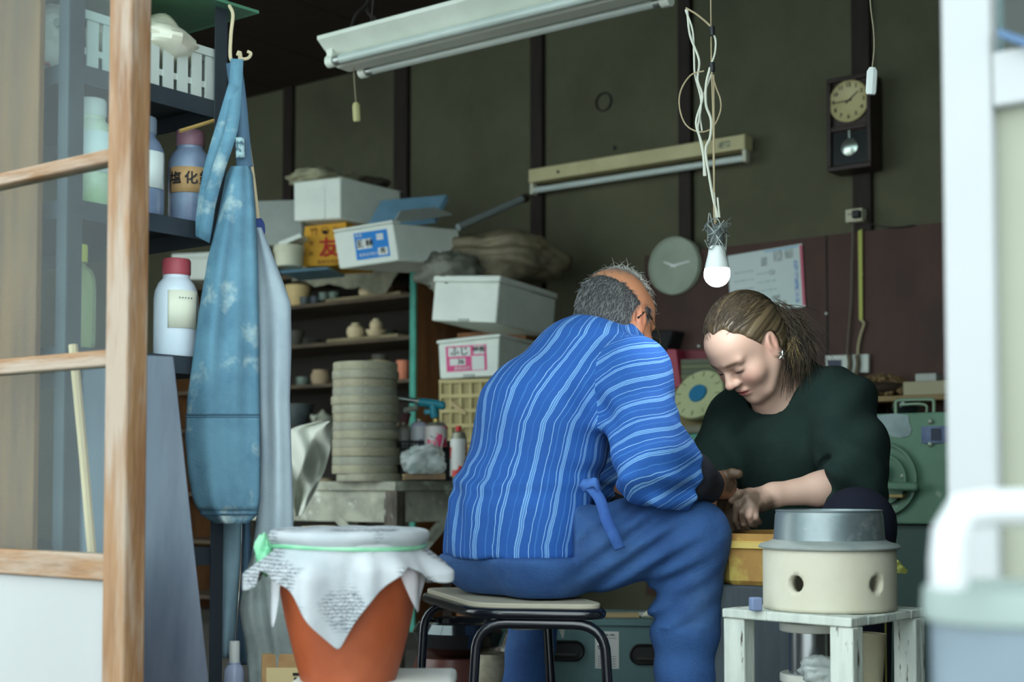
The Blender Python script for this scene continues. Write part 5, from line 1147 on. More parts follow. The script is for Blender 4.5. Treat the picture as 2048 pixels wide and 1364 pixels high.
# body: head, neck, trunk under the cloth, forearms and hands
HCm = J(1232, 640, 3.44); frm = frame((.64, .77), math.radians(22), math.radians(0))
S = SDF([-.10, 2.98, .50], [.56, 3.75, 1.30], .0034)
q = head_sdf(S, HCm, frm, 1.03, True)
S.cap(q(-.03, 0, -.05), NEK-hdir*.01, .060, .066, .03); S.cap(NEK-hdir*.01, UPB, .064, .08, .03)
S.chain([RSH, REL, J(1380, 955, 3.14), RWR], [.05, .042, .036, .027], .02); S.chain([LSH, LEL, LWR], [.05, .042, .027], .02); S.cap(LSH, RSH, .05, .05, .02); S.cap(UPB, CHE, .08, .1, .03, tf)
hp = J(1446, 972, 3.25)
hand_sdf(S, RWR, hp, [[J(1462, 966, 3.27), J(1466, 990, 3.29), J(1458, 1018, 3.31)], [J(1458, 975, 3.29), J(1461, 1003, 3.31), J(1452, 1030, 3.33)], [J(1452, 984, 3.30), J(1452, 1012, 3.32), J(1444, 1034, 3.33)], [J(1443, 992, 3.30), J(1441, 1016, 3.31), J(1436, 1030, 3.32)]],
         [J(1452, 952, 3.225), J(1464, 947, 3.215), J(1477, 948, 3.21)], .027, rf=.0098)
hl = J(1428, 1008, 3.38); hand_sdf(S, LWR, hl, [[J(1445, 1010, 3.36), J(1458, 1026, 3.35), J(1462, 1045, 3.35)], [J(1440, 1018, 3.37), J(1450, 1036, 3.36), J(1452, 1052, 3.36)], [J(1434, 1024, 3.38), J(1441, 1042, 3.37), J(1442, 1056, 3.37)], [J(1428, 1028, 3.39), J(1432, 1044, 3.38), J(1432, 1056, 3.38)]], [J(1440, 1000, 3.36), J(1452, 998, 3.345), J(1462, 1003, 3.34)], .027)
v1, f1 = S.mesh()
def mud(col, v, pts, r, c=(70, 60, 47), seed=3):
    m = np.zeros(len(v))
    for p in pts: g_ = np.exp(-(np.linalg.norm(v-p, axis=1)/r)**2); m = np.maximum(m, np.clip(2.2*g_+.7*wob(v, 110, seed)*np.sqrt(g_)-.2, 0, 1))
    return mixc(col, m*.92, c)
MANSK = (190, 132, 98)
c1 = face_colors(v1, HCm, frm, MANSK, 1.03, lips=(160, 96, 84), blush=.2, brow=(90, 84, 80))
c1 = mud(c1, v1, [J(1460, 955, 3.22), J(1475, 948, 3.21), J(1458, 1010, 3.3), J(1450, 1030, 3.35)], .03)
o = link('body', v1, f1, SKIN, man, angle=0); set_col(o, c1)
# hair: thinning grey, bald crown
def scalp(c, fr, sc, grow, mask, name, mat, par, seed, h=.0035, amp=.002):
    f, l, u = fr; q = lambda a, b, d: c+sc*(f*a+l*b+u*d); A = np.array([f, l, u]); S = SDF(c-.15, c+.15, h)
    S.ell(q(-.012, 0, .028), (np.array([.098, .076, .088])+grow)*sc, A, .01); S.ell(q(-.03, 0, -.02), (np.array([.075, .066, .06])+grow)*sc, A, .03)
    S.disp(lambda p: amp*np.abs(wob(p, 140, seed))); 
    sl, g = S.win(S.lo, S.lo+S.h*S.n); S.comb(sl, mask(((g-c)@A.T)/sc).astype(np.float32)*sc, .004, 'sub')
    v, f_ = S.mesh(); return link(name, v, f_, mat, par, angle=0)
def strands(c, fr, sc, n, gen, r, name, mat, par, seed):
    rs = np.random.RandomState(seed); mb = MB()
    for i in range(n):
        pts = gen(rs)
        if pts is None: continue
        w_ = [c+sc*(fr[0]*p[0]+fr[1]*p[1]+fr[2]*p[2]) for p in pts]; m_ = len(w_); mb.tube(w_, [r*(1-.75*k_/(m_-1)) for k_ in range(m_)], 4)
    return mb.obj(name, mat, par, angle=0)
GH = M('grey_hair', (74, 74, 74), .6, c2=(52, 52, 54), sc=35, bump=.4, bsc=180); GHL = M('light_grey_hair', (150, 152, 150), .55)
def mmask(p):                            # >0 : removed
    a, b, d = p[..., 0], p[..., 1], p[..., 2]
    face = a-(.035+.25*(d-.03)); crown = (d-(.046-.45*(a+.06)))
    crown = np.where(a > .0, d-.033-.2*a, crown); low_ = -(d+.062+.35*(a+.05)); ear = .03-np.sqrt((a+.006)**2+((d+.012)*.8)**2)
    ear = np.where(np.abs(b) > .05, ear, -1); return np.maximum.reduce([face, crown, low_, -face*0-1, ear])*-1*-1
HSH = scalp(HCm, frm, 1.03, .003, lambda p: -mmask(p), 'hair', GH, man, 5)
def hair_on(ob, par, n, dirv, Lr, r, mat, seed, lift=.25):
    me = ob.data; nv = len(me.vertices); co = np.zeros(nv*3, np.float32); no = np.zeros(nv*3, np.float32); me.vertices.foreach_get('co', co); me.vertices.foreach_get('normal', no)
    co = co.reshape(-1, 3)+ORG[ob]; no = no.reshape(-1, 3); rs = np.random.RandomState(seed); mb = MB()
    for i in rs.randint(0, nv, n):
        nn_ = no[i].astype(float); d = dirv+.35*rs.normal(size=3); d = d-nn_*(d@nn_)
        if np.linalg.norm(d) < .2 or nn_@nrm(co[i]-HCm) < .5: continue
        d = nrm(d); L_ = rs.uniform(*Lr); p_ = co[i]-nn_*.001
        mb.tube([p_, p_+nn_*L_*lift+d*L_*.5, p_+nn_*L_*lift*1.1+d*L_], [r, r*.8, r*.25], 4)
    return mb.obj('hair_strand', mat, par, angle=0)
hd_ = nrm(-frm[2]-.3*frm[0])
hair_on(HSH, man, 3400, hd_, (.010, .022), .0006, M('mid_grey_hair', (96, 97, 96), .55), 3); hair_on(HSH, man, 2200, hd_, (.010, .024), .0005, GHL, 5)
def gen_top(rs):
    a0 = rs.uniform(0, 6.28); rr = rs.uniform(.0, .075); p = np.array([.02+rr*math.cos(a0), rr*.8*math.sin(a0), 0]); p[2] = .028+.092*math.sqrt(max(0, 1-((p[0]+.012)/.1)**2-(p[1]/.078)**2))
    n = nrm([(p[0]+.012)/.01, p[1]/.006, (p[2]-.028)/.0081]); dn = nrm(rs.normal(size=3)+np.array([.3, 0, .2])); dn = nrm(dn-n*(dn@n)*.8); L_ = rs.uniform(.008, .026)
    return [p, p+n*L_*.25+dn*L_*.35, p+n*L_*.35+dn*L_*.75, p+n*L_*.3+dn*L_*1.1]
strands(HCm, frm, 1.03, 700, gen_top, .00045, 'hair_strand', M('white_hair', (206, 206, 198), .5), man, 9)
def gen_crown(rs):
    q_ = rs.normal(size=2)*np.array([.045, .035]); p = np.array([-.03+q_[0], q_[1], 0]); e = 1-((p[0]+.012)/.098)**2-(p[1]/.076)**2
    if e < .25: return None
    p[2] = .028+.088*math.sqrt(e); n = nrm([(p[0]+.012)/.0096, p[1]/.0058, (p[2]-.028)/.0077]); dn = nrm(np.array([-.8, 0, 0])+.5*rs.normal(size=3)); dn = nrm(dn-n*(dn@n)); L_ = rs.uniform(.012, .03)
    return [p, p+n*.003+dn*L_*.5, p+n*.002+dn*L_]
strands(HCm, frm, 1.03, 300, gen_crown, .00045, 'hair_strand', GHL, man, 41)
# glasses
gl = MB(); f_, l_, u_ = frm; qm = lambda a, b, d: HCm+1.03*(f_*a+l_*b+u_*d)
for s in (-1, 1): gl.tube([qm(.112+.002*math.cos(a), s*.034+.024*math.cos(a), -.012+.019*math.sin(a)) for a in np.linspace(0, 6.28, 22, endpoint=False)], .0011, 6, closed=True)
gl.tube([qm(.115, -.01, -.006), qm(.117, 0, -.003), qm(.115, .01, -.006)], .0011, 6)
for s in (-1, 1): gl.tube(curve_pts([qm(.110, s*.059, -.004), qm(.06, s*.074, .006), qm(.0, s*.083, .012), qm(-.014, s*.082, .004), qm(-.024, s*.080, -.014)], 16), .0014, 6)
gl = gl.obj('glasses', M('gold_wire', (150, 140, 110), .3, .8), man)
for s in (-1, 1): MB().lathe([(0, 0), (.0235, 0), (.0235, .001), (0, .001)], qm(.112, s*.034, -.012), 22, f_, sx=1.0, sy=.8).obj('lens', glass_mat('spectacle_lens', dust=.01, refl=.06), gl)
MB().tube([qm(.008, -.083, .0135), qm(.03, -.080, .011)], .0024, 8).obj('temple_tip', M('black_plastic', (30, 30, 32)), gl); MB().tube([qm(-.012, -.0835, .006), qm(-.024, -.081, -.014)], .0028, 8).obj('temple_tip', MATS['black_plastic'], gl)
# ---------------------------------------------------------------- the woman facing him
WN = J(1572, 765, 3.52); WCH = J(1575, 880, 3.52); WPE = J(1600, 1130, 3.60)
WLS, WLE, WLW = J(1680, 812, 3.42), J(1702, 955, 3.30), J(1546, 990, 3.27)
WRS, WRE, WRW = J(1478, 840, 3.62), J(1418, 945, 3.52), J(1462, 1000, 3.36)
Fw = nrm([-.62, -.78, 0])
wo = thing('person', 'person in dark green sweater bending over the clay', 'person', low(WPE, 0))
GSW = M('green_sweater', (30, 47, 42), .95, c2=(24, 39, 36), sc=6, bump=.25, bsc=300, spec=.2)
S = SDF([.36, 3.05, .36], [1.02, 3.85, 1.04], .006)
S.cap(WPE, WCH, .165, .150, .03, (Fw, 1.3)); S.cap(WCH, WN, .15, .075, .05, (Fw, 1.25)); S.cap(WLS, WRS, .068, .062, .06); S.cap(WN, WLS, .066, .072, .05); S.cap(WN, WRS, .062, .066, .05)
S.cap(WLS, WLE, .078, .082, .04); S.cap(WLE, J(1660, 975, 3.28), .074, .050, .03); S.cap(J(1712, 900, 3.36), J(1722, 985, 3.34), .07, .06, .04)
S.cap(WRS, WRE, .072, .07, .04); S.cap(WRE, J(1440, 975, 3.44), .06, .045, .03)
nd = nrm(WN-WCH+Fw*.12*0); nko = nrm(Z*.9+Fw*.42+np.array([-.12, 0, 0])); S.cap(WN+Fw*.035-Z*.042, WN+nko*.2, .076, .095, .012, op='sub')
cut(S, J(1648, 974, 3.282), [-.97, -.1, .12], .062)
arl = nrm(WLE-WLS)
def wf(p):
    d = .003*wob(p, 18, 13); near = np.exp(-(seg_d(p, WLS, WLE, 0)/.11)**4); d = d+near*.009*np.sin(p@(nrm(arl*.8+np.array([.5, 0, .2]))*62)+1.6*wob(p, 12, 4))
    e = np.exp(-(np.linalg.norm(p-J(1690, 960, 3.28), axis=1)/.09)**2); d = d+e*.011*np.sin(p@(nrm([.5, 0, .86])*85)+1.2*wob(p, 14, 6))
    b = np.exp(-(np.linalg.norm(p-J(1560, 980, 3.4), axis=1)/.14)**2); return d+b*.005*np.sin(p@(nrm([.8, 0, .3])*50)+2*wob(p, 8, 3))
S.disp(wf); v, f = S.mesh(); v = smoothv(v, f, 2, .4); link('sweater', v, f, GSW, wo, angle=0)
ring = []
for a in np.linspace(0, 2*math.pi, 40, endpoint=False):
    e1_ = nrm(np.cross(nko, [0, 1., 0])); e2_ = np.cross(nko, e1_); ring.append(WN+Fw*.012-Z*.006+nko*.020+.082*(math.cos(a)*e1_+math.sin(a)*e2_))
TRS = M('navy_trousers', (24, 27, 40), .9, spec=.2)
WLK, WLA = J(1716, 1052, 3.12), low(J(1722, 1300, 3.16), .09); WRK, WRA = J(1462, 1090, 3.57), low(J(1450, 1300, 3.56), .09)
S = SDF([.34, 2.94, .02], [1.02, 3.85, .72], .009)
S.cap(WPE+np.array([.1, 0, -.03]), WPE+np.array([-.1, 0, -.03]), .12, .12, .04); S.chain([WPE+np.array([.08, -.02, -.02]), WLK, WLA], [.105, .078, .055], .03); S.chain([WPE+np.array([-.08, -.02, -.02]), WRK, WRA], [.10, .07, .055], .03); S.half([0, 0, .06], -Z)
S.disp(lambda p: .004*wob(p, 16, 3)); v, f = S.mesh(); link('trousers', v, f, TRS, wo, angle=0)
for a_ in (WLA, WRA):
    S = SDF(a_-np.array([.24, .24, .12]), a_+np.array([.12, .12, .08]), .008); S.cap(low(a_, .045)-Fw*.03, low(a_, .04)+Fw*.13, .042, .036, .02); S.cap(low(a_, .05), low(a_, .09), .04, .045, .02); S.half([0, 0, .002], -Z); v, f = S.mesh(); link('shoe', v, f, MATS['dark_shoe'], wo, angle=0)
HW = J(1494, 690, 3.40); frw = frame((-.84, -.54), math.radians(46), 0)
S = SDF([.40, 3.0, .48], [.98, 3.76, 1.16], .0030)
q = head_sdf(S, HW, frw, .97)
S.cap(q(-.03, 0, -.055), WN-Z*.03, .050, .056, .03); S.cap(WN-Z*.03, WN-Z*.10, .06, .085, .04); S.cap(WN-Z*.045+np.array([-.06, -.06, 0]), WN-Z*.05+np.array([.07, 0.02, 0]), .035, .035, .04)
S.chain([WLS, WLE, J(1640, 978, 3.285), WLW], [.045, .040, .037, .0255], .02); S.chain([WRS, WRE, WRW], [.045, .04, .026], .02); S.cap(WLS, WRS, .05, .05, .02); S.cap(WN-Z*.08, WCH, .08, .1, .03)
pl = J(1512, 1002, 3.26)
hand_sdf(S, WLW, pl, [[J(1492, 994, 3.245), J(1474, 1012, 3.24), J(1470, 1040, 3.25), J(1478, 1055, 3.26)], [J(1496, 1002, 3.235), J(1484, 1024, 3.225), J(1486, 1046, 3.24), J(1496, 1056, 3.255)], [J(1503, 1010, 3.23), J(1498, 1032, 3.22), J(1503, 1048, 3.235), J(1512, 1052, 3.25)], [J(1511, 1016, 3.232), J(1510, 1034, 3.225), J(1518, 1044, 3.24)]],
         [J(1498, 986, 3.25), J(1478, 988, 3.24), J(1464, 1000, 3.245)], .0265, rf=.0085)
pr_ = J(1466, 1018, 3.33); hand_sdf(S, WRW, pr_, [[J(1474, 1024, 3.30), J(1480, 1042, 3.285), J(1490, 1054, 3.28)], [J(1467, 1030, 3.30), J(1470, 1048, 3.29), J(1477, 1058, 3.285)], [J(1460, 1034, 3.31), J(1460, 1050, 3.30), J(1464, 1060, 3.295)], [J(1453, 1034, 3.32), J(1450, 1048, 3.31), J(1452, 1057, 3.305)]], [J(1474, 1008, 3.30), J(1484, 1012, 3.28), J(1490, 1020, 3.275)], .0255, rf=.0085)
S.disp(lambda p: .0016*np.abs(wob(p, 230, 5))*np.exp(-(np.linalg.norm(p-J(1488, 1025, 3.27), axis=1)/.05)**4), .012)
v1, f1 = S.mesh()
WSK = (208, 172, 153)
c1 = face_colors(v1, HW, frw, WSK, .97, lips=(176, 86, 88), blush=.4, brow=(104, 76, 58))
c1 = mud(c1, v1, [J(1500, 1010, 3.25), J(1480, 1030, 3.25), J(1500, 1045, 3.25), J(1466, 1020, 3.3), J(1462, 1045, 3.3), J(1520, 1020, 3.25), J(1480, 1000, 3.25)], .036, (84, 68, 54), 7)
o = link('body', v1, f1, SKIN, wo, angle=0); set_col(o, c1)
# eyelashes and the earring
qw = lambda a, b, d: HW+.97*(frw[0]*a+frw[1]*b+frw[2]*d)
for s in (-1, 1):
    MB().tube([qw(.0945-.34*abs(t-.5)**2*.06-.009*abs(t-.5)*1.2, s*(.020+.023*t), -.0095+.004*(abs(t-.5)*2)**2) for t in np.linspace(0, 1, 9)], .0014, 5).obj('eyelash', M('lash', (52, 40, 36), .7), wo)
er = qw(-.004, .082, -.046); mb = MB()
for i in range(5):
    a = 2*math.pi*i/5; dr = nrm(frw[0]*math.cos(a)+frw[2]*math.sin(a)); mb.tube([er+frw[1]*.004, er+frw[1]*.004+dr*.008, er+frw[1]*.003+dr*.013], [.0028, .003, .0006], 6)
mb.ball(er+frw[1]*.005, .003, 8, 6); mb.obj('earring', M('silver', (210, 206, 200), .2, .9), wo)
# hair combed back into a loose tail
BH_ = M('brown_hair', (74, 62, 46), .5, c2=(52, 43, 33), sc=40, c3=(104, 88, 64), sc3=60, th3=(.58, .7), bump=.3, bsc=200, spec=.5)
def wmask(p):
    a, b, d = p[..., 0], p[..., 1], p[..., 2]
    face = a-(.068-.42*np.abs(b)-.42*np.maximum(0, .05-d)+.004*np.sin(b*160)); low_ = -(d+.058+.2*a); ear = np.where(np.abs(b) > .05, .029-np.sqrt((a+.004)**2+((d+.010)*.85)**2), -1)
    return np.maximum.reduce([face, low_, ear])
tail = np.array([-.105, .0, -.005])
def hair_phi(q): return np.arctan2(q[..., 1], q[..., 2]-.0)*1.0
def streak(ph, a, seed=2):
    r = np.random.RandomState(seed); o_ = 0
    for k_ in range(9): fq = 14*1.38**k_; o_ = o_+np.sin(ph*fq+r.uniform(0, 6.28)+a*r.uniform(-14, 14))*(.95**k_)
    return o_/4.2
Aw = np.array(frw); S = SDF(HW-.15, HW+.15, .0026); qh = lambda a, b, d: HW+.97*(frw[0]*a+frw[1]*b+frw[2]*d)
S.ell(qh(-.014, 0, .030), (np.array([.098, .076, .088])+np.array([.010, .009, .013]))*.97, Aw, .01); S.ell(qh(-.03, 0, -.02), (np.array([.075, .066, .06])+.007)*.97, Aw, .03); S.ell(qh(-.10, 0, .0), (.03, .03, .035), Aw, .03)
S.disp(lambda p_: .0016*streak(hair_phi((p_-HW)@Aw.T/.97), ((p_-HW)@Aw.T/.97)[..., 0]), .02)
sl, g = S.win(S.lo, S.lo+S.h*S.n); S.comb(sl, -wmask(((g-HW)@Aw.T)/.97).astype(np.float32)*.97, .006, 'sub')
v, f_ = S.mesh(); v = smoothv(v, f_, 1, .3); HMAT = attr_mat('combed_hair', .45, spec=.5)
oh = link('hair', v, f_, HMAT, wo, angle=0); pl_ = (v-HW)@Aw.T/.97; t_ = np.clip(.5+.55*streak(hair_phi(pl_), pl_[:, 0], 5), 0, 1)
set_col(oh, np.array(lin((50, 42, 32))[:3])*(1-t_[:, None])+np.array(lin((112, 96, 70))[:3])*t_[:, None])
def gen_w(rs):
    a0 = rs.uniform(-.95, .95); b = .066*math.sin(a0)*1.05; s = rs.uniform(0, 1); hl_ = .066-.4*abs(b)-.10*rs.uniform(0, 1)+.007*rs.normal()
    p0 = np.array([hl_, b, 0]); e = 1-((p0[0]+.012)/.106)**2-(b/.084)**2
    if e < .02: return None
    p0[2] = .028+.090*math.sqrt(e); pts = []
    for t in np.linspace(0, 1, 8):
        q_ = p0*(1-t)+tail*t; dv_ = q_-np.array([-.012, 0, .028]); rr = math.sqrt((dv_[0]/.109)**2+(dv_[1]/.086)**2+(dv_[2]/.102)**2); q_ = np.array([-.012, 0, .028])+dv_/max(rr, .2)*(1.0+.02*rs.rand()+.01); pts.append(q_)
    return pts
strands(HW, frw, .97, 700, gen_w, .00045, 'hair_strand', BH_, wo, 4)
def gen_tail(rs):
    o_ = rs.normal(size=3)*.016; p0 = np.array([-.10, .02, -.004])+o_; g = Z@np.array(frw).T if False else np.array([frw[0]@-Z, frw[1]@-Z, frw[2]@-Z]); rt = np.array([frw[0][0], frw[1][0], frw[2][0]])
    L_ = rs.uniform(.07, .16); e = rs.normal(size=3)*.018; return [p0, p0+rt*.03+g*L_*.2+e*.4, p0+rt*.05+g*L_*.6+e*1.0, p0+rt*.046+g*L_+e*1.6]
strands(HW, frw, .97, 1300, gen_tail, .0008, 'ponytail', BH_, wo, 8)
def gen_nape(rs):
    s = rs.uniform(-.2, 1); p0 = np.array([-.05-.03*rs.rand(), .07*s+.01, -.05]); g = np.array([frw[0]@-Z, frw[1]@-Z, frw[2]@-Z]); L_ = rs.uniform(.02, .075); e = rs.normal(size=3)*.008; return [p0, p0+g*L_*.5+e, p0+g*L_+e*2.2]
strands(HW, frw, .97, 140, gen_nape, .0008, 'hair_strand', M('fair_hair', (170, 146, 96), .5), wo, 12)
# clay held between the hands
v, f = crumple(J(1494, 1022, 3.285), (.026, .024, .024), 61, .25, 5, n=40, m=26)
tag(link('clay_lump', v, f, M('wet_clay', (110, 96, 82), .35, c2=(84, 72, 60), sc=14, bump=.4, bsc=60, spec=.5), angle=0), 'wet grey brown clay squeezed in the hands', 'clay')
# the woman's seat
ws = low(WPE, 0); zs_ = WPE[2]-.145; wt_ = thing('wooden_stool', 'low wooden stool under the person in the green sweater', 'stool', ws)
MB().box(ws+Z*(zs_-.015), (.32, .28, .03)).obj('seat', DARKWOOD, wt_, bevel=.004)
for sx in (-.13, .13):
    for sy in (-.11, .11): MB().box(ws+np.array([sx, sy, (zs_-.03)/2]), (.04, .04, zs_-.03)).obj('leg', DARKWOOD, wt_, smooth=False)
# ================================================================ FRONT: stool, wheel, kiln ring, stand, crate, right side
BT = M('black_tube', (20, 23, 32), .22, spec=.6, coat=.3)
# ---- black tube stool under the man
sc_ = thing('tube_stool', 'black tubular steel stool the man sits on', 'stool', low(J(1050, 1195, 3.22), 0))
zt2 = .464
cs = [low(J(948, 1200, 3.08), 0), low(J(1218, 1190, 3.04), 0), low(J(1098, 1200, 3.50), 0), low(J(842, 1200, 3.54), 0)]
cen = sum(cs)/4
def rr_poly(c4, r, n=6, z=0):
    out = []; m = len(c4)
    for i in range(m):
        a, b, c = c4[i-1], c4[i], c4[(i+1) % m]; p0 = b+nrm(a-b)*r; p1 = b+nrm(c-b)*r
        for k_ in range(n+1):
            t = k_/n; out.append((1-t)**2*p0+2*t*(1-t)*b+t*t*p1+Z*z)
    return out
ring = rr_poly(cs, .07, 6)
ins_ = [cen+(p-cen)*.99 for p in ring]; n = len(ins_); mb = MB(); mb.add([p+Z*(zt2-.012) for p in ins_]+[p+Z*zt2 for p in ins_], [tuple(range(n-1, -1, -1)), tuple(range(n, 2*n))]+[(i, (i+1) % n, (i+1) % n+n, i+n) for i in range(n)])
mb.obj('seat', M('beige_vinyl', (176, 170, 150), .6), sc_, bevel=.003)
MB().tube([p+Z*(zt2-.022) for p in ring], .0115, 10, closed=True).obj('seat_ring', BT, sc_)
for (a, b) in ((0, 1), (3, 2)):
    A_, B_ = cs[a]+(cen-cs[a])*.03, cs[b]+(cen-cs[b])*.03; dr = nrm(B_-A_); zt3 = zt2-.043; ft = -dr*.02
    q = [A_+ft+Z*.012, A_+Z*(zt3-.07)]
    for k_ in range(1, 7): t = k_/7; q.append((1-t)**2*(A_+Z*(zt3-.07))+2*t*(1-t)*(A_+Z*zt3)+t*t*(A_+dr*.07+Z*zt3))
    q += [A_+dr*.07+Z*zt3, B_-dr*.07+Z*zt3]
    for k_ in range(1, 7): t = k_/7; q.append((1-t)**2*(B_-dr*.07+Z*zt3)+2*t*(1-t)*(B_+Z*zt3)+t*t*(B_+Z*(zt3-.07)))
    q += [B_+Z*(zt3-.07), B_-ft+Z*.012]
    MB().tube(q, .0115, 10).obj('leg_frame', BT, sc_)
    for e in (A_+ft, B_-ft): MB().lathe([(0, 0), (.015, 0), (.015, .02), (.0, .02)], e, 12).obj('rubber_foot', M('black_plastic', (30, 30, 32)), sc_)
MB().tube([cs[0]+Z*.2, cs[3]+Z*.2], .008, 8).obj('stretcher', BT, sc_); MB().tube([cs[1]+Z*.2, cs[2]+Z*.2], .008, 8).obj('stretcher', BT, sc_)
# cloth bag slung under the seat
r_ = [(1206, 965, 1172, 3.28), (1225, 970, 1172, 3.28), (1240, 985, 1166, 3.28), (1252, 1005, 1130, 3.28), (1260, 1030, 1075, 3.28)]
mb, G = pxloft(r_, 40, .10, .004, 4, 15, 20, back=1.0); cbg = thing('cloth_bag', 'grey white cloth bundle tucked under the stool seat', 'cloth', J(1070, 1260, 3.28)); mb.obj('body', M('grey_white_cloth', (178, 184, 178), .85, c2=(150, 156, 150), sc=7), cbg, angle=0)
MB().slab([J(1112, 1240, 3.26), J(1132, 1238, 3.26), J(1127, 1276, 3.26), J(1124, 1276, 3.26)], np.array([0, .004, 0])).obj('corner', MATS['grey_white_cloth'], cbg, smooth=False)
# ---- green steel case behind the stool
GC = M('dark_green_steel', (104, 138, 138), .5, c2=(88, 120, 122), sc=4, c3=(110, 128, 124), sc3=30, th3=(.70, .75))
d_ = 4.08; a, b = J(1075, 1240, d_), J(1345, 1250, d_-.06); zt4 = J(1200, 1246, d_)[2]
gc = thing('steel_case', 'dark green steel case with oval grips behind the stool', 'case', low((a+b)/2, 0)); ax_ = nrm(low(b, 0)-low(a, 0)); ay_ = np.cross(Z, ax_); Lc = np.linalg.norm(low(b, 0)-low(a, 0))
mid = low((a+b)/2, 0)+ay_*.15
MB().box(mid+Z*zt4/2, (Lc, .3, zt4), ax_, ay_).obj('body', GC, gc, bevel=.006); MB().box(mid+Z*(zt4+.004), (Lc+.012, .312, .02), ax_, ay_).obj('lid', GC, gc, bevel=.004)
def gf(x, y):
    r = ray(x, y); p0 = low(a, 0); return CAM+r*(((p0-CAM)@ay_)/(r@ay_))
for (x, y, w_) in ((1128, 1301, 74), (1300, 1309, 72)):
    c = gf(x, y); k_ = d_/FPX; hw, hh = w_/2*k_, 17*k_
    def oval(s, off): return [c+ax_*((hw-hh)*(1 if math.cos(t) > 0 else -1)*s+hh*s*math.cos(t))+Z*hh*s*math.sin(t)-ay_*off for t in np.linspace(0.01, 6.29, 32, endpoint=False)]
    q = oval(1, .004); n = len(q); gr = MB().add(q, [tuple(range(n))]).obj('grip', M('black_rubber', (26, 28, 28), .5), gc, smooth=False); MB().tube(oval(1.05, .004), .005, 6, closed=True).obj('grip_rim', MATS['black_rubber'], gr); MB().tube([c-ax_*hw*.7-Z*.012-ay_*.008, c+ax_*hw*.7-Z*.012-ay_*.008], .006, 8).obj('grip_bar', M('dark_grip', (60, 60, 56), .5), gr)
c = gf(1214, 1300); LBL = M('label_white', (226, 228, 222)); plate(gc, 'label', c, ax_, Z, .068, .105, LBL)
for i in range(5): plate(gc, 'label_line', c+Z*(-.018-.007*i)-ay_*.0014, ax_, Z, .05, .0016, M('grey_line', (130, 132, 136), .7))
plate(gc, 'label_line', c+Z*.043-ay_*.0014, ax_, Z, .046, .005, M('dark_line', (90, 94, 100), .7, c2=(190, 192, 190), sc=160, th=(.5, .55))); plate(gc, 'label_line', c+Z*.034-ay_*.0014, ax_, Z, .055, .0012, MATS['grey_line'])
MB().lathe([(0, 0), (.012, 0), (.012, .006), (.008, .010), (0, .010)], c-ax_*.014+Z*.012-ay_*.001, 18, -ay_).obj('lock', M('chrome', (200, 204, 206), .2, .9), gc)
zl_ = zt4+.0145
for (x0, x1, dy, w_, mt, lb, h_) in [(1150, 1275, .06, .05, 'pale_slat', 'ochre wooden slat lying on the dark green case', .012), (1250, 1330, .14, .06, 'label_white', 'white paper offcut lying on the dark green case', .006)]:
    p0, p1 = low(gf(x0, 1240), 0), low(gf(x1, 1240), 0); tag(MB().box((p0+p1)/2+ay_*dy+Z*(zl_+h_/2), (np.linalg.norm(p1-p0), w_, h_), nrm(p1-p0+ay_*.02)).obj('wood_offcut' if h_ > .01 else 'paper_offcut', MATS[mt], bevel=.001), lb, 'offcut')
v, f = crumple(low(gf(1320, 1240), zl_+.012)+ay_*.05, (.05, .03, .014), 71, .3, 5, n=24, m=14, floor=zl_); tag(link('crumpled_paper', v, f, M('pale_paper', (206, 204, 180), .8), angle=0), 'crumpled pale paper on the green case near the jeans', 'paper')
# ---- glazed pots under the stool
def gpot(x, zb_, d, prof, mat, lab, nm='glazed_pot'):
    c = low(J(x, 1300, d), zb_); return tag(MB().lathe(prof, c, 36).obj(nm, mat), lab, 'pot')
BGL = M('black_glaze', (26, 28, 32), .08, spec=.8, coat=.5)
zbp = J(905, 1310, 4.05)[2]
gpot(905, .0, 4.05, [(0, 0), (.09, 0), (.125, .06), (.13, .12), (.12, .18), (.10, zbp-.002), (0, zbp-.002)], M('brown_glaze', (92, 52, 44), .35, c2=(70, 40, 36), sc=5), 'dull brown jar below the shiny black pot', 'brown_jar')
gpot(920, zbp, 4.05, [(0, 0), (.07, 0), (.12, .03), (.135, .07), (.12, .095), (.105, .1), (.10, .095), (.1, .08), (0, .06)], BGL, 'shiny black glazed pot on the brown jar under the stool')
gpot(985, 0, 3.95, [(0, 0), (.05, 0), (.06, .1), (.06, .22), (.05, .25), (.045, .25), (.05, .1), (0, .05)], M('speckled_cream', (160, 152, 128), .5, c2=(120, 112, 92), sc=20), 'speckled cream jar behind the left stool leg', 'cream_jar')
# ---- potter's wheel: ochre tub on a dark base
WC = np.array([.61, 3.30, 0]); zr_ = J(1500, 1068, 3.16)[2]; zb2 = J(1500, 1172, 3.16)[2]
pw = thing('potters_wheel', 'potters wheel with an ochre tub on a dark blue grey base', 'potters wheel', WC)
OCH = M('ochre_tub', (176, 136, 70), .6, c2=(150, 104, 60), sc=5, c3=(196, 176, 90), sc3=4, th3=(.55, .62))
MB().box(WC+Z*(zb2/2)+np.array([-.03, .0, 0]), (.25, .25, zb2), nrm([.95, -.3, 0])).obj('base', M('slate_base', (62, 74, 80), .6, c2=(48, 58, 64), sc=5, stretch=(4, 4, .5)), pw, bevel=.006)
hT = zr_-zb2
MB().lathe([(0, 0), (.140, 0), (.150, .01), (.157, hT), (.149, hT), (.143, .02), (0, .02)], WC+Z*zb2, 8, ex=nrm([.8, .6, 0])).obj('tub', OCH, pw, angle=30)
MB().lathe([(.153, hT-.036), (.166, hT-.032), (.166, hT-.02), (.155, hT-.016)], WC+Z*zb2, 8, ex=nrm([.8, .6, 0])).obj('rim_rail', M('yellow_rail', (206, 180, 100), .5), pw, angle=30)
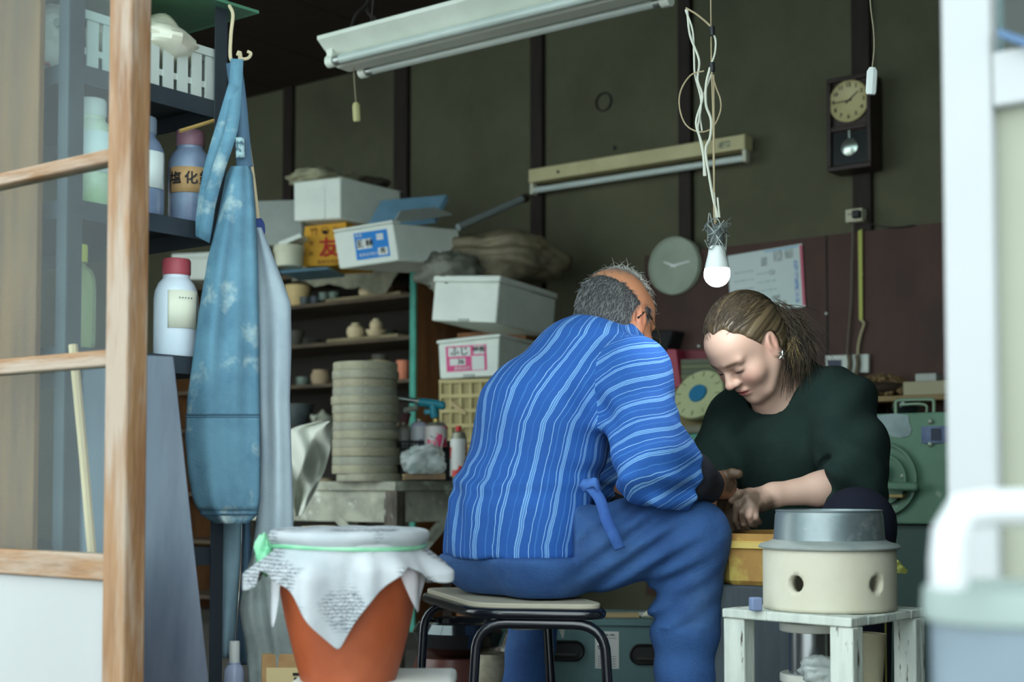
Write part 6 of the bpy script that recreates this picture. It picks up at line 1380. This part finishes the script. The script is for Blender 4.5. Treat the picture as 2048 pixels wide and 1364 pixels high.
MB().lathe([(0, .01), (.02, .01), (.02, hT*.7), (.11, hT*.7), (.11, hT*.82), (0, hT*.82)], WC+Z*zb2, 36).obj('wheel_head', M('wheel_metal', (130, 130, 126), .35, .8), pw)
# ---- white painted stand with kiln ring, pot and spool
zs2 = .479; Lc_, Nc, Rc = PZ(1463, 1215, zs2), PZ(1702, 1236, zs2), PZ(1831, 1213, zs2); Nc = low(Nc, 0); ax1 = nrm(low(Lc_, 0)-Nc); ax2 = nrm(low(Rc, 0)-Nc); bis = nrm(ax1+ax2); per = nrm(ax1-ax2); ax1, ax2 = nrm(bis+per), nrm(bis-per); SS = .285
SPW = M('scuffed_white', (204, 210, 200), .7, c2=(176, 184, 176), sc=7, stretch=(3, 3, .5), bump=.3, bsc=40, c3=(84, 76, 68), sc3=16, th3=(.62, .66))
sd = thing('plant_stand', 'scuffed white wooden stand carrying the kiln ring', 'stand', Nc)
ctr = Nc+(ax1+ax2)*SS/2
LG = .048
for i, (p, q, nm) in enumerate([(0, 0, 'leg'), (1, 0, 'leg'), (0, 1, 'leg'), (1, 1, 'leg')]):
    c = Nc+ax1*(LG/2+p*(SS-LG))+ax2*(LG/2+q*(SS-LG)); MB().box(c+Z*(zs2-.018)/2, (LG, LG*.8, zs2-.018), ax1).obj('leg', SPW, sd, bevel=.003)
for s in (0, 1):
    MB().box(Nc+ax1*SS/2+ax2*(.03+s*(SS-.06))+Z*(zs2-.009), (SS, .06, .018), ax1).obj('top_rail', SPW, sd, bevel=.003)
    MB().box(Nc+ax2*SS/2+ax1*(.03+s*(SS-.06))+Z*(zs2-.0095), (.06, SS-.121, .017), ax1, ax2).obj('top_rail', SPW, sd, bevel=.003)
MB().box(ctr+Z*.10, (SS-.03, SS-.03, .016), ax1).obj('lower_shelf', SPW, sd, bevel=.002)
kc = np.array([(1656-1024)/2844*2.80, 2.80, zs2+.001]); kk = float((kc-CAM)@FW)/FPX
KR = M('pale_stoneware', (208, 204, 186), .75, c2=(196, 190, 168), sc=4, c3=(160, 150, 120), sc3=6, th3=(.64, .76), bump=.08)
Rk, hk, tk_ = 131*kk, 119*kk, .022
kr = thing('kiln_ring', 'cream stoneware ring with round air holes on the white stand', 'stove', kc)
nA, hol = 96, []
tocam = math.atan2(-kc[1], -kc[0])
holes = [tocam+math.radians(x) for x in (-29, 43, 115, 187, 259)]; hz, hr = hk*.46, .0165
mb = MB(); zsn = np.linspace(0, hk, 17); A_ = np.linspace(0, 2*math.pi, 192, endpoint=False); G = np.zeros((17, 192, 3))
for i, z in enumerate(zsn):
    for j, t in enumerate(A_): G[i, j] = kc+np.array([Rk*math.cos(t), Rk*math.sin(t), z])
dead = set()
for i in range(16):
    for j in range(192):
        z = (zsn[i]+zsn[i+1])/2; t = A_[j]+math.pi/192
        for h_ in holes:
            dt = (t-h_+math.pi) % (2*math.pi)-math.pi
            if (dt*Rk)**2+(z-hz)**2 < (hr*.98)**2: dead.add((i, j))
def near_hole(t, z):
    for h_ in holes:
        dt = (t-h_+math.pi) % (2*math.pi)-math.pi; e = math.hypot(dt*Rk, z-hz)
        if e < hr*1.9: return h_, dt, e
    return None
mb = MB(); idx = {}
for i in range(17):
    for j in range(192):
        z, t = zsn[i], A_[j]; nh = near_hole(t, z)
        if nh and hr*.55 < nh[2] < hr*1.45:                     # snap the rim of the hole to a circle
            touch = [(a_, b_) for a_ in (i-1, i) for b_ in (j-1, j)]; fl = [((a_, b_ % 192) in dead) for a_, b_ in touch]
            if any(fl) and not all(fl): s = hr/nh[2]; t = nh[0]+nh[1]*s; z = hz+(z-hz)*s
        idx[(i, j)] = len(mb.v); mb.v.append(kc+np.array([Rk*math.cos(t), Rk*math.sin(t), z]))
mb.n = len(mb.v)
for i in range(16):
    for j in range(192):
        if (i, j) in dead: continue
        l = (j+1) % 192; mb.f.append((idx[(i, j)], idx[(i, l)], idx[(i+1, l)], idx[(i+1, j)]))
o = mb.obj('wall', KR, kr, angle=50); m_ = o.modifiers.new('thick', 'SOLIDIFY'); m_.thickness = tk_; m_.offset = -1
o = kr
pt = thing('metal_pot', 'dented galvanised metal pot upside down on the kiln ring', 'pot', kc+Z*hk); GAL = M('galvanised', (134, 144, 144), .36, .5, c2=(110, 122, 126), sc=6, c3=(170, 176, 172), sc3=9, th3=(.58, .7), bump=.05)
w1, w2, w3 = 139*kk, 107*kk, 104*kk; hp_ = 63*kk; z0 = kc+Z*(hk+.001)
MB().lathe([(w3*.9, 0), (w1, 0), (w1+.001, .003), (w1-.004, .008), (w2+.012, .012), (w2+.004, .016), (w2+.001, .017), (w3*.9, .017)], z0, 64).obj('flange', M('dusty_metal', (160, 166, 160), .6, .2, c2=(134, 144, 142), sc=7), pt)
MB().lathe([(w3*.9, .0165), (w2+.003, .0165), (w2+.002, .022), (w3*1.0+.002, hp_+.014-.012), (w3, hp_+.010), (w3-.002, hp_+.012), (w3-.004, hp_+.006), (w3-.006, hp_-.02), (0, hp_-.03)], z0, 64).obj('body', GAL, pt)
MB().tube([z0+np.array([w3*math.cos(t), w3*math.sin(t), hp_+.011]) for t in np.linspace(0, 6.283, 48, endpoint=False)], .0018, 6, closed=True).obj('rim', GAL, pt)
tag(MB().box(PZ(1511, 1208, zs2+.014), (.022, .018, .026), nrm([.8, .2, 0])).obj('blue_block', M('blue_rubber', (120, 136, 170), .7), bevel=.003), 'small blue grey rubber block on the stand corner', 'block')
sp = ctr+ax1*.02+Z*.109-np.array([.03, .0, 0]); sp = low(J(1622, 1300, 2.86), .109)
spl = thing('wire_spool', 'white spool of silver wire under the stand top', 'spool', sp); kk2 = 2.86/FPX; zf1, zf2 = J(1600, 1345, 2.86)[2], J(1600, 1262, 2.86)[2]
WSP = M('white_spool', (206, 208, 198), .5); rf_, rc2 = 62*kk2, 44*kk2
MB().lathe([(0, 0), (rf_, 0), (rf_, .018), (0, .018)], low(sp, zf2), 40).obj('flange', WSP, spl, bevel=.003); MB().lathe([(0, 0), (rf_, 0), (rf_, .018), (0, .018)], low(sp, zf1-.018), 40).obj('flange', WSP, spl, bevel=.003)
MB().lathe([(0, 0), (rc2*.95, 0), (rc2*.95, .13), (0, .13)], low(sp, zf1-.148), 30).obj('core', WSP, spl); MB().lathe([(0, 0), (rf_, 0), (rf_, .016), (0, .016)], low(sp, zf1-.164), 40).obj('flange', WSP, spl, bevel=.003)
hw_ = zf2-zf1; nt_ = 40; G = []
for i in range(nt_*2+1): G.append([low(sp, zf1+hw_*i/(nt_*2))+np.array([math.cos(t), math.sin(t), 0])*(rc2-(.0012 if i % 2 else 0)) for t in np.linspace(0, 2*math.pi, 40, endpoint=False)])
MB().grid(G, True).obj('wire_winding', M('silver_wire2', (150, 154, 156), .25, .9), spl, angle=0)
if zf1-.164 > .109+.002: tag(MB().box(low(sp, (.109+zf1-.164)/2), (.12, .12, zf1-.164-.109)).obj('wood_block', DARKWOOD, bevel=.003), 'dark wood block under the wire spool', 'block')
v, f = crumple(low(J(1650, 1345, 2.74), J(1650, 1345, 2.74)[2]), (.045, .03, .03), 81, .25, 6, n=40, m=26); tag(link('clear_wrap', v, f, M('clear_crinkle', (196, 206, 202)), angle=0), 'crinkled clear wrap draped over the wire spool', 'plastic wrap')
c0, c1_ = low(J(1728, 1500, 2.88), .11), J(1744, 1266, 2.90); rb, rt_ = 20*2.88/FPX, 29*2.9/FPX; L_ = np.linalg.norm(c1_-c0)
tag(MB().lathe([(0, 0), (rb, 0), (rt_, L_), (rt_-.002, L_+.001), (rt_-.004, L_-.004), (0, L_-.02)], c0, 30, c1_-c0).obj('paper_cone', M('cream_cone', (206, 198, 168), .7, c2=(190, 182, 150), sc=8)), 'tapered cream cone standing beside the wire spool', 'cone')
# dry leaf poking out behind the ring
LF = M('dry_leaf', (178, 180, 96), .6, c2=(150, 150, 70), sc=10); dl_ = 3.0
outl = [(1770, 1108), (1785, 1112), (1798, 1122), (1806, 1134), (1816, 1141), (1812, 1147), (1798, 1146), (1785, 1150), (1765, 1150)]
lf = thing('dry_leaf', 'yellow green dry leaf poking out behind the kiln ring', 'leaf', J(1790, 1150, dl_)); q = [J(x, y, dl_+.02*math.sin(x*.1)) for x, y in outl]
o = MB().add(q, [tuple(range(len(q)))]).obj('blade', LF, lf, smooth=False); solid(o, .001, 0); MB().tube([J(1760, 1128, dl_-.004), J(1790, 1130, dl_-.004), J(1814, 1143, dl_-.002)], .0012, 5).obj('midrib', M('leaf_rib', (140, 136, 66), .6), lf); MB().tube([J(1770, 1130, dl_), low(J(1772, 1400, dl_+.05), .02)], .0022, 6).obj('stem', MATS['leaf_rib'], lf)
# ---- green kiln on the right, teal chest with scale behind
VK = PV(1740, 826, 1e-3)[2]*0; kq = J(1738, 828, 4.35); vk = kq@V; uk = J(1712, 828, 4.37)@U; zk1 = kq[2]; zk0 = PV(1800, 1048, vk)[2]
KG = M('green_enamel', (98, 132, 108), .5, c2=(82, 114, 94), sc=4, c3=(140, 156, 140), sc3=9, th3=(.66, .72), bump=.06)
kn = thing('green_kiln', 'green painted metal kiln with lever latch and wire handle', 'kiln', B(uk, vk, 0))
bbox(uk, uk+.75, vk, vk+.5, zk0, zk1).obj('body', KG, kn, bevel=.006)
bbox(uk+.02, uk+.73, vk+.03, vk+.47, 0, zk0-.004).obj('stand', M('dark_green_stand', (58, 80, 74), .6), kn, smooth=False)
def kv(x, y, off=0): return PV(x, y, vk-off)
# bare metal patch
pp = [(1742, 832), (1752, 846), (1765, 862), (1782, 872), (1800, 876), (1818, 872), (1824, 858), (1818, 846), (1816, 830), (1790, 827)]
q = [kv(x, y, .002) for x, y in pp]; MB().add(q, [tuple(range(len(q)-1, -1, -1))]).obj('bare_patch', M('bare_metal', (132, 146, 146), .45, .5, c2=(110, 124, 124), sc=9), kn, smooth=False)
MB().box(kv(1886, 869, .003), (.13, .006, .05), U, V).obj('name_plate', M('navy_plate', (62, 74, 104), .5, c2=(96, 110, 140), sc=14), kn, smooth=False)
plate(kn, 'plate_window', kv(1872, 869, .007), U, Z, .03, .036, M('dark_plate', (36, 44, 62), .5))
hc_ = kv(1772, 960, .02)
MB().lathe([(.105, 0), (.112, 0), (.112, .012), (.105, .012)], kv(1765, 958, .004), 40, -V).obj('latch_ring', KG, kn); MB().lathe([(.07, 0), (.078, 0), (.078, .010), (.07, .010)], kv(1765, 958, .004), 40, -V).obj('latch_ring', KG, kn)
MB().lathe([(0, 0), (.03, 0), (.03, .02), (.02, .03), (0, .032)], kv(1760, 945, .002), 24, -V).obj('latch_hub', KG, kn)
MB().box(kv(1800, 973, .035), (.115, .02, .026), nrm(U-Z*.02), V).obj('lever', KG, kn, bevel=.008); MB().box(kv(1793, 992, .02), (.05, .03, .012), U, V).obj('latch_block', M('brass_worn', (150, 130, 86), .5, .4), kn, bevel=.003)
for (x, y) in ((1806, 952), (1861, 843), (1861, 888), (1762, 910)): MB().ball(kv(x, y, .004), .008, 10, 6).obj('rivet', M('worn_rivet', (160, 168, 154), .4, .3), kn)
WR = M('green_wire', (120, 140, 116), .4, .3)
MB().tube(curve_pts([kv(1792, 828, -.05), kv(1792, 806, -.05), kv(1797, 801, -.05), kv(1830, 799, -.05), kv(1862, 799, -.05), kv(1868, 804, -.05), kv(1868, 828, -.05)], 30), .006, 8).obj('wire_handle', WR, kn)
MB().tube(curve_pts([kv(1853, 828, -.15), kv(1853, 812, -.15), kv(1835, 808, -.15), kv(1800, 810, -.15)], 20), .005, 8).obj('wire_handle', WR, kn)
gk = low(kv(1812, 808, -.2), zk1+.001); tag(MB().lathe([(0, 0), (.03, 0), (.045, .025), (.04, .045), (.02, .05), (0, .052)], gk, 24).obj('dark_bowl', BGL), 'small dark glossy bowl on top of the green kiln', 'bowl')
# wall ledge with bead cover and boxes
vl = VB-.30; zl2 = PV(1820, 790, vl)[2]; ul0 = PV(1660, 790, vl)@U
lg = thing('wall_ledge', 'narrow wooden ledge on the wall above the kiln', 'shelf', B(ul0, VB-.05, zl2)); LGW = M('ledge_wood', (150, 126, 84), .7, c2=(124, 104, 70), sc=5)
bbox(ul0, ul0+1.6, vl, VB-.046, zl2-.022, zl2).obj('board', LGW, lg, bevel=.003)
for uu in (.1, 1.4): bbox(ul0+uu, ul0+uu+.03, vl+.03, VB-.046, zl2-.16, zl2-.022).obj('bracket', DARKWOOD, lg, smooth=False)
bd = thing('bead_cover', 'rolled wooden bead cover lying on the wall ledge', 'bead cover', PV(1762, 790, vl+.1)); bcen = low(PV(1765, 780, vl+.12), zl2); rs = np.random.RandomState(6)
WBD = M('wood_bead', (128, 102, 66), .5, c2=(96, 74, 48), sc=20); mb = MB()
for i in range(190):
    a, e = rs.uniform(0, 6.28), abs(rs.normal())*.6; d = nrm([math.cos(a)*math.cos(e), math.sin(a)*math.cos(e), math.sin(e)]); p = bcen+U*d[0]*.115+V*d[1]*.075+Z*(.013+d[2]*.075); mb.ball(p, .0125, 8, 6)
o = mb.obj('beads', WBD, bd); o['kind'] = 'stuff'; v, f = crumple(bcen+Z*.035, (.11, .11, .034), 91, .08, n=24, m=14, floor=zl2+.001); link('core', v, f, M('dark_core', (56, 42, 30), .8), bd, angle=0)
w0 = PV(1812, 780, vl+.06); tag(bbox(w0@U, w0@U+.42, vl+.03, vl+.15, zl2+.001, PV(1850, 762, vl+.03)[2]).obj('long_box', M('beige_long', (164, 156, 128), .7), bevel=.003), 'long beige box lying along the ledge', 'box')
w0 = PV(1838, 760, vl+.1); zq = PV(1850, 762, vl+.03)[2]; tag(bbox(w0@U, w0@U+.085, vl+.06, vl+.12, zq+.001, zq+.032).obj('small_box', M('grey_white_box', (170, 172, 164), .7), bevel=.003), 'small grey white box on top of the long beige box', 'box')
q = [PV(1652, 745, VB-.07), PV(1737, 745, VB-.07), PV(1737, 708, VB-.07), PV(1650, 711, VB-.07)]; tw = thing('switch_panel', 'white wall box with navy cover behind the shoulder', 'switch box', q[0])
MB().slab(q, V*.022).obj('body', M('white_panel', (200, 204, 194), .5), tw, bevel=.003); MB().slab([bil(q, .06, 0)-V*.004, bil(q, .38, 0)-V*.004, bil(q, .38, .72)-V*.004, bil(q, .06, .72)-V*.004], V*.004).obj('cover', M('navy_cover', (44, 52, 78), .5), tw, smooth=False)
for x in (1698, 1714): MB().tube(curve_pts([PV(x, 710, VB-.08), PV(x+2, 728, VB-.08), PV(x-2, 752, VB-.08)], 10), .010, 8).obj('plug', M('brown_plug', (96, 82, 62), .6), tw)
# teal chest with scale, red folder and papers, left of the woman
vt_ = VB-.75; tq0, tq1 = PV(1335, 850, vt_)@U, PV(1450, 850, vt_)@U; zt5 = PV(1390, 851, vt_)[2]
tl = thing('teal_chest', 'teal painted chest with a grey top behind the two people', 'chest', B(tq0, vt_, 0))
bbox(tq0, tq0+.62, vt_, vt_+.5, 0, zt5-.03).obj('body', M('teal_chest_paint', (80, 140, 120), .6, c2=(66, 118, 104), sc=5), tl, bevel=.004); bbox(tq0-.02, tq0+.64, vt_-.02, vt_+.52, zt5-.03, zt5).obj('top', M('grey_top', (112, 110, 92), .7), tl, bevel=.004)
k5 = float((PV(1396, 788, vt_+.1)-CAM)@FW)/FPX
sc3 = thing('kitchen_scale', 'cream dial scale with a blue centre tipped on the chest', 'scale', low(PV(1396, 845, vt_+.15), zt5)); dn = nrm(np.array([-.12, -1, 0])*.70+np.array([-.50, 0, .50])); dc = PV(1397, 788, vt_+.12); Rd = 56*k5
mb = MB(); mb.lathe([(0, -.03), (Rd*.96, -.03), (Rd, -.02), (Rd, 0), (Rd*.96, .004), (0, .003)], dc, 44, dn); mb.obj('dial', M('cream_dial', (186, 190, 146), .5, c2=(172, 176, 132), sc=5), sc3)
MB().lathe([(0, .003), (Rd*.36, .003), (Rd*.34, .012), (0, .013)], dc, 30, dn).obj('blue_centre', M('scale_blue', (40, 112, 150), .5), sc3)
e1_ = nrm(np.cross(dn, Z)); e2_ = np.cross(dn, e1_)
for i in range(12): a = i*math.pi/6; p = dc+dn*.005+(e1_*math.cos(a)+e2_*math.sin(a))*Rd*.82; MB().box(p, (.004, .022, .002), np.cross(dn, nrm(p-dc-dn*.005)), nrm(p-dc-dn*.005), dn).obj('tick', M('olive_tick', (120, 124, 92), .6), sc3, smooth=False)
cb2 = low(dc, zt5)+np.array([.02, .08, 0]); MB().hexa([cb2+np.array([-.11, -.08, 0]), cb2+np.array([.11, -.08, 0]), cb2+np.array([.11, .08, 0]), cb2+np.array([-.11, .08, 0])], [cb2+np.array([-.05, -.03, dc[2]-zt5]), cb2+np.array([.06, -.03, dc[2]-zt5]), cb2+np.array([.06, .05, dc[2]-zt5]), cb2+np.array([-.05, .05, dc[2]-zt5])]).obj('body', M('scale_body', (126, 112, 78), .6), sc3, bevel=.006)
tag(MB().slab([PV(1322, 775, vt_+.33), PV(1362, 775, vt_+.33), PV(1352, 698, vt_+.33), PV(1334, 698, vt_+.33)], V*.10).obj('red_folder', M('crimson', (150, 44, 66), .5), bevel=.003), 'crimson folder standing behind the dial scale', 'folder')
tag(MB().slab([PV(1358, 772, vt_+.40), PV(1450, 772, vt_+.40), PV(1450, 700, vt_+.40), PV(1354, 700, vt_+.40)], V*.04).obj('red_binder', M('dark_red', (110, 40, 48), .6), bevel=.003), 'dark red binder lying behind the papers on the chest', 'binder')
for i in range(5):
    y0 = 768-10*i; tag(MB().slab([PV(1362, y0, vt_+.34), PV(1440, y0-2, vt_+.34), PV(1440, y0-11, vt_+.34), PV(1362, y0-9, vt_+.34)], V*.05).obj('paper_stack', M('grey_paper_%d' % (i % 2), (96+12*(i % 2), 100+12*(i % 2), 84), .8)), ['bottom', 'second', 'third', 'fourth', 'topmost'][i]+' grey paper bundle behind the scale', 'paper')
zz5 = PV(1390, 773, vt_+.4)[2]; tag(bbox(PV(1318, 773, vt_+.3)@U, PV(1318, 773, vt_+.3)@U+.36, vt_+.31, vt_+.5, zt5+.001, PV(1345, 776, vt_+.33)[2]-.002).obj('wooden_riser', M('riser_wood', (120, 100, 66), .7), bevel=.003), 'wooden riser box under the folders on the chest', 'box')
tag(MB().slab([PV(1300, 720, vt_+.60), PV(1328, 720, vt_+.60), PV(1346, 660, vt_+.60), PV(1290, 660, vt_+.60)], V*.12).obj('black_bag', M('black_cloth', (34, 32, 34), .8), bevel=.01), 'black bag hanging on the wall behind the man', 'bag')
# ---- blurred foreground on the right: blue tub with a white pipe frame, outside the door
DF = .98
tbc = low(J(2010, 1300, DF), 0); zt6 = J(2000, 1215, DF)[2]; zt7 = J(2000, 1165, DF)[2]
ft = thing('water_tub', 'blurred blue grey plastic tub with a pale rim at the right edge', 'tub', tbc)
BTB = M('blue_tub', (100, 114, 124), .5, c2=(92, 106, 116), sc=3); Rt = 150*DF/FPX
MB().lathe([(0, 0), (Rt*.86, 0), (Rt*.95, zt6-.01), (Rt*.92, zt6-.01), (Rt*.82, .01), (0, .01)], tbc, 40).obj('body', BTB, ft); MB().lathe([(Rt*.90, zt6-.012), (Rt*1.04, zt6-.008), (Rt*1.06, zt6), (Rt*1.04, zt7-.004), (Rt*.9, zt7), (0, zt7)], tbc, 40).obj('lid', M('pale_lid', (124, 138, 134), .5), ft)
pf = thing('pipe_frame', 'blurred white bent pipe frame standing on the pale tub lid', 'frame', low(J(1990, 1220, DF), zt7)); a, b = J(1898, 1205, DF-.06), J(1896, 1028, DF-.06); a = low(a, zt7+.002); WPP = M('white_pipe', (172, 176, 178), .4); rp_ = 37*(DF-.06)/FPX
q = [a, b-Z*.03, b-Z*.012+np.array([.002, 0, 0]), b+np.array([.010, .001, .002]), b+np.array([.03, .003, .004]), b+np.array([.10, .01, .004]), b+np.array([.125, .012, 0]), b+np.array([.135, .013, -.02]), low(b+np.array([.136, .013, 0]), zt7+.002)]
MB().tube(q, rp_, 16).obj('pipe', WPP, pf, angle=60)
# dark strap across the pale door panel
tag(MB().slab([PV(1996, 72, VF-.03), PV(2075, 102, VF-.03), PV(2075, 84, VF-.03), PV(1996, 56, VF-.03)], V*.006).obj('blue_strap', M('blue_strap', (58, 86, 116), .6)), 'blurred dark blue strap across the upper door glass', 'strap')
